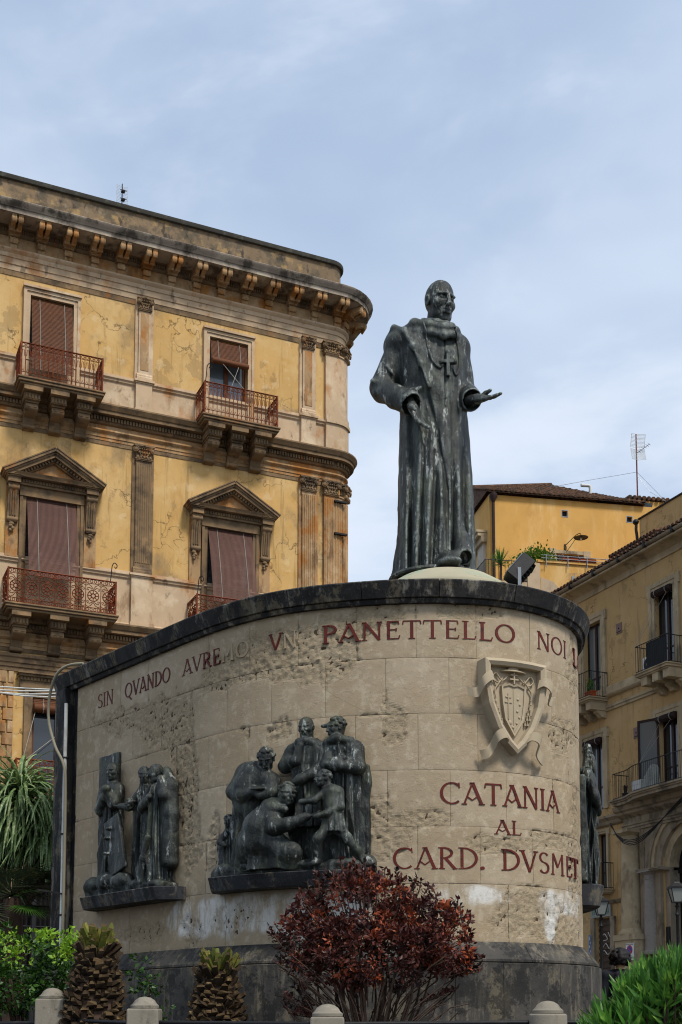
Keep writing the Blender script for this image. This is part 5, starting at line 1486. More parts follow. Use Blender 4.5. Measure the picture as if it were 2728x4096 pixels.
# first-floor windows with pediments
def pediment(cx, par):
    """moulded triangular pediment over the opening, centred on cx"""
    z0, z1, hw = 15.12, 15.86, 1.26
    mb = MB()
    mb.prism([(0, z0 - .10), (-.36, z0 - .10), (-.38, z0 - .06), (-.42, z0), (0, z0)], cx - hw + .03, cx + hw - .03, 'x')
    o = mb.build('pediment', M['trim_dark'], par)
    th = math.atan2(z1 - z0, hw)
    for s in (-1, 1):
        rk = MB(); L = hw / math.cos(th) + .02
        q = Matrix.Translation((cx, 0, z1)) @ Matrix.Rotation(th * s, 4, 'Y') @ Matrix.Diagonal((s, 1, 1, 1))
        rk.box(0, L, -.40, 0, -.17, -.10, q); rk.box(0, L + .02, -.43, 0, -.10, -.05, q); rk.box(0, L + .04, -.48, 0, -.05, .02, q); rk.box(0, L + .06, -.50, 0, .02, .05, q)
        rk.build('raking_cornice', M['trim_dark'], o)
        dd = MB()
        for k in range(13): dd.box(.10 + k * .085, .15 + k * .085, -.33, -.2, -.24, -.17, q)
        dd.box(.05, L - .12, -.26, 0, -.27, -.17, q)
        dd.build('dentils', M['trim_dark'], o)['kind'] = 'stuff'
    tp = MB().prism([(cx - hw + .25, z0), (cx + hw - .25, z0), (cx, z1 - .2)], -.17, -.05, 'y'); tp.build('tympanum', M['trim'], o)
    ft = MB()
    for s in (-1, 1): ft.box(cx + s * 1.02 - .19, cx + s * 1.02 + .19, -.40, 0, 14.98, 15.015); ft.box(cx + s * 1.02 - .16, cx + s * 1.02 + .16, -.36, 0, 14.84, 14.98); ft.box(cx + s * 1.02 - .20, cx + s * 1.02 + .20, -.43, 0, 15.015, 15.02)
    ft.box(cx - hw + .2, cx + hw - .2, -.20, 0, 14.86, 15.02)
    for k in range(22): ft.box(cx - .80 + k * .075, cx - .755 + k * .075, -.235, -.19, 14.92, 15.0)
    ft.build('bed_course', M['trim_dark'], o)
    fz = MB().box(cx - .84, cx + .84, -.13, 0, 14.60, 14.86); fz.build('lintel_frieze', M['trim_dark'], o)
    for s in (-1, 1):
        c = MB(); x = cx + s * 1.02; w = .13
        c.prism([(0, 14.84), (-.28, 14.84), (-.30, 14.72), (-.22, 14.6), (-.15, 14.3), (-.12, 14.0), (-.14, 13.86), (0, 13.82)], x - w, x + w, 'x')
        scroll(c, x, -.22, 14.74, .10, w * 2 + .02); scroll(c, x, -.10, 13.92, .07, w * 2 + .01)
        for k in range(4): c.ball((x + random.uniform(-.05, .05), -.12, 13.80 - k * .06), (.07 - k * .01, .04, .05), 6, 4)
        for k in (-.06, 0, .06): c.tube([(x + k, -.235, 14.62), (x + k, -.165, 14.3), (x + k, -.135, 14.02)], .022, 5)
        c.build('console', M['trim_dark'], o, smooth=50)
        MB().box(x - .16, x + .16, -.06, 0, 12.95, 14.84).build('side_strip', M['trim'], o)
for i, (a, b) in enumerate(WL):
    cx = (a + b) / 2
    f = MB(); frame_bars(f, a, b, 11.6, 14.62, .09, -.07, .02); frame_bars(f, a - .09, b + .09, 11.6, 14.71, .08, -.11, .015)
    w = f.build('window', M['trim_dark'], palazzo)
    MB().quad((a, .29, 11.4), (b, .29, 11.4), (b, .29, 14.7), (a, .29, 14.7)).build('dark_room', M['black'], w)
    casement(a, b, 11.5, 14.64, .17, M['wood'], M['glass'], w)
    pediment(cx, w)
    slat_blind('blind', a + .02, b - .02, 14.60, 12.30, -.03, -.62, M['blind'], w, .032, .1)
# ground-floor windows with rustication to the left
for a, b in ((-2.09, -0.75), (2.9, 4.2)):
    cx = (a + b) / 2
    f = MB(); frame_bars(f, a, b, 6.6, 9.28, .12, -.05, .02); frame_bars(f, a - .12, b + .12, 6.6, 9.40, .10, -.09, .015)
    f.box(a - .35, b + .35, -.12, 0, 9.50, 9.68); f.box(a - .38, b + .38, -.22, 0, 9.78, 9.84); f.box(a - .42, b + .42, -.28, 0, 9.84, 9.88)
    for k in range(24): f.box(a - .34 + k * .086, a - .29 + k * .086, -.17, -.1, 9.69, 9.77)
    f.box(a - .35, b + .35, -.14, 0, 9.68, 9.78)
    w = f.build('window', M['trim_dark'], palazzo)
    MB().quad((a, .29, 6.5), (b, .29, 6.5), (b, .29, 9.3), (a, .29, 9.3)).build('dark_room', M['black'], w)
    casement(a, b, 6.6, 9.28, .12, M['wood'], M['glass'], w)
    r = MB(); r.lathe([(.09, 0), (.12, .02), (.12, 1.32), (.09, 1.34)], (a, -.14, 8.98), 14, axis='x')
    r.build('roll', M['blind_brown'], w, smooth=50)
    for x in (a + .25, b - .25): MB().lathe([(.128, -.01), (.128, .01)], (x, -.14, 8.98), 12, axis='x').build('tie', M['cord'], w)
    slat_blind('blind', a + .02, b - .02, 9.26, 9.08, -.02, -.04, M['blind_brown'], w, .04, 0)
    for x in (a + .05, b - .1): MB().tube([(x, -.14, 8.86), (a - .35, -.75, 7.4)], .009, 4).build('cord', M['cord'], w)
rb = random.Random(11)
zz = 9.90; row = 0
while zz > 4.0:
    h = .325
    for x0, x1 in ((-8.4, -7.4), (-7.38, -6.6), (-6.58, -5.7), (-5.68, -4.9), (-4.88, -4.1), (-4.08, -3.3), (-3.28, -2.86 if row % 2 else -2.74), (-2.84 if row % 2 else -2.72, -2.56)):
        b = MB().box(x0, x1 - .02, -.06, .0, zz - h + .02, zz)
        bevel(b.build('rusticated_block', M['trim'], palazzo), .012)
    zz -= h; row += 1
lsweep('string_bands', [(.04, 9.92), (.04, 10.02), (.07, 10.03), (.07, 10.13), (.10, 10.14), (.10, 10.25), (.14, 10.28), (.14, 10.36), (.03, 10.38)], M['trim_dark'])

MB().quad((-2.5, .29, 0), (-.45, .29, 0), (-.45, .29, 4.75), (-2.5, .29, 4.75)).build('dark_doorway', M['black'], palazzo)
gt_ = MB()
for k in range(17):
    x = -2.44 + k * .12
    gt_.tube([(x, .12, 0), (x, .12, 4.6)], .014, 4)
    for zc in (.9, 1.6, 2.3, 3.0, 3.7): gt_.tube([(x + .06 + .045 * math.cos(i * 1.05), .12, zc + .10 * math.sin(i * 1.05)) for i in range(6)], .009, 4, True)
for z in (.3, 1.25, 2.65, 3.35, 4.5): gt_.tube([(-2.5, .12, z), (-.45, .12, z)], .02, 4)
for x in (-1.9, -1.0): gt_.box(x - .05, x + .05, .09, .15, 0, 4.7)
gt_.build('iron_gate', M['iron'], palazzo)['kind'] = 'stuff'
gf = MB(); gf.box(-2.75, -2.5, -.10, 0, 0, 4.75); gf.box(-.45, -.2, -.10, 0, 0, 4.75); gf.box(-2.8, -.15, -.16, 0, 4.75, 5.05); gf.build('door_surround', M['trim_light'], palazzo)
# balconies
def balcony(a, b, z, dep, par_name, ornate, cons, rail_h):
    """slab with moulded edge on scrolled consoles and a wrought-iron railing"""
    mb = MB()
    mb.box(a, b, -dep, 0, z - .09, z - .02); mb.box(a - .03, b + .03, -dep - .03, 0, z - .02, z + .03); mb.box(a + .05, b - .05, -dep + .05, 0, z - .15, z - .09)
    o = bevel(mb.build('balcony', M['trim_dark'], palazzo), .012)
    for x in cons:
        c = MB(); w = .20
        c.box(x - w - .04, x + w + .04, -dep + .06, -.02, z - .27, z - .152)
        c.box(x - w, x + w, -dep + .22, -.02, z - .45, z - .27)
        for k in range(5): c.box(x - w + .02 + k * .08, x - w + .065 + k * .08, -dep + .19, -dep + .25, z - .43, z - .31)
        c.box(x - w + .03, x + w - .03, -dep + .30, -.02, z - .50, z - .45)
        c.prism([(0, z - .50), (-dep + .34, z - .50), (-dep + .30, z - .60), (-dep + .38, z - .70), (-.22, z - .74), (-.16, z - .85), (-.12, z - 1.0), (0, z - 1.02)], x - .15, x + .15, 'x')
        scroll(c, x, -dep + .40, z - .60, .10, .32); scroll(c, x, -.14, z - .95, .06, .31)
        c.build('console', M['trim_dark'], o, smooth=45)
    rl = MB(); t = .012; zt = z + rail_h
    xa, xb, yf = a + .05, b - .05, -dep + .05
    for zz, r in ((z + .06, .014), (zt, .02), (zt - .12, .010), (z + .16, .010)):
        rl.tube([(xa, 0, zz), (xa, yf, zz)], r, 4); rl.tube([(xb, 0, zz), (xb, yf, zz)], r, 4); rl.tube([(xa, yf, zz), (xb, yf, zz)], r, 4)
    for x in (xa, xb): rl.box(x - .02, x + .02, yf - .02, yf + .02, z + .03, zt + .02)
    def panel(P, L):
        """P(u, v) -> point, u 0..L along, v height"""
        h = rail_h
        if ornate:
            n = max(1, round(L / .40)); st = L / n
            for k in range(n):
                u = (k + .5) * st
                circ = lambda r, cu=u, cv=h * .52, m=14: [P(cu + r * math.cos(2 * math.pi * i / m), cv + r * math.sin(2 * math.pi * i / m)) for i in range(m)]
                rl.tube(circ(.145), .014, 4, True); rl.tube(circ(.06, m=8), .018, 4, True)
                for i in range(8):
                    an = 2 * math.pi * i / 8; rl.tube([P(u + .07 * math.cos(an), h * .52 + .07 * math.sin(an)), P(u + .13 * math.cos(an), h * .52 + .13 * math.sin(an))], .012, 4)
                for sx in (-1, 1):
                    for sv_ in (-1, 1):
                        rl.tube([P(u + sx * q0, h * .52 + sv_ * q1) for q0, q1 in ((.03, .17), (.09, .21), (.15, .20), (.17, .15), (.13, .14), (.12, .17))], .011, 4)
                        rl.tube([P(u + sx * q0, h * .52 + sv_ * q1) for q0, q1 in ((.0, .17), (.06, .26), (.13, .30), (.19, .26))], .010, 4)
                for kk in range(4):
                    uu = k * st + (kk + .5) * st / 4
                    for cv in (h - .06, .11):
                        rl.tube([P(uu + .032 * math.cos(2 * math.pi * i / 8), cv + .04 * math.sin(2 * math.pi * i / 8)) for i in range(8)], .009, 4, True)
                rl.tube([P(k * st, .06), P(k * st, h)], .010, 4)
        else:
            n = max(2, round(L / .115)); st = L / n
            for k in range(n + 1):
                u = k * st
                rl.tube([P(u, .06), P(u, h)], .011, 4)
                if k < n:
                    um = u + st / 2
                    rl.tube([P(um + .038 * math.cos(2 * math.pi * i / 8), h - .06 + .04 * math.sin(2 * math.pi * i / 8)) for i in range(8)], .008, 4, True)
                    rl.tube([P(um - .035, h * .62), P(um - .02, h * .80), P(um + .02, h * .80), P(um + .035, h * .62)], .008, 4)
                    rl.tube([P(um - .035, .16), P(um, .24), P(um + .035, .16)], .008, 4)
    panel(lambda u, v: (xa + u, yf, z + v), xb - xa)
    panel(lambda u, v: (xa, -u, z + v), -yf); panel(lambda u, v: (xb, -u, z + v), -yf)
    ro = rl.build('railing', M['rust'], o); ro['kind'] = 'stuff'
    return o
balcony(-2.80, -.58, 17.43, .90, 'b', False, (-2.40, -1.72, -1.04), .95)
balcony(2.14, 4.36, 17.43, .90, 'b', False, (2.55, 3.23, 3.91), .95)
balcony(-2.97, -.12, 11.42, .92, 'b', True, (-2.56, -1.60, -.62), .92)
balcony(1.98, 4.83, 11.42, .92, 'b', True, (2.40, 3.36, 4.34), .92)
balcony(-2.62, -.20, 6.60, .75, 'b', False, (-2.3, -1.4, -.5), .90)
balcony(2.4, 4.7, 6.60, .75, 'b', False, (2.7, 3.55, 4.4), .90)
hk = MB()
for x, y, z in ((-.32, -.87, 12.34), (2.04, -.87, 12.34), (-2.2, -.1, 12.75), (2.2, -.87, 18.38)):
    hk.tube(spl([(x, y, z), (x + .02, y, z + .2), (x + .04, y, z + .42), (x + .1, y, z + .52), (x + .17, y, z + .46), (x + .14, y, z + .38), (x + .1, y, z + .42)], 5), .013, 5)
hk.build('curled_hook', M['iron'], palazzo)
# grid antenna on the roof
ant = thing('grid_antenna', 'small white grid antenna on the palazzo parapet', 'antenna', tuple(palazzo.matrix_basis @ Vector((.06, .25, 23.4))), palazzo.rotation_euler.z)
am = MB(); am.tube([(0, 0, 0), (0, 0, .85)], .016, 5); am.build('mast', M['iron'], ant)
am = MB()
for k in range(16): am.tube([(-.17, -.05, .12 + k * .042), (0, -.02, .12 + k * .042), (.15, -.05, .12 + k * .042)], .004, 4)
for x in (-.17, .15): am.tube([(x, -.05, .12), (x, -.05, .76)], .005, 4)
am.build('reflector', M['white'], ant)
am = MB()
for z in (.3, .55): am.box(-.05, .05, -.16, -.06, z - .02, z + .03); am.box(-.09, .09, -.17, -.15, z, z + .012)
am.build('dipole', M['iron'], ant)
# cables strung across to the monument
cb = MB()
q0 = palazzo.matrix_basis @ Vector((-6, -.3, 10.0))
for k in range(4):
    pts = []
    for i in range(15):
        t = i / 14
        a = Vector((-9.6, 24.0, 8.15)); b = Vector((-3.0, 24.5, 7.75))
        p = a.lerp(b, t); p.z += -.55 * math.sin(math.pi * t) + .05 * math.sin(t * 9 + k) + k * .02
        pts.append(p)
    cb.tube(pts, .014, 5)
tag(cb.build('cable', M['white']), 'bundle of pale cables sagging in front of the palazzo', 'cable')
# ---------------------------------------------------------------- tan house on the right (local x along its street front, -y towards the street)
house = thing('townhouse', 'tan stuccoed townhouse with black railed balconies and an arched stone portal', 'building', (10.3, 43.0, 0), math.atan2(-.91706, .39874))
RW = [(-2.95, -1.86, 12.62, 15.66), (1.29, 2.30, 12.62, 15.66), (-2.95, -1.88, 8.62, 11.28), (1.36, 2.36, 8.62, 11.25), (-2.35, -1.78, 5.62, 7.72), (-2.55, -1.60, 2.0, 4.66), (4.6, 5.6, 12.62, 15.66), (4.6, 5.6, 8.62, 11.25)]
hw = holed_wall(-9, 9, 0, 17.0, RW + [(1.40, 4.10, 0, 7.40)], .28)
hw.quad((-9, 0, 0), (-9, 0, 17), (-9, 9, 17), (-9, 9, 0)); hw.quad((9, 0, 0), (9, 9, 0), (9, 9, 17), (9, 0, 17))
hw.build('wall', M['stucco_r'], house)
def hprof(name, prof, mat, x0=-9, x1=9, smooth=30):
    zs = [z for _, z in prof]
    return MB().prism([(.05, zs[0])] + [(-p, z) for p, z in prof] + [(.05, zs[-1])], x0, x1, 'x').build(name, mat, house)
hprof('frieze', [(.03, 16.70), (.05, 16.71), (.05, 16.74), (.03, 16.75), (.03, 16.95)], M['trim_r'])
hprof('cornice', [(.04, 16.95), (.08, 16.98), (.20, 17.03), (.26, 17.05), (.45, 17.06), (.48, 17.08), (.48, 17.14), (.0, 17.15)], M['trim_r'])
for k in range(12):                                                 # gutter in lengths with brackets
    x = -9 + k * 1.5
    gt = MB(); pr = [(-.50 + .085 * math.cos(a), 17.24 + .085 * math.sin(a)) for a in [math.pi + math.pi * i / 8 for i in range(9)]]
    gt.prism(pr + [(-.43, 17.26), (-.57, 17.26)], x + .02, x + 1.48, 'x'); gt.build('gutter', M['trim_r2'], house)
    b = MB(); b.box(x - .05, x + .05, -.60, -.1, 17.13, 17.17); b.box(x - .05, x + .05, -.61, -.58, 17.13, 17.30); b.build('gutter_bracket', M['iron'], house)
tl = MB(); rs = random.Random(4)
for k in range(82):
    x = -9 + k * .22
    for j in range(6):
        y0 = -.62 + j * .42; z0 = 17.30 + j * .14 + rs.uniform(-.008, .008)
        vs = []
        for yy, zz, r in ((y0, z0, .092), (y0 + .5, z0 + .165, .078)):
            for i in range(6):
                a = math.pi * i / 5; vs.append((x + r * math.cos(a), yy, zz + r * math.sin(a) * .9))
        vs += [(x, y0, z0 + .03), (x, y0 + .5, z0 + .19)]
        tl.add(vs, [(i, i + 1, 7 + i, 6 + i) for i in range(5)] + [(0, 1, 2, 3, 4, 5)])
tl.add([(-9, -.55, 17.28), (9, -.55, 17.28), (9, 5, 19.1), (-9, 5, 19.1)], [(0, 1, 2, 3)])
tl.build('roof', M['tiles'], house)['kind'] = 'stuff'
# upper setback storey with stained wall and metal capping
up = MB(); up.box(-4.26, 9, 3.68, 9, 16, 21.0); up.build('setback_wall', M['stucco_r'], house)
MB().box(-4.30, 9.05, 3.62, 9, 21.0, 21.05).build('capping', M['iron'], house)
dp = MB(); dp.tube([(-4.36, 3.6, 20.9), (-4.36, 3.58, 20.6), (-4.33, 3.6, 20.3), (-4.33, 3.6, 18.3)], .06, 8); dp.ball((-4.36, 3.58, 20.92), (.13, .13, .12)); dp.build('downpipe', M['iron'], house, smooth=60)
sk = MB(); sk.prism([(1.0, 17.5), (.95, 18.35), (3.0, 19.1), (3.0, 17.9)], -2.35, .2, 'x'); sk.build('dormer', M['iron'], house)
sk = MB()
for k in range(15):
    x = -2.4 + k * .19
    sk.tube([(x, .85, 18.38), (x, 3.0, 19.18)], .085, 6)
sk.build('dormer_tiles', M['tiles'], house)['kind'] = 'stuff'
# string courses
hprof('string_course', [(.03, 12.14), (.05, 12.15), (.05, 12.24), (.08, 12.25), (.08, 12.34), (.02, 12.36)], M['trim_r'])
hprof('sill_ledge', [(.03, 12.62), (.10, 12.66), (.14, 12.72), (.14, 12.76), (.06, 12.78), (.06, 13.02), (.02, 13.05)], M['trim_r'])
# window surrounds, doors and roll blinds
def surround(a, b, z0, z1, w=.30):
    mb = MB(); mb.box(a - w, a, -.05, 0, z0, z1 + w); mb.box(b, b + w, -.05, 0, z0, z1 + w); mb.box(a, b, -.05, 0, z1, z1 + w)
    mb.box(a - w, a - w * .45, -.075, -.05, z0, z1 + w); mb.box(b + w * .45, b + w, -.075, -.05, z0, z1 + w); mb.box(a - w * .45, b + w * .45, -.075, -.05, z1 + w * .5, z1 + w)
    for s, x in ((-1, a - w), (1, b + w)): mb.box(x - .06, x + .06, -.07, 0, z1 - .05, z1 + w + .005)
    return mb.build('window', M['trim_r'], house)
def roll(a, b, z, par, y=-.10):
    r = MB(); n = 14
    r.lathe([(.08, 0), (.115, .02), (.115, b - a - .02), (.08, b - a)], (a, y, z), n, axis='x')
    for k in range(n):
        an = 2 * math.pi * k / n; r.tube([(a + .02, y + .115 * math.cos(an), z + .115 * math.sin(an)), (b - .02, y + .115 * math.cos(an), z + .115 * math.sin(an))], .014, 4)
    o = r.build('roll_blind', M['wood_dark'], par, smooth=60)
    for x in (a + .2, b - .2): MB().lathe([(.135, -.012), (.135, .012)], (x, y, z), 12, axis='x').build('tie', M['cord'], o)
    return o
for i, (a, b, z0, z1) in enumerate(RW):
    if i == 5: continue
    w = surround(a, b, z0, z1, .16 if i == 4 else .30)
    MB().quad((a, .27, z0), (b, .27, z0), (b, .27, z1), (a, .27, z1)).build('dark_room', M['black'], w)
    casement(a, b, z0, z1, .16, M['wood_dark'], M['glass'] if i % 2 else M['glass_pale'], w)
    if i in (1, 2, 3, 6): roll(a + .02, b - .02, z1 - .12, w)
    if i in (1, 3):
        for x in (a + .2, b - .2): MB().tube([(x, -.12, z1 - .2), (a + .1, -.95, z0 + .95)], .006, 4).build('cord', M['cord'], w)
# glazed door leaf standing open
lf = MB(); Mx = Matrix.Translation((1.36, -.02, 8.62)) @ Matrix.Rotation(R(-158), 4, 'Z')
lf.box(0, .08, -.03, .03, 0, 2.64, Mx); lf.box(.74, .82, -.03, .03, 0, 2.64, Mx); lf.box(.08, .74, -.03, .03, 2.56, 2.64, Mx); lf.box(.08, .74, -.03, .03, 0, .3, Mx)
lo_ = lf.build('door_leaf', M['wood_dark'], house)
MB().box(.08, .74, -.004, .004, .3, 2.56, Mx).build('pane', M['glass_pale'], lo_)
for x0, x1, z0, z1 in ((-.92, -.60, 14.82, 15.19), (-.05, .25, 10.81, 11.19), (.33, .60, 10.81, 11.19)):
    b = MB().box(x0, x1, -.025, 0, z0, z1); o = b.build('meter_box', weathered('meter_box_paint', '75605a', (), 0.6, ()) if 'meter' not in M else M['meter'], house)
    M['meter'] = o.data.materials[0]
    MB().box(x0 + .04, x1 - .04, -.035, -.02, z0 + .05, z0 + .075).build('slot', M['ink'], o)
    MB().ball(((x0 + x1) / 2, -.03, (z0 + z1) / 2), (.03, .02, .03)).build('knob', M['ink'], o)
def rail_path(pts, z0, z1, pitch, name, par, mat, rb=.009):
    """upright bars along a plan path, with top and bottom rails"""
    mb = MB()
    P = [Vector((*p, 0)) for p in pts]
    for z, r in ((z1, .018), (z0 + .05, .012)): mb.tube([(p.x, p.y, z) for p in P], r, 5)
    for a, b in zip(P[:-1], P[1:]):
        L = (b - a).length; n = max(1, round(L / pitch))
        for k in range(n):
            q = a.lerp(b, k / n); mb.tube([(q.x, q.y, z0), (q.x, q.y, z1)], rb, 4)
    q = P[-1]; mb.tube([(q.x, q.y, z0), (q.x, q.y, z1)], rb, 4)
    o = mb.build(name, mat, par); o['kind'] = 'stuff'; return o
def r_balcony(a, b, dep, z, cons):
    mb = MB(); mb.box(a, b, -dep, 0, z - .08, z); mb.box(a - .04, b + .04, -dep - .04, 0, z, z + .035); mb.box(a + .06, b - .06, -dep + .06, 0, z - .13, z - .08)
    o = mb.build('balcony', M['trim_r'], house)
    for x in cons:
        c = MB(); c.box(x - .15, x + .15, -dep + .10, 0, z - .42, z - .132); c.prism([(0, z - .42), (-.42, z - .42), (-.42, z - .50), (-.30, z - .56), (-.2, z - .66), (0, z - .68)], x - .12, x + .12, 'x')
        c.build('console', M['trim_r'], o)
    rail_path([(a + .02, 0), (a + .02, -dep + .02), (b - .02, -dep + .02), (b - .02, 0)], z + .03, z + .97, .115, 'railing', o, M['iron'])
    return o
bu = r_balcony(1.42, 3.1, 1.0, 12.60, (1.75, 2.35, 2.9))
r_balcony(-3.2, -1.52, .82, 12.60, (-2.95, -2.35, -1.75))
r_balcony(-2.6, -1.42, .45, 5.62, ())
# curved first-floor balcony
pth = [(-.42, 0), (-.42, -.72), (.25, -.74), (.55, -.80), (.85, -.92), (1.2, -1.03), (1.8, -1.08), (2.6, -1.10), (3.6, -1.1), (3.9, -1.1), (3.9, 0)]
cb_ = MB()
for (o_, z0, z1) in ((0.0, 8.40, 8.50), (.05, 8.50, 8.56), (.10, 8.56, 8.62)):
    poly = [(x - (o_ if i < 3 else 0) + (o_ if i > 8 else 0), y - (o_ if 0 < i < 10 else 0)) for i, (x, y) in enumerate(pth)]
    cb_.prism(poly, z0, z1, 'z')
bl = cb_.build('balcony', M['trim_r2'], house)
rail_path([(x, y + .04) for x, y in pth], 8.63, 9.55, .115, 'railing', bl, M['iron'])
# entablature, column, pedestal and arch of the portal
def hprof2(name, prof, mat, x0, x1): return hprof(name, prof, mat, x0, x1)
hprof2('portal_cornice', [(.20, 8.0), (.30, 8.06), (.42, 8.12), (.45, 8.2), (.55, 8.24), (.58, 8.32), (.60, 8.395), (.0, 8.398)], M['trim_r2'], -.62, 9)
hprof2('portal_frieze', [(.20, 7.78), (.20, 8.0)], M['trim_r2'], -.52, 9)
hprof2('portal_architrave', [(.20, 7.55), (.20, 7.64), (.24, 7.645), (.24, 7.72), (.28, 7.74), (.28, 7.78)], M['trim_r2'], -.55, 9)
hprof('lower_cornice', [(.05, 7.95), (.12, 8.0), (.16, 8.1), (.28, 8.2), (.28, 8.28), (.0, 8.3)], M['trim_r2'], -9, -.63)
def tuscan(x, y, r, z0, z1, mat, name='column'):
    mb = MB(); H = z1 - z0
    mb.lathe([(r * 1.30, z0), (r * 1.32, z0 + .05), (r * 1.25, z0 + .11), (r * 1.08, z0 + .14), (r * 1.05, z0 + .18), (r, z0 + .2), (r * .99, z0 + H * .4), (r * .86, z1 - .36), (r * .95, z1 - .35), (r * .95, z1 - .31), (r * .86, z1 - .30), (r * .87, z1 - .2), (r * 1.05, z1 - .17), (r * 1.22, z1 - .11)], (x, y, 0), 28)
    mb.box(x - r * 1.3, x + r * 1.3, y - r * 1.3, y + r * 1.3, z1 - .11, z1)
    return mb.build(name, mat, house, smooth=40)
tuscan(-.12, -.22, .36, 3.92, 7.55, M['trim_r'])
pd = MB(); pd.box(-.60, .56, -.62, 0, 0, 3.72); pd.box(-.64, .60, -.66, 0, 3.72, 3.92); pd.build('pedestal', M['trim_r'], house)
MB().box(.30, .55, -.16, 0, 0, 7.55).build('respond', M['trim_r2'], house)
tuscan(.82, -.12, .24, 3.2, 6.1, weathered('pink_granite', '8d857d', [('6f6862', 12, .5, .7, None, .6)], .6), 'small_column')
CXA, CZA = 2.75, 6.1
def arch(r0, r1, y0, y1, mat, name, z0=6.1):
    mb = MB(); n = 24; vs = []; fs = []
    for i in range(n + 1):
        a = math.pi - math.pi * i / n
        for r, y in ((r0, y0), (r1, y0), (r1, y1), (r0, y1)): vs.append((CXA + r * math.cos(a), y, CZA + r * math.sin(a)))
    for i in range(n):
        for k in range(4): fs.append((i * 4 + k, i * 4 + (k + 1) % 4, (i + 1) * 4 + (k + 1) % 4, (i + 1) * 4 + k))
    mb.add(vs, fs); return mb.build(name, mat, house, smooth=40)
n = 24                                                       # spandrel wall over the arch
sp = MB(); ar_ = [(CXA + 2.0 * math.cos(math.pi - math.pi * i / n), CZA + 2.0 * math.sin(math.pi - math.pi * i / n)) for i in range(n + 1)]
for (x0, z0), (x1, z1) in zip(ar_[:-1], ar_[1:]): sp.quad((x0, -.14, z0), (x1, -.14, z1), (x1, -.14, 8.12), (x0, -.14, 8.12))
sp.quad((.4, -.14, 6.1), (.75, -.14, 6.1), (.75, -.14, 8.12), (.4, -.14, 8.12)); sp.quad((4.75, -.14, 6.1), (9, -.14, 6.1), (9, -.14, 8.12), (4.75, -.14, 8.12))
sp.build('spandrel', M['trim_r2'], house)
arch(1.86, 2.02, -.20, .0, M['trim_r2'], 'archivolt'); arch(1.72, 1.87, -.16, .0, M['trim_r'], 'archivolt'); arch(1.40, 1.73, -.10, .35, M['trim_r2'], 'arch_ring'); arch(1.12, 1.41, .05, .45, M['trim_r'], 'arch_ring')
for x0, x1, y0, y1 in ((.55, 1.35, -.02, .3), (1.02, 1.34, -.12, .3), (1.34, 1.64, .05, .45), (4.15, 4.5, -.12, .3), (4.5, 9, -.02, .3)): MB().box(x0, x1, y0, y1, 0, 6.0).build('jamb', M['trim_r2'], house)
for x0, x1 in ((.45, 1.66), (3.86, 5.0)): im = MB(); im.box(x0, x1, -.40, .2, 6.0, 6.05); im.box(x0 - .02, x1, -.44, .2, 6.05, 6.1); im.build('impost', M['trim_r2'], house)
MB().box(1.2, 4.3, .46, .5, 0, 7.6).build('portal_door', M['black'], house)
MB().box(1.6, 3.9, .38, .44, 5.9, 6.06).build('transom', M['iron'], house)
# entry phone by the door, shop front with sign and shutter
MB().box(1.42, 1.60, -.0, .049, 3.5, 4.1).build('door_phone', M['iron'], house)
sg = MB().box(-2.75, -1.55, -.09, -.04, 4.70, 5.12); sg = sg.build('shop_sign', M['gray'], house)
txt = 'TIPOGRAFIA'; adv = [glyph(c)[0] for c in txt]; kk = 1.06 / (sum(adv) + .1 * 9); xx = -2.68
for c, wd in zip(txt, adv):
    letter_mesh(c, .22, wd * kk, lambda x, y, o, xx=xx: (xx + x, -.09 - o, 4.80 + y)).build('sign_letter', M['teal'], sg); xx += (wd + .1) * kk
sh_ = MB()
for k in range(24): sh_.box(-2.55, -1.60, .10 + .03 * (k % 2), .16, 2.0 + k * .11, 2.11 + k * .11)
sh_ = sh_.build('roller_shutter', M['shutter'], house)
gr = MB()
for q, pts in enumerate([[(-2.4, 3.9), (-2.2, 4.1), (-2.0, 3.9), (-2.3, 3.85)], [(-2.3, 3.6), (-2.1, 3.75), (-1.9, 3.55), (-1.8, 3.75)], [(-1.95, 4.15), (-1.8, 3.95), (-1.7, 4.2)], [(-2.4, 3.4), (-2.2, 3.5), (-2.0, 3.35), (-1.8, 3.45)]]):
    gr.tube([(p.x, .085, p.z) for p in spl([(x, 0, z) for x, z in pts], 4)], .016, 4)
gr.build('graffiti', M['white'], sh_)
MB().box(-3.0, -2.78, -.03, .0, 2.6, 4.1).build('painted_panel', M['bluepaint'], house)
for x0, x1 in ((-2.78, -2.56), (-1.58, -1.34)): MB().box(x0, x1, -.1, 0, 0, 4.69).build('shop_pier', M['trim_r2'], house)
hprof('shop_cornice', [(.05, 5.14), (.12, 5.2), (.18, 5.26), (.0, 5.28)], M['trim_r2'], -9, -.63)
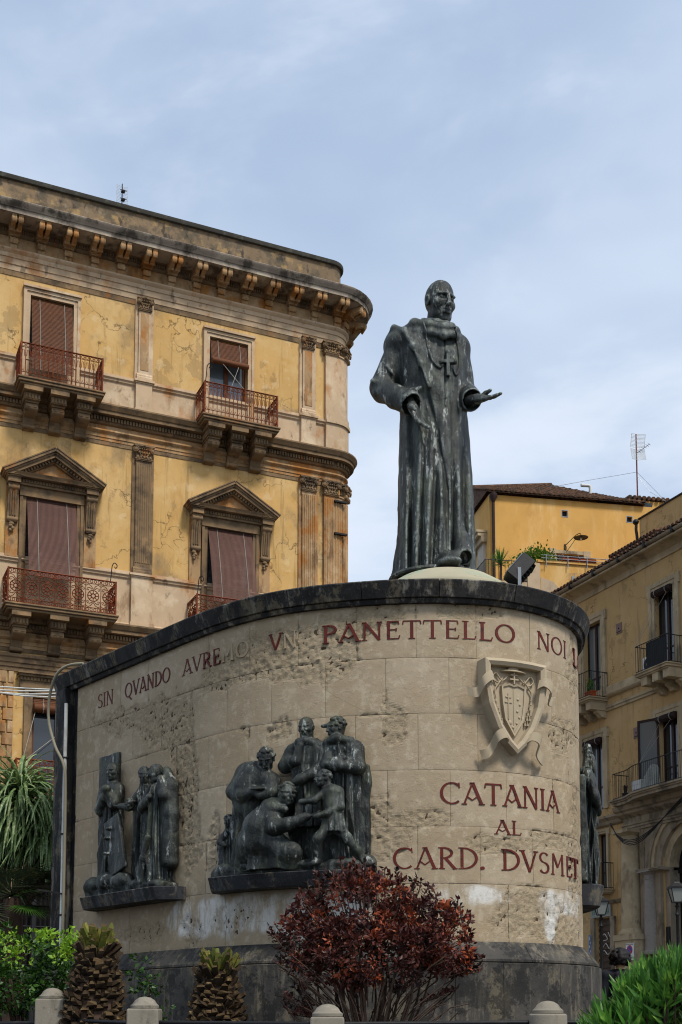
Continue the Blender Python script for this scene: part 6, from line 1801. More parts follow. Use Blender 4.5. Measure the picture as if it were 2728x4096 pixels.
# things on the balconies
ac = thing('air_conditioner', 'white air conditioning unit behind the upper black balcony railing', 'air conditioner', tuple(house.matrix_basis @ Vector((1.85, -.62, 12.636))), house.rotation_euler.z)
bevel(MB().box(-.35, .35, -.14, .14, 0, .55).build('casing', M['white'], ac), .02)
fan = MB(); fan.lathe([(.02, -.155), (.20, -.15), (.22, -.142)], (-.05, 0, .28), 20, axis='y'); fan.build('fan_grille', M['ink'], ac); MB().lathe([(.01, -.16), (.07, -.157), (.07, -.15)], (-.05, 0, .28), 14, axis='y').build('fan_hub', M['metal'], ac)
sc_ = MB().box(2.0, 3.06, -.955, -.945, 12.66, 13.55); sc_.v += []; sco = sc_.build('privacy_screen', M['ink'], bu)
def pot_plant(loc, label, w, h, leafm, n, spread, ln, group=None, potmat='terracotta', rz=0.0, box=None, blade=.018):
    t = thing('potted_plant', label, 'plant', loc, rz, group)
    p = MB()
    if box: p.box(-box / 2, box / 2, -w / 2, w / 2, 0, h); p.box(-box / 2 - .015, box / 2 + .015, -w / 2 - .015, w / 2 + .015, h - .04, h + .002)
    else: p.lathe([(w * .36, 0), (w * .46, h * .85), (w * .52, h * .86), (w * .52, h), (w * .42, h - .01)], (0, 0, 0), 16)
    p.build('pot', M[potmat], t, smooth=40)
    f = MB(); rs = random.Random(int(loc[0] * 100))
    for k in range(n):
        a = rs.uniform(0, 6.28); L = ln * rs.uniform(.6, 1.1); e = rs.uniform(.2, 1.4)
        x0 = rs.uniform(-.4, .4) * (box or w * .5); d = Vector((math.cos(a), math.sin(a), 0))
        sd = Vector((-d.y, d.x, 0)) * blade
        p0 = Vector((x0, 0, h - .02)); p1 = p0 + d * L * .5 * math.cos(e) * spread + Vector((0, 0, L * .55 * math.sin(e) + L * .2)); p2 = p0 + d * L * math.cos(e) * spread + Vector((0, 0, L * .75 * math.sin(e)))
        f.add([p0 - sd * .6, p0 + sd * .6, p1 + sd, p1 - sd, p2], [(0, 1, 2, 3), (3, 2, 4)])
    f.build('leaves', M[leafm], t)
    return t
hm = house.matrix_basis
pot_plant(tuple(hm @ Vector((-1.75, -.60, 12.636))), 'spiky plant in a long terracotta trough on the shaded balcony', .2, .22, 'leaf_ole', 22, .7, .7, box=.45, rz=house.rotation_euler.z)
pot_plant(tuple(hm @ Vector((2.3, -.60, 12.636))), 'green plant rising above the black balcony screen', .3, .72, 'leaf_fresh', 60, 1.0, .42)
pot_plant(tuple(hm @ Vector((.05, -.5, 8.622))), 'dry stalks in a wire basket at the corner of the curved balcony', .25, .2, 'husk', 26, .3, .5, potmat='iron')
cv = thing('covered_chair', 'dark sheet draped over a chair on the curved balcony', 'chair', tuple(hm @ Vector((1.55, -.55, 8.622))), house.rotation_euler.z)
S = SDF((-.5, -.4, 0), (.5, .4, 1.0), .03); S.robe([(0, 0, 0, .38, .28), (.3, 0, 0, .34, .26), (.5, .05, 0, .28, .22), (.75, .15, 0, .16, .18), (.9, .17, 0, .08, .1)], folds(7, .03)); link('sheet', np_mesh('sheet', [S.mesh()], M['gray']), cv)
cv['label'] = 'grey sheet draped over a chair on the curved balcony'
wb = thing('storage_box', 'white plastic storage unit beside the draped chair on the balcony', 'box', tuple(hm @ Vector((.85, -.45, 8.622))), house.rotation_euler.z)
bx_ = MB(); bx_.box(-.25, .25, -.2, .2, 0, .5); bevel(bx_.build('case', M['white'], wb), .02)
for k in range(3): MB().box(-.22, .22, -.215, -.2, .04 + k * .155, .17 + k * .155).build('drawer', M['paper'], wb)
# sagging black cables over the arch
cbl = MB()
for k in range(4):
    A = hm @ Vector((-.5, -.75, 7.75 + k * .03)); B2 = hm @ Vector((4.2, -.6, 8.1 + k * .05))
    pts = [A.lerp(B2, i / 14) + Vector((0, 0, -(.95 + .12 * k) * math.sin(math.pi * min(1, (i / 14) * 1.25) ** .8) * (1 - i / 20))) for i in range(15)]
    cbl.tube(pts, .016, 5)
tag(cbl.build('cable', M['iron']), 'loop of black cables sagging across the stone arch', 'cable')

# no-parking plate
np_ = thing('parking_sign', 'white no parking plate with blue and red disc on the portal pedestal', 'sign', tuple(hm @ Vector((.28, -.625, 3.02))), house.rotation_euler.z)
MB().box(-.22, .22, -.02, 0, 0, .58).build('plate', M['paper'], np_)
def disc(r, y, mat, name, z=.36): return MB().lathe([(.001, y), (r, y), (r, y + .004)], (0, 0, z), 24, axis='y').build(name, mat, np_)
disc(.155, -.026, M['red'], 'red_ring'); disc(.118, -.031, M['blue'], 'blue_field')
MB().box(-.15, .15, -.036, -.032, -.018, .018, Matrix.Translation((0, 0, .36)) @ Matrix.Rotation(R(45), 4, 'Y')).build('red_bar', M['red'], np_)
def text_part(txt, size, loc, rot, mat, par, name):
    cu = bpy.data.curves.new(name, 'FONT'); cu.body = txt; cu.size = size; cu.align_x = 'CENTER'; cu.extrude = .0015
    o = bpy.data.objects.new(name, cu); COL.objects.link(o)
    me = bpy.data.meshes.new_from_object(o.evaluated_get(bpy.context.evaluated_depsgraph_get()))
    bpy.data.objects.remove(o); me.materials.clear(); me.materials.append(mat)
    return link(name, me, par, loc, rot)
text_part('Città di CATANIA', .055, (0, -.024, .525), (R(90), 0, 0), M['ink'], np_, 'lettering')
text_part('passo', .085, (0, -.024, .13), (R(90), 0, 0), M['ink'], np_, 'lettering')
text_part('carrabile', .085, (0, -.024, .06), (R(90), 0, 0), M['ink'], np_, 'lettering')
text_part('101', .06, (0, -.024, .012), (R(90), 0, 0), M['ink'], np_, 'lettering')

# street lamps
def street_lamp(loc, label, h):
    t = thing('street_lamp', label, 'street lamp', loc)
    p = MB(); p.lathe([(.17, 0), (.18, .1), (.13, .2), (.14, .6), (.09, .7), (.06, .8), (.055, 1.2), (.07, 1.22), (.05, 1.26), (.042, h - 1.05), (.07, h - 1.0), (.05, h - .96), (.035, h - .8), (.075, h - .76), (.03, h - .72), (.05, h - .66)], (0, 0, 0), 14)
    p.build('post', M['iron'], t, smooth=50)
    def sq(r, z, r2, z2): return [(-r, -r, z), (r, -r, z), (r, r, z), (-r, r, z), (-r2, -r2, z2), (r2, -r2, z2), (r2, r2, z2), (-r2, r2, z2)]
    F6 = [(0, 3, 2, 1), (4, 5, 6, 7), (0, 1, 5, 4), (1, 2, 6, 5), (2, 3, 7, 6), (3, 0, 4, 7)]
    l = MB(); l.add(sq(.12, h - .66, .12, h - .63), F6)
    for sx in (-1, 1):
        for sy in (-1, 1): l.tube([(sx * .115, sy * .115, h - .64), (sx * .205, sy * .205, h - .24)], .014, 5)
    l.add(sq(.23, h - .25, .23, h - .21), F6); l.add(sq(.24, h - .21, .10, h - .09), F6); l.add(sq(.09, h - .09, .07, h - .05), F6); l.ball((0, 0, h - .02), (.03, .03, .04))
    lo = l.build('lantern', M['iron'], t)
    MB().add(sq(.108, h - .63, .196, h - .25), F6).build('pane', mat_glass('lamp_glass', '7d817c', .25), lo)
street_lamp((9.72, 36.0, 0), 'black street lamp in front of the arched portal', 5.02)
street_lamp((8.35, 40.0, 0), 'black street lamp in front of the shop sign', 5.0)
# ---------------------------------------------------------------- saffron house beyond (local x along, y away)
yh = thing('yellow_house', 'saffron yellow house with a mossy tiled hip roof behind the monument', 'building', (6.3, 50.0, 0), R(10.6))
V = [(3.03, 3.27, 22.05, 22.31), (5.92, 6.16, 22.03, 22.27)]
ymb = holed_wall(-.15, 7.3, 0, 22.76, V + [(2.74, 3.95, 18.9, 20.42)], .2)
ymb.quad((-.15, 0, 0), (-.15, 0, 22.76), (-.15, 10, 22.76), (-.15, 10, 0)); ymb.quad((7.3, 0, 0), (7.3, 10, 0), (7.3, 10, 22.76), (7.3, 0, 22.76))
ymb.build('wall', M['stucco_y'], yh)
for a, b, c, d in V:
    f = MB(); frame_bars(f, a, b, c, d, .03, -.01, .02); f.box(a - .03, b + .03, -.01, .02, c - .03, c); fo_ = f.build('vent', M['metal'], yh)
    MB().quad((a, .12, c), (b, .12, c), (b, .12, d), (a, .12, d)).build('vent_grille', M['iron'], fo_)
# tiled roof: barrel tiles in overlapping courses
rs = random.Random(9); tl = MB()
def roof_top(x):                       # run (y, z) of the ridge above eave position x
    if x < 3.7: return 3.0, 24.32 + .42 * (x / 3.7)
    t = (x - 3.7) / 3.0; return 3.0 * (1 - t) + .05, 24.74 - t * 1.86
for k in range(33):
    x = -.25 + k * .215
    yr, zr = roof_top(x)
    L = math.hypot(yr + .2, zr - 22.85); n = max(1, int(L / .34))
    for j in range(n):
        def pt(t): return (-.2 + (yr + .2) * t, 22.84 + (zr - 22.84) * t)
        y0, z0 = pt(j / n); y1, z1 = pt(min(1.05, (j + 1.15) / n)); w0, w1 = .098, .082; j0 = rs.uniform(0, .012); xx = x + rs.uniform(-.01, .01)
        vs = []
        for yy, zz, r in ((y0, z0 + .03 + j0, w0), (y1, z1 - .01 + j0, w1)):
            for i in range(6):
                a = math.pi * i / 5; vs.append((xx + r * math.cos(a), yy, zz + r * math.sin(a)))
        tl.add(vs, [(i, i + 1, 7 + i, 6 + i) for i in range(5)] + [(0, 1, 2, 3, 4, 5)])
tl.add([(-.3, -.2, 22.80), (6.7, -.2, 22.80), (3.7, 3.0, 24.70), (-.2, 3.0, 24.28)], [(0, 1, 2, 3)])
tl.add([(-.3, -.2, 22.80), (-.2, 3.0, 24.28), (-.3, 10, 22.8)], [(0, 1, 2)]); tl.add([(6.7, -.2, 22.80), (3.7, 3.0, 24.70), (-.2, 3, 24.28), (-.3, 10, 22.8), (7, 10, 22.8)], [(0, 1, 2, 3, 4)])
tl.tube([(-.25, 3.0, 24.34), (3.7, 3.0, 24.78)], .11, 8)
tl.build('roof', M['tiles'], yh)['kind'] = 'stuff'
fl = MB(); fl.tube([(4.3, 1.0, 23.95), (4.65, 1.0, 23.96), (4.72, 1.0, 23.90), (4.72, 1.0, 23.4)], .075, 8); fl.build('flue_pipe', M['white'], yh, smooth=60)
dp = MB(); dp.lathe([(.16, 22.72), (.17, 22.6), (.07, 22.4), (.065, 22.38)], (-.02, -.16, 0), 12); dp.tube([(-.02, -.14, 22.4), (-.02, -.14, 16)], .065, 8); dp.build('downpipe', M['wood_dark'], yh, smooth=50)
# cornice and pilaster on the side face
sc = MB(); sc.box(-.55, -.152, .35, 10, 21.1, 21.25); sc.box(-.40, -.152, .35, 10, 20.85, 21.1); sc.box(-.62, -.152, .32, 10, 21.25, 21.35); sc.build('side_cornice', M['trim_r'], yh)
MB().box(-.28, -.152, .5, 1.3, 14, 20.85).build('side_pilaster', weathered('pale_pilaster', 'b8b0a2', [('8d8474', 2, .5, .7, None, .6)]), yh)
# window with stone surround and lowered shade
f = MB(); f.box(2.48, 2.74, -.05, .0, 19.2, 20.56); f.box(3.95, 4.20, -.05, 0, 19.2, 20.50); f.box(2.74, 3.95, -.05, 0, 20.42, 20.56); f.box(2.44, 2.72, -.06, 0, 20.4, 20.62); f.box(3.93, 4.24, -.06, 0, 20.35, 20.58)
w = f.build('window', M['trim_r'], yh)
MB().quad((2.74, .19, 18.9), (3.95, .19, 18.9), (3.95, .19, 20.42), (2.74, .19, 20.42)).build('dark_room', M['black'], w)
slat_blind('shade', 2.78, 3.92, 20.38, 19.8, -.02, -.55, M['iron'], w, .05, 0)
# wrought-iron wall lamp
wl = thing('wall_lamp', 'curled iron wall lamp with a shallow dish shade on the yellow house', 'lamp', tuple(yh.matrix_basis @ Vector((3.12, -.02, 20.5))), R(10.6))
b = MB(); b.box(-.03, .03, -.02, 0, -.08, .34)
Bm = Matrix.Rotation(R(40), 4, 'Z')
b.tube([Bm @ p for p in spl([Vector((0, -.02, .28)), Vector((0, -.5, .58)), Vector((0, -.72, .62)), Vector((0, -.76, .5))], 5)], .016, 6); b.tube([Bm @ p for p in spl([Vector((0, -.02, -.05)), Vector((0, -.2, .12)), Vector((0, -.52, .45))], 5)], .012, 5)
b.tube([(0, -.03 - .07 + .07 * math.cos(t * .5), .12 + .10 * math.sin(t * .5)) for t in range(12)], .012, 5); b.build('bracket', M['iron'], wl)
q = Bm @ Vector((0, -.76, .44))
MB().lathe([(.03, .06), (.06, .04), (.30, -.01), (.29, -.02), (.05, .02)], q, 20).build('shade', M['iron'], wl, smooth=50); MB().ball((q.x, q.y, q.z - .05), (.045, .045, .07)).build('bulb', M['white'], wl, smooth=60)
# taller block behind, to the right
tb = MB(); tb.box(6.7, 12, 1.6, 9, 0, 23.75); tb.build('rear_block', M['stucco_y'], yh)
tb = MB()
for k in range(24): tb.tube([(6.75 + k * .22, 1.45, 23.83), (6.75 + k * .22, 4, 24.2)], .095, 6)
tb.build('rear_tiles', M['tiles'], yh)['kind'] = 'stuff'
MB().box(4.6, 6.72, 1.9, 2.0, 22.8, 23.75).build('rear_parapet', M['stucco_y'], yh)
# roof-terrace in front with parapet, patch of bare plaster and railing
tr = MB(); tr.box(1.02, 9, -2.6, -.01, 12, 18.95); tr.box(.98, 9, -2.66, -2.4, 18.95, 19.05); tr.build('terrace_wall', M['stucco_y'], yh)
MB().box(.55, 1.06, -2.64, -2.3, 12, 18.9).build('plaster_pier', M['stucco_p'], yh)
pp = MB().prism([(1.1, 15.5), (2.2, 15.5), (2.3, 16.9), (1.9, 17.4), (2.1, 17.7), (1.6, 18.2), (1.1, 18.35)], -2.615, -2.58, 'y'); pp.build('bare_plaster', M['stucco_p'], yh)
rl = MB()
for x in (1.3, 2.2, 3.0, 3.8, 4.4): rl.tube([(x, -2.7, 18.75), (x, -2.7, 19.25)], .02, 5)
for z in (19.1, 19.22): rl.tube([(1.1, -2.7, z), (4.6, -2.7, z)], .018, 5)
rl.build('pipe_rail', M['metal'], yh)
for x0 in (2.0, 2.75): MB().box(x0, x0 + .65, -2.68, -2.45, 19.05, 19.2).build('planter', M['terracotta'], yh)
tw = MB(); tw.box(-1.2, 1.0, -2.6, -.01, 12, 18.1); tw.build('lower_terrace', M['stucco_p'], yh)
rail_path_pts = [(-1.15, -.2), (-1.15, -2.55), (.6, -2.55)]
mb = MB()
for z in (18.15, 18.95): mb.tube([(x, y, z) for x, y in rail_path_pts], .018, 5)
for (x0, y0), (x1, y1) in zip(rail_path_pts[:-1], rail_path_pts[1:]):
    n = int(math.hypot(x1 - x0, y1 - y0) / .13)
    for k in range(n + 1): mb.tube([(x0 + (x1 - x0) * k / n, y0 + (y1 - y0) * k / n, 18.1), (x0 + (x1 - x0) * k / n, y0 + (y1 - y0) * k / n, 18.95)], .010, 4)
mb.build('terrace_railing', M['iron'], yh)['kind'] = 'stuff'
ym = yh.matrix_basis
la = MB(); LW = ym @ Vector((1.25, -1.9, 19.05))
for k in range(5):
    la.tube([(k * .16 - .2, 0, 0), (k * .16 + .35, 0, .62)], .012, 4); la.tube([(k * .16 + .35, .015, 0), (k * .16 - .2, .015, .62)], .012, 4)
tag(la.build('trellis', M['wood'], loc=LW, rot=(0, 0, R(10.6))), 'crossed wooden trellis on the yellow house terrace', 'trellis')
# spiky yucca and creeper on the terrace
def rosette(loc, label, n, L, mat, trunk=.3, droop=.25, blade=.022, group=None, name='yucca_plant', cat='plant', up=(.05, 1.45)):
    t = thing(name, label, cat, loc, 0, group)
    MB().tube([(0, 0, 0), (.02, 0, trunk)], [.06, .05], 8).build('trunk', M['bark'], t)
    f = MB(); rs = random.Random(int(abs(loc[0]) * 1000))
    for k in range(n):
        a = rs.uniform(0, 2 * math.pi); e = rs.uniform(*up); l = L * rs.uniform(.75, 1.1)
        d = Vector((math.cos(a) * math.cos(e), math.sin(a) * math.cos(e), math.sin(e))); sd = Vector((-math.sin(a), math.cos(a), 0)) * blade
        p = Vector((0, 0, trunk)); P = []
        for i in range(5):
            P.append(p.copy()); dd = d - Vector((0, 0, droop * i / 4)); p = p + dd * l / 4
        vs = []
        for i, q in enumerate(P):
            w = (1 - i / 4) ** .6 if i else .7
            vs += [q - sd * w, q + sd * w]
        f.add(vs, [(2 * i, 2 * i + 1, 2 * i + 3, 2 * i + 2) for i in range(4)])
    f.build('leaves', M[mat], t); return t
rosette(tuple(ym @ Vector((-.42, -2.2, 18.105))), 'spiky yucca at the corner of the yellow house terrace', 110, .8, 'leaf_ole', .8)
rosette(tuple(ym @ Vector((.15, -2.3, 18.105))), 'low leafy yucca beside the terrace railing', 60, .5, 'leaf_fresh', .35)
def leaf_cloud(mb, fn, n, size, rs, aspect=.55, flat=0.0):
    """n folded leaves; fn(rs) gives (position, outward direction)"""
    for k in range(n):
        p, d = fn(rs)
        d = (Vector(d) + Vector((rs.uniform(-1, 1), rs.uniform(-1, 1), rs.uniform(-.6, 1))) * .8).normalized()
        u = d.cross(Vector((rs.uniform(-1, 1), rs.uniform(-1, 1), rs.uniform(-1, 1))))
        if u.length < 1e-3: continue
        u.normalize(); w = d.cross(u)
        s = size * rs.uniform(.6, 1.25); p = Vector(p)
        h = u * s * aspect * .5
        mb.add([p, p + d * s * .45 + h + w * s * .08, p + d * s, p + d * s * .45 - h + w * s * .08], [(0, 1, 2), (0, 2, 3)])
cr_ = thing('creeper', 'leafy green creeper over the terrace wall by the trellis', 'plant', tuple(ym @ Vector((.6, -2.0, 18.105))))
lf = MB(); rs = random.Random(2)
def cf(rs):
    t = rs.random(); return (Vector((-.3 + t * 1.5 + rs.gauss(0, .15), rs.gauss(0, .25), .85 + .45 * math.sin(t * 3) + rs.gauss(0, .16))), (0, -1, .3))
leaf_cloud(lf, cf, 1300, .13, rs); lf.build('leaves', M['leaf_fresh'], cr_)
st = MB()
for k in range(5): st.tube(spl([(.1 * k - .2, 0, 0), (.15 * k - .3, .05, .5), (.3 * k - .4, 0, 1.0 + .1 * math.sin(k))], 4), .012, 4)
st.build('stem', M['bark'], cr_)
# yagi aerials
an = thing('yagi_antenna', 'tall roof antenna with white grid reflectors and guy wires', 'antenna', tuple(ym @ Vector((7.2, 1.7, 23.75))), R(10.6))
m_ = MB(); m_.tube([(0, 0, -.6), (0, 0, 3.1)], .03, 6); m_.build('mast', M['rust'], an)
for zc, tilt in ((2.75, 14), (2.1, -16)):
    g_ = MB(); q = Matrix.Translation((0, -.08, zc)) @ Matrix.Rotation(R(tilt), 4, 'X')
    for k in range(11): g_.tube([q @ Vector((-.30, -.06, -.28 + k * .056)), q @ Vector((0, 0, -.28 + k * .056)), q @ Vector((.34, -.08, -.28 + k * .056))], .009, 4)
    for x, y in ((-.30, -.06), (.34, -.08)): g_.tube([q @ Vector((x, y, -.28)), q @ Vector((x, y, .28))], .010, 4)
    g_.build('reflector', M['white'], an)
bm_ = MB(); bm_.tube([(0, -.05, 2.2), (.5, -.3, 2.55)], .014, 5)
for k in range(6): bm_.tube([(.08 + k * .08 - .07, -.09 - k * .04, 2.27 + k * .055 + .05), (.08 + k * .08 + .07, -.09 - k * .04, 2.27 + k * .055 - .05)], .008, 4)
bm_.build('boom', M['metal'], an)
gw = MB(); gw.tube([(0, 0, 1.35), (-2.4, 0, .75), (-4.6, .5, .35)], .008, 4); gw.tube([(0, 0, 1.35), (1.0, .2, .6), (1.9, .4, -.1)], .008, 4); gw.tube([(0, 0, 1.2), (.4, -.4, .3), (.9, -.9, -.3)], .008, 4); gw.build('guy_wire', M['metal'], an)
wa = thing('wall_antenna', 'small fishbone antenna on the terrace wall', 'antenna', tuple(ym @ Vector((2.45, -2.72, 18.3))), R(10.6))
m_ = MB(); m_.box(-.12, .0, -.03, .04, -.1, .12); m_.tube([(0, 0, -.3), (0, 0, .25)], .018, 5)
for k in range(6): m_.tube([(-.4, -.05 - k * .05, -.02 + k * .03), (.4, -.05 - k * .05, -.02 + k * .03)], .005, 4)
m_.build('elements', M['metal'], wa)
hp = MB(); hp.box(0, .5, 0, .5, -.3, .45, Matrix.Identity(4)); tank = thing('roof_cabinet', 'dark roof cabinet below the tall antenna', 'cabinet', tuple(ym @ Vector((7.05, 1.0, 22.95))), R(10.6)); hp.build('box', mat_lava('dark_metal_box', '26323a', '303c44', '4a545a', .3), tank)
# ---------------------------------------------------------------- floodlight, pipes on the monument
fl = thing('floodlight', 'grey twin floodlight standing on the monument rim', 'floodlight', (2.12, 14.50, 5.84))
Mx = Matrix.Translation((.02, 0, .40)) @ Matrix.Rotation(R(40), 4, 'Y') @ Matrix.Rotation(R(-10), 4, 'X')
b = MB(); b.box(-.13, .05, -.10, .10, -.13, .22, Mx)
for k in range(6): b.box(.05, .085, -.10, .10, -.11 + k * .055, -.095 + k * .055, Mx)
bevel(b.build('housing', M['iron'], fl), .012)
MB().box(-.142, -.131, -.09, .09, -.11, .20, Mx).build('lens', M['glass_pale'], fl)
c = MB(); c.box(-.08, .08, -.07, .09, .10, .27, Matrix.Translation((.05, .04, 0)) @ Matrix.Rotation(R(-20), 4, 'Y')); bevel(c.build('gear_box', M['iron'], fl), .01)
d = MB(); d.box(-.02, .02, -.12, -.105, .0, .45); d.box(-.02, .02, .105, .12, .0, .45); d.box(-.06, .06, -.12, .12, .0, .05); d.build('yoke', M['metal'], fl)
pj = thing('junction_spike', 'small pale cone on top of the monument rim', 'fitting', tuple(wpt(5.93, -.1, 5.9)))
MB().lathe([(.03, 0), (.028, .02), (.004, .10)], (0, 0, 0), 8).build('cone', M['metal'], pj)
cj = thing('cable_spool', 'short dark fitting on the rim beside the floodlight', 'fitting', tuple(wpt(9.35, -.12, 5.9)))
MB().lathe([(.06, 0), (.07, .02), (.05, .04), (.05, .08), (.07, .1), (.06, .13)], (0, 0, 0), 12).build('drum', M['iron'], cj, smooth=40)
ck_ = thing('conduit', 'white rust-stained conduit with a grey cable on the dark end pier', 'pipe', tuple(wpt(1.03, .10, 0)))
def rel(p): return Vector(p) - ck_.location
for z0, z1 in ((.2, 1.3), (1.32, 2.4), (2.42, 3.55), (3.57, 4.65), (4.67, 5.45)):
    MB().tube([rel(wpt(1.02, .12, z0)), rel(wpt(1.02, .12, z1))], .026, 10).build('pipe_length', M['white'], ck_, smooth=60)
MB().tube([rel(wpt(1.02, .12, 5.44)), rel(wpt(1.0, .14, 5.66))], .014, 8).build('pipe_top', M['iron'], ck_)
for z in (1.31, 2.41, 3.56, 4.66): MB().box(-.035, .05, -.03, .035, z - .012, z + .012, Matrix.Translation((rel(wpt(1.02, .12, 0)).x, rel(wpt(1.02, .12, 0)).y, 0))).build('clamp', M['iron'], ck_)
pts = [wpt(1.5, .12, 5.93), wpt(1.2, .2, 5.95), wpt(.98, .26, 5.86), wpt(.78, .26, 5.6), wpt(.72, .24, 5.25), wpt(.86, .2, 4.85), wpt(1.06, .16, 4.55), wpt(1.09, .14, 4.2), wpt(1.09, .13, 3.0), wpt(1.09, .13, 1.8), wpt(1.09, .13, .2)]
MB().tube([rel(p) for p in spl(pts, 5)], .021, 8).build('hose', weathered('grey_hose', '8f8874', (), .7, ()), ck_, smooth=60)
b = MB().box(-.26, .14, -.03, -.01, -.012, .012, Matrix.Translation(rel(wpt(1.0, .2, 2.72))) @ Matrix.Rotation(R(10), 4, 'Y')); b.build('bracket_bar', M['iron'], ck_)

# ---------------------------------------------------------------- bollards and rails
BOL = [(-2.76, 12.0, 1.235, 'weathered stone bollard half hidden by the hedge'), (-1.72, 11.0, 1.13, 'stone bollard between the two clipped palm stumps'), (-.11, 10.2, 1.055, 'stone bollard in front of the burgundy bush'), (1.68, 10.2, 1.08, 'pale stone bollard with the smoothest cap, beside the oleander')]
bp = []
for i, (x, y, zt, lab) in enumerate(BOL):
    t = thing('bollard', lab, 'bollard', (x, y, .0), group='bollards along the flower bed')
    h = zt
    sh = MB(); sh.lathe([(.155, 0), (.155, h - .13), (.15, h - .105)], (0, 0, 0), 4 if i < 3 else 24, M=Matrix.Rotation(R(45), 4, 'Z') @ Matrix.Diagonal((1.25, 1.25, 1, 1)) if i < 3 else None)
    bevel(sh.build('shaft', M['bollard'], t, smooth=30), .012, 2)
    cp = MB(); cp.lathe([(.112, h - .11), (.125, h - .10), (.125, h - .078), (.115, h - .07), (.105, h - .06), (.085, h - .03), (.05, h - .008), (.01, h)], (0, 0, 0), 28); cp.build('cap', M['bollard'], t, smooth=40)
    bp.append(Vector((x, y, 0)))
for (i, j, za, zb) in ((0, 1, .93, .90), (1, 2, .905, .893), (2, 3, .893, .905)):
    a, b = bp[i], bp[j]; d = (b - a).normalized() * .14
    r = MB(); r.tube([(a + d) + Vector((0, 0, za)), (b - d) + Vector((0, 0, zb))], .018, 8)
    labs = ['thin iron rail between the hedge bollard and its neighbour', 'long iron rail running behind the second clipped palm stump', 'iron rail between the bush bollard and the pale bollard']
    tag(r.build('iron_rail', M['iron'], smooth=60), labs[i], 'rail', 'rails between bollards')
a = bp[3]; r = MB().tube([a + Vector((.14, 0, .905)), a + Vector((3.2, .1, .91))], .018, 8)
tag(r.build('iron_rail', M['iron'], smooth=60), 'iron rail running from the pale bollard into the oleander', 'rail', 'rails between bollards')
a = bp[0]; r = MB().tube([a + Vector((-.14, .02, .90)), a + Vector((-2.2, .5, .87))], .022, 8)
tag(r.build('iron_rail', M['iron'], smooth=60), 'dark iron rail under the green hedge', 'rail', 'rails between bollards')

# ---------------------------------------------------------------- passer-by behind the oleander
pr = thing('person', 'person with dark curly hair and dark coat walking past the monument', 'person', (3.79, 17.0, .165))
S = SDF((-.4, -.35, 0), (.4, .35, 1.8), .02)
for sx in (-1, 1):
    S.path([(sx * .1, 0, .9), (sx * .1, -.02, .5), (sx * .11, .03 * sx, .1)], [.105, .075, .05], .03); S.path([(sx * .11, .03 * sx, .05), (sx * .12, .03 * sx - .14, .04)], [.05, .04], .02)
    S.path([(sx * .2, 0, 1.38), (sx * .25, .02, 1.08), (sx * .24, -.08, .85)], [.07, .055, .042], .03)
S.robe([(.75, 0, 0, .21, .16), (1.0, 0, 0, .19, .13), (1.25, 0, 0, .2, .135), (1.4, 0, 0, .2, .12), (1.46, 0, 0, .1, .08)], folds(6, .012), .03)
S.cap((-.18, 0, 1.38), (.18, 0, 1.38), .07, .07, .04)
link('body', np_mesh('body', [S.mesh()], M['cloth']), pr)
S = SDF((-.2, -.25, 1.38), (.2, .2, 1.78), .009)
head(S, (0, -.01, 1.58), .22, 2.7, .05, -1); S.cap((0, 0, 1.42), (0, 0, 1.55), .055, .052, .02)
link('face', np_mesh('face', [S.mesh()], M['skin']), pr)
S = SDF((-.22, -.22, 1.3), (.22, .25, 1.8), .011); rs = random.Random(8)
for k in range(150):
    a = rs.uniform(0, 6.28); e = rs.uniform(-.6, 1.5); x, y, z = math.cos(a) * math.cos(e), math.sin(a) * math.cos(e), math.sin(e)
    if y > .6 and z < .0: continue
    S.ell((x * .125, -.01 + y * .13, 1.60 + z * .125), (.034, .034, .032), .012)
link('hair', np_mesh('hair', [S.mesh()], M['hair']), pr)
# ---------------------------------------------------------------- plants round the monument
def blade(mb, p, d, L, w, droop, rs, seg=7):
    """long arching strap leaf"""
    d = Vector(d).normalized(); sd = d.cross(Vector((0, 0, 1)))
    if sd.length < .05: sd = Vector((1, 0, 0))
    sd.normalize(); p = Vector(p); vs = []
    tw = rs.uniform(-.5, .5)
    for i in range(seg + 1):
        t = i / seg
        ww = w * (0.6 + .4 * min(1, t * 5)) * (1 - t) ** .55 if t < 1 else 0.001
        s2 = (sd + Vector((0, 0, tw * t))).normalized() * ww
        nn = s2.cross(d).normalized() * ww * .5
        vs += [p - s2, p + nn, p + s2]
        d = (d + Vector((0, 0, -droop / seg * (1 + t)))).normalized()
        p = p + d * L / seg
    fs = []
    for i in range(seg):
        for k in (0, 1): fs.append((3 * i + k, 3 * i + k + 1, 3 * i + k + 4, 3 * i + k + 3))
    mb.add(vs, fs)
yt = thing('yucca_tree', 'shaggy green tree of long arching strap leaves beside the dark end pier', 'tree', (-5.35, 19.6, .16))
tk = MB(); tk.tube(spl([(0, 0, 0), (.05, 0, 1.2), (-.05, .05, 2.4), (.1, 0, 3.6)], 6), .13, 10); tk.tube(spl([(0, 0, 2.2), (.35, -.1, 2.9), (.62, -.2, 3.55)], 5), .09, 8); tk.tube(spl([(0, 0, 2.2), (-.4, 0, 3.0), (-.6, -.1, 3.7)], 5), .09, 8); tk.tube(spl([(0, 0, 2.2), (.6, 0, 2.9), (1.0, 0, 3.5)], 5), .08, 8)
tk.build('trunk', M['bark'], yt, smooth=60)
rs = random.Random(21)
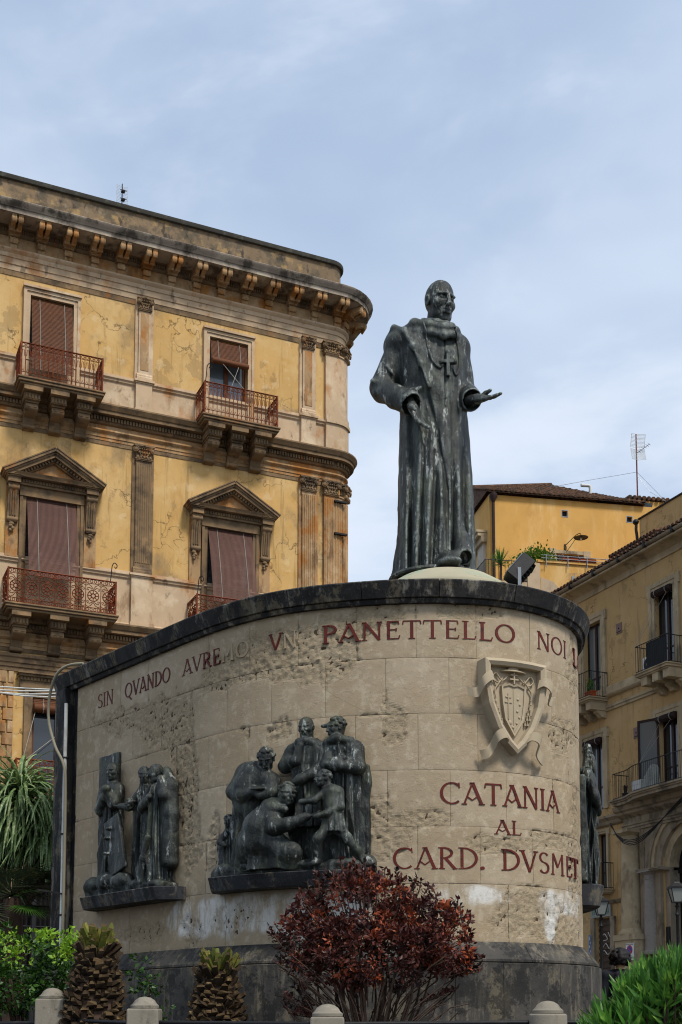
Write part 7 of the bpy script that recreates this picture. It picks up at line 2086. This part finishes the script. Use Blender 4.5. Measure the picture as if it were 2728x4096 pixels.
for hx, hy, hz, n in ((.1, 0, 4.0, 330), (.72, -.2, 3.85, 360), (-.62, -.1, 4.1, 240), (.35, -.4, 4.25, 300), (1.0, 0, 3.7, 260)):
    lv = MB()
    for k in range(n):
        a = rs.uniform(0, 2 * math.pi); e = rs.uniform(-.35, 1.4)
        blade(lv, (hx + rs.uniform(-.06, .06), hy + rs.uniform(-.06, .06), hz + rs.uniform(-.3, .12)), (math.cos(a) * math.cos(e), math.sin(a) * math.cos(e), math.sin(e)), rs.uniform(.75, 1.2), rs.uniform(.028, .046), rs.uniform(1.0, 2.6), rs)
    lv.build('leaf_head', M['leaf_yucca'], yt)
fp = thing('fan_palm', 'dark fan palm with dry radiating leaves beneath the strap-leaved tree', 'palm', (-4.95, 18.75, .16))
MB().tube(spl([(0, 0, 0), (.05, 0, 1.3), (0, .0, 2.6)], 5), [.14] * 11, 10).build('trunk', M['bark'], fp, smooth=60)
def fan(parent, c, direction, n, L, mat, spreadang=2.6):
    mb = MB(); d = Vector(direction).normalized(); u = d.cross(Vector((0, 0, 1))).normalized(); v = u.cross(d)
    c = Vector(c)
    stem0 = Vector((0, 0, 2.65)); mb.tube([stem0, stem0.lerp(c, .6) + Vector((0, 0, .08)), c], .014, 5)
    for k in range(n):
        a = (k / (n - 1) - .5) * spreadang
        q = (d * math.cos(a) + u * math.sin(a)); s = v * .004 + u * .0; e = c + q * L * rs.uniform(.85, 1.05) - Vector((0, 0, .12 * L))
        m = c.lerp(e, .5) + Vector((0, 0, .03)); w = q.cross(v).normalized() * .014
        mb.add([c, m - w, e, m + w], [(0, 1, 2, 3)])
    mb.build('fan_leaf', M[mat], parent)
for k in range(20):
    a = rs.uniform(0, 6.28); e = rs.uniform(-.5, .9)
    d = (math.cos(a), math.sin(a) - .3, math.sin(e) * .9); c = Vector((0, 0, 2.65)) + Vector(d).normalized() * rs.uniform(.45, .75)
    fan(fp, c, d, 30, rs.uniform(.5, .75), 'leaf_dark')
fan(fp, (.75, -.55, 2.65), (-.75, -.35, .05), 28, .55, 'leaf_fresh', 1.9); fan(fp, (.35, -.6, 2.45), (.6, -.5, -.3), 26, .5, 'leaf_hedge'); fan(fp, (-.2, -.7, 2.6), (-.4, -.6, .2), 26, .6, 'leaf_dark'); fan(fp, (.1, -.7, 2.7), (.1, -.6, .5), 34, .65, 'leaf_dark', 4.5); fan(fp, (-.35, -.6, 2.35), (-.1, -.6, -.5), 34, .65, 'leaf_dark', 4.5)

def crown(mb, lobes, n, size, rs, aspect=.55, inner=.6):
    W = [a * b * c for _, (a, b, c) in lobes]; tot = sum(W)
    for (c, r), w in zip(lobes, W):
        c = Vector(c)
        def fn(rs):
            while True:
                v = Vector((rs.gauss(0, 1), rs.gauss(0, 1), rs.gauss(0, 1)))
                if v.length > 1e-3: break
            v.normalize()
            k = rs.uniform(inner, 1.0) * (1 + .22 * noise.noise(v * 2.6 + c * 3))
            return c + Vector((v.x * r[0], v.y * r[1], v.z * r[2])) * k, v
        leaf_cloud(mb, fn, int(n * w / tot), size, rs, aspect)
# leaf clumps: each clump is a tuft of leaves round a twig end, so gaps and shadows stay between clumps
def clump(mb, c, r, n, size, rs, out, aspect=.55):
    c = Vector(c); out = Vector(out)
    def fn(rs):
        v = Vector((rs.gauss(0, 1), rs.gauss(0, 1), rs.gauss(0, 1))).normalized()
        v = (v + out * .5).normalized()
        return c + v * r * rs.uniform(.25, 1.0), v
    leaf_cloud(mb, fn, n, size, rs, aspect)
def tufts(lobes, n, rs, inner=.55):
    W = [(a * b + b * c + a * c) for _, (a, b, c) in lobes]; out = []
    for (c, r), w in zip(lobes, W):
        for k in range(max(1, int(n * w / sum(W)))):
            v = Vector((rs.gauss(0, 1), rs.gauss(0, 1), rs.gauss(0, 1)))
            if v.length < 1e-3: continue
            v.normalize(); q = rs.uniform(inner, 1.0) ** .7 * (1 + .25 * noise.noise(v * 2.3 + Vector(c) * 5))
            out.append((Vector(c) + Vector((v.x * r[0], v.y * r[1], v.z * r[2])) * q, v, q))
    return out
# clipped hedge
hd_ = thing('hedge', 'clipped green hedge with bright new leaves behind the bollard', 'hedge', (-3.35, 13.0, .16))
rs = random.Random(31); lv = MB(); nw = MB()
lob = [((0, 0, 1.33), (.75, .5, .36)), ((-.75, .1, 1.33), (.6, .5, .36)), ((.55, -.05, 1.28), (.40, .4, .33)), ((-.2, -.1, 1.08), (.8, .5, .26))]
for c, v, q in tufts(lob, 330, rs):
    fresh = c.z > 1.36 and rs.random() < .75
    clump(nw if fresh else lv, c, rs.uniform(.05, .10), rs.randint(16, 30), rs.uniform(.045, .07), rs, v, .62)
for k in range(60):
    c = Vector((rs.uniform(-1.2, .85), rs.uniform(-.35, .3), 1.60 + rs.uniform(-.04, .07))); clump(nw, c, .045, 8, .055, rs, (0, 0, 1), .6)
lv.build('leaves', M['leaf_hedge'], hd_); nw.build('new_leaves', M['leaf_new'], hd_)
sm = MB()
for k in range(16):
    x = rs.uniform(-1.0, .6); sm.tube(spl([(x * .5, 0, 0), (x * .7 + rs.uniform(-.1, .1), rs.uniform(-.1, .1), .6), (x + rs.uniform(-.1, .1), rs.uniform(-.25, .25), 1.2)], 3), rs.uniform(.012, .028), 5)
sm.build('stems', M['bark'], hd_)
lv = MB(); sh2 = thing('small_shrub', 'thin green shrub between the palm stump and the monument base', 'shrub', (-2.05, 13.2, .16))
for c, v, q in tufts([((0, 0, 1.2), (.18, .2, .33)), ((.1, 0, .8), (.2, .2, .3))], 34, rs, .2): clump(lv, c, .06, 9, .06, rs, v, .6)
lv.build('leaves', M['leaf_hedge'], sh2)
MB().tube([(0, 0, 0), (.03, 0, 1.2)], .012, 5).build('stem', M['bark'], sh2)

# clipped palm stumps: ragged leaf bases with pale cut ends, fibres between them
def palm_stump(loc, label, H, r0, r1, seed):
    t = thing('palm_stump', label, 'palm', loc, group='clipped palm stumps'); rs = random.Random(seed)
    prof = lambda z: r1 + (r0 - r1) * (1 - (z / H) ** 1.6)
    c = MB(); c.lathe([(prof(H * i / 10) * .86, H * i / 10) for i in range(11)], (0, 0, 0), 18); c.build('trunk', M['bark'], t, smooth=60)
    dry = MB(); green = MB(); ends = {0: [], 1: []}
    n = 430
    for k in range(n):
        f = (k / n) ** .92; z = H * (.02 + .98 * f) + rs.uniform(-.02, .02); a = k * 2.39996 + rs.uniform(-.12, .12); r = prof(z) * .86
        d = Vector((math.cos(a), math.sin(a), 0)); s = Vector((-d.y, d.x, 0))
        up = rs.uniform(-.15, .45) + 1.0 * f ** 3
        L = rs.uniform(.03, .095) if f < .86 else rs.uniform(.07, .16)
        w = rs.uniform(.03, .058) * (1 - .35 * (f > .86)); th = rs.uniform(.012, .022)
        p = Vector((0, 0, z)) + d * r
        o = (d * math.cos(up) + Vector((0, 0, 1)) * math.sin(up)); nn = o.cross(s)
        q = p + o * L + s * rs.uniform(-.02, .02)
        wt = w * rs.uniform(.55, .95); sk = rs.uniform(-.03, .03)
        m = p.lerp(q, .55) - Vector((0, 0, rs.uniform(0, .02)))
        vs = []
        for c_, w_, t_ in ((p, w, th * 1.3), (m, w * .9, th), (q, wt, th * .8)):
            vs += [c_ - s * w_ - nn * t_, c_ + s * w_ - nn * t_ * .8, c_ + s * w_ * .8 + nn * t_ * 1.3, c_ + nn * t_ * 1.7, c_ - s * w_ * .8 + nn * t_ * 1.2]
        for i_ in range(10, 15): vs[i_] = vs[i_] + o * (rs.uniform(-.015, .02))
        mb = green if f > .90 else dry
        mb.add(vs, [(i * 5 + j, i * 5 + (j + 1) % 5, i * 5 + 5 + (j + 1) % 5, i * 5 + 5 + j) for i in (0, 1) for j in range(5)] + [(10, 11, 12, 13, 14)])
        ends[0 if mb is dry else 1].append(len(mb.f) - 1)
    for k in range(500):
        z = rs.uniform(.05, H * .95); a = rs.uniform(0, 6.28); d = Vector((math.cos(a), math.sin(a), 0)); p = Vector((0, 0, z)) + d * prof(z) * .9
        e = p + d * rs.uniform(.02, .07) + Vector((rs.uniform(-.05, .05), rs.uniform(-.05, .05), rs.uniform(-.06, .04))); sdv = Vector((-d.y, d.x, 0)) * .0025
        dry.add([p - sdv, p + sdv, e], [(0, 1, 2)])
    for mb, nm, mt, key in ((dry, 'leaf_bases', 'husk', 0), (green, 'top_leaf_bases', 'husk_green', 1)):
        o = mb.build(nm, [M[mt], M['husk_end']], t); o['kind'] = 'stuff'
        for i in ends[key]:
            if i < len(o.data.polygons): o.data.polygons[i].material_index = 1
palm_stump((-2.33, 11.9, .16), 'clipped palm stump covered in dry leaf bases beside the hedge', 1.56, .37, .11, 3)
palm_stump((-1.14, 11.6, .16), 'shorter clipped palm stump standing alone before the dark base', 1.31, .36, .09, 5)

# burgundy bush
rbh = thing('burgundy_bush', 'large burgundy leaved bush in front of the monument lettering', 'bush', (.25, 11.2, .16))
rs = random.Random(41); lv = MB(); yg = MB(); dk = MB(); sm = MB()
lob = [((-.10, 0, 1.74), (.54, .5, .36)), ((.38, .0, 1.58), (.52, .45, .28)), ((-.50, 0, 1.50), (.38, .4, .32)), ((.66, .05, 1.38), (.30, .35, .24)), ((.05, -.15, 1.34), (.78, .45, .30))]
for c, v, q in tufts(lob, 900, rs, .5):
    if noise.noise(c * 3.2 + Vector((3, 1, 7))) < -.16: continue
    u = rs.random(); mb = yg if u < .16 else (dk if u < .26 else lv)
    clump(mb, c, rs.uniform(.04, .085), rs.randint(16, 30), rs.uniform(.038, .062), rs, v, rs.uniform(.45, .62))
    if rs.random() < .35: sm.tube([c * .75 + Vector((0, 0, .25)), c], .005, 4)
def shoot(x0, y0, z0, x1, z1, nl, mb):
    P = spl([(x0, y0, z0), ((x0 + x1) / 2 + rs.uniform(-.03, .03), y0, (z0 + z1) / 2), (x1, y0, z1)], 4); sm.tube(P, .005, 4)
    for j in range(nl):
        p = P[min(len(P) - 1, int(len(P) * (.25 + .75 * j / nl)))]
        leaf_cloud(mb, lambda r, p=p: (p, (r.uniform(-1, 1), r.uniform(-1, 1), .4)), 2, .058, rs, .55)
for k in range(46):                                    # uneven shoots along the outline
    x = rs.uniform(-.75, .9); z = 1.95 + .1 * math.cos(x * 2) - .30 * max(0, x) - .42 * max(0, -x - .25)
    shoot(x, rs.uniform(-.25, .25), z - .08, x + rs.uniform(-.05, .08), z + rs.uniform(.02, .17), 7, lv if k % 4 else dk)
for x0, z0, x1, z1 in ((-.62, 1.25, -.86, 1.62), (-.62, 1.3, -.84, 1.48), (-.6, 1.2, -.80, 1.32), (-.45, .8, -.74, .98), (-.45, .78, -.72, .85), (-.5, .85, -.66, 1.05), (.7, 1.15, .98, 1.22), (.7, 1.2, 1.0, 1.36), (.4, .9, .75, 1.0)):
    for k in range(3): shoot(x0, rs.uniform(-.15, .15), z0, x1 + rs.uniform(-.04, .04), z1 + rs.uniform(-.05, .05), 9, dk if k == 1 else lv)
lv.build('leaves', M['leaf_red'], rbh); yg.build('young_leaves', M['leaf_young'], rbh); dk.build('dark_leaves', leafmat('dark_purple_leaves', '1d1413', '2c1a1a', '3f2a22', 3.0, .45, .12), rbh)
for k in range(34):
    a = rs.uniform(0, 6.28); q = rs.uniform(.2, 1)
    x1, y1 = math.cos(a) * .7 * q, math.sin(a) * .45 * q
    sm.tube(spl([(x1 * .25, y1 * .3, 0), (x1 * .45, y1 * .5, .5), (x1 * .8 + rs.uniform(-.06, .06), y1 * .8, .95), (x1 + rs.uniform(-.1, .1), y1, 1.45)], 3), [.022 - .0018 * i for i in range(10)], 5)
for k in range(90):
    x = rs.uniform(-.75, .75); y = rs.uniform(-.4, .2); z = rs.uniform(.75, 1.25)
    sm.tube([(x * .6, y, z - .2), (x, y, z), (x * 1.15 + rs.uniform(-.08, .08), y - .05, z + rs.uniform(0, .15))], .005, 4)
sm.build('stems', M['bark'], rbh)

# oleander
ol = thing('oleander', 'bright green oleander of narrow pointed leaves beside the pale bollard', 'bush', (2.10, 7.9, .0))
rs = random.Random(51); lv = MB(); sm = MB()
for k in range(420):
    x = max(-.50 + rs.uniform(0, .06), rs.gauss(.05, .36)); y = rs.gauss(0, .26); h = 1.30 - .45 * (x * x) - .75 * max(0, -x - .05) ** 1.4 - .15 * max(0, -x - .12) - rs.uniform(0, .75) ** 1.6
    if h < .35: h = rs.uniform(.4, 1.0)
    base = Vector((x * .35, y * .35, .0)); tip = Vector((x, y, h - .05)); m = base.lerp(tip, .55) + Vector((x * .1, y * .1, 0))
    sm.tube([base, m, tip], .006, 4)
    ax = (tip - m).normalized()
    for w in range(4):
        c = tip - ax * w * .045
        for j in range(4):
            a = j * 1.57 + w * .8 + rs.uniform(-.3, .3); e = .25 + .75 * (w / 3) + rs.uniform(-.2, .2)
            u = ax.cross(Vector((.3, .9, .2))).normalized(); v = ax.cross(u)
            d = ax * math.cos(e) + (u * math.cos(a) + v * math.sin(a)) * math.sin(e)
            L = rs.uniform(.12, .19); wd = d.cross(Vector((rs.uniform(-1, 1), rs.uniform(-1, 1), rs.uniform(-1, 1)))).normalized() * L * .115
            nn = wd.cross(d).normalized() * L * .03
            lv.add([c, c + d * L * .4 + wd, c + d * L, c + d * L * .4 - wd, c + d * L * .45 + nn], [(0, 1, 4), (1, 2, 4), (2, 3, 4), (3, 0, 4)])
lv.build('leaves', M['leaf_ole'], ol); sm.build('stems', M['bark'], ol)
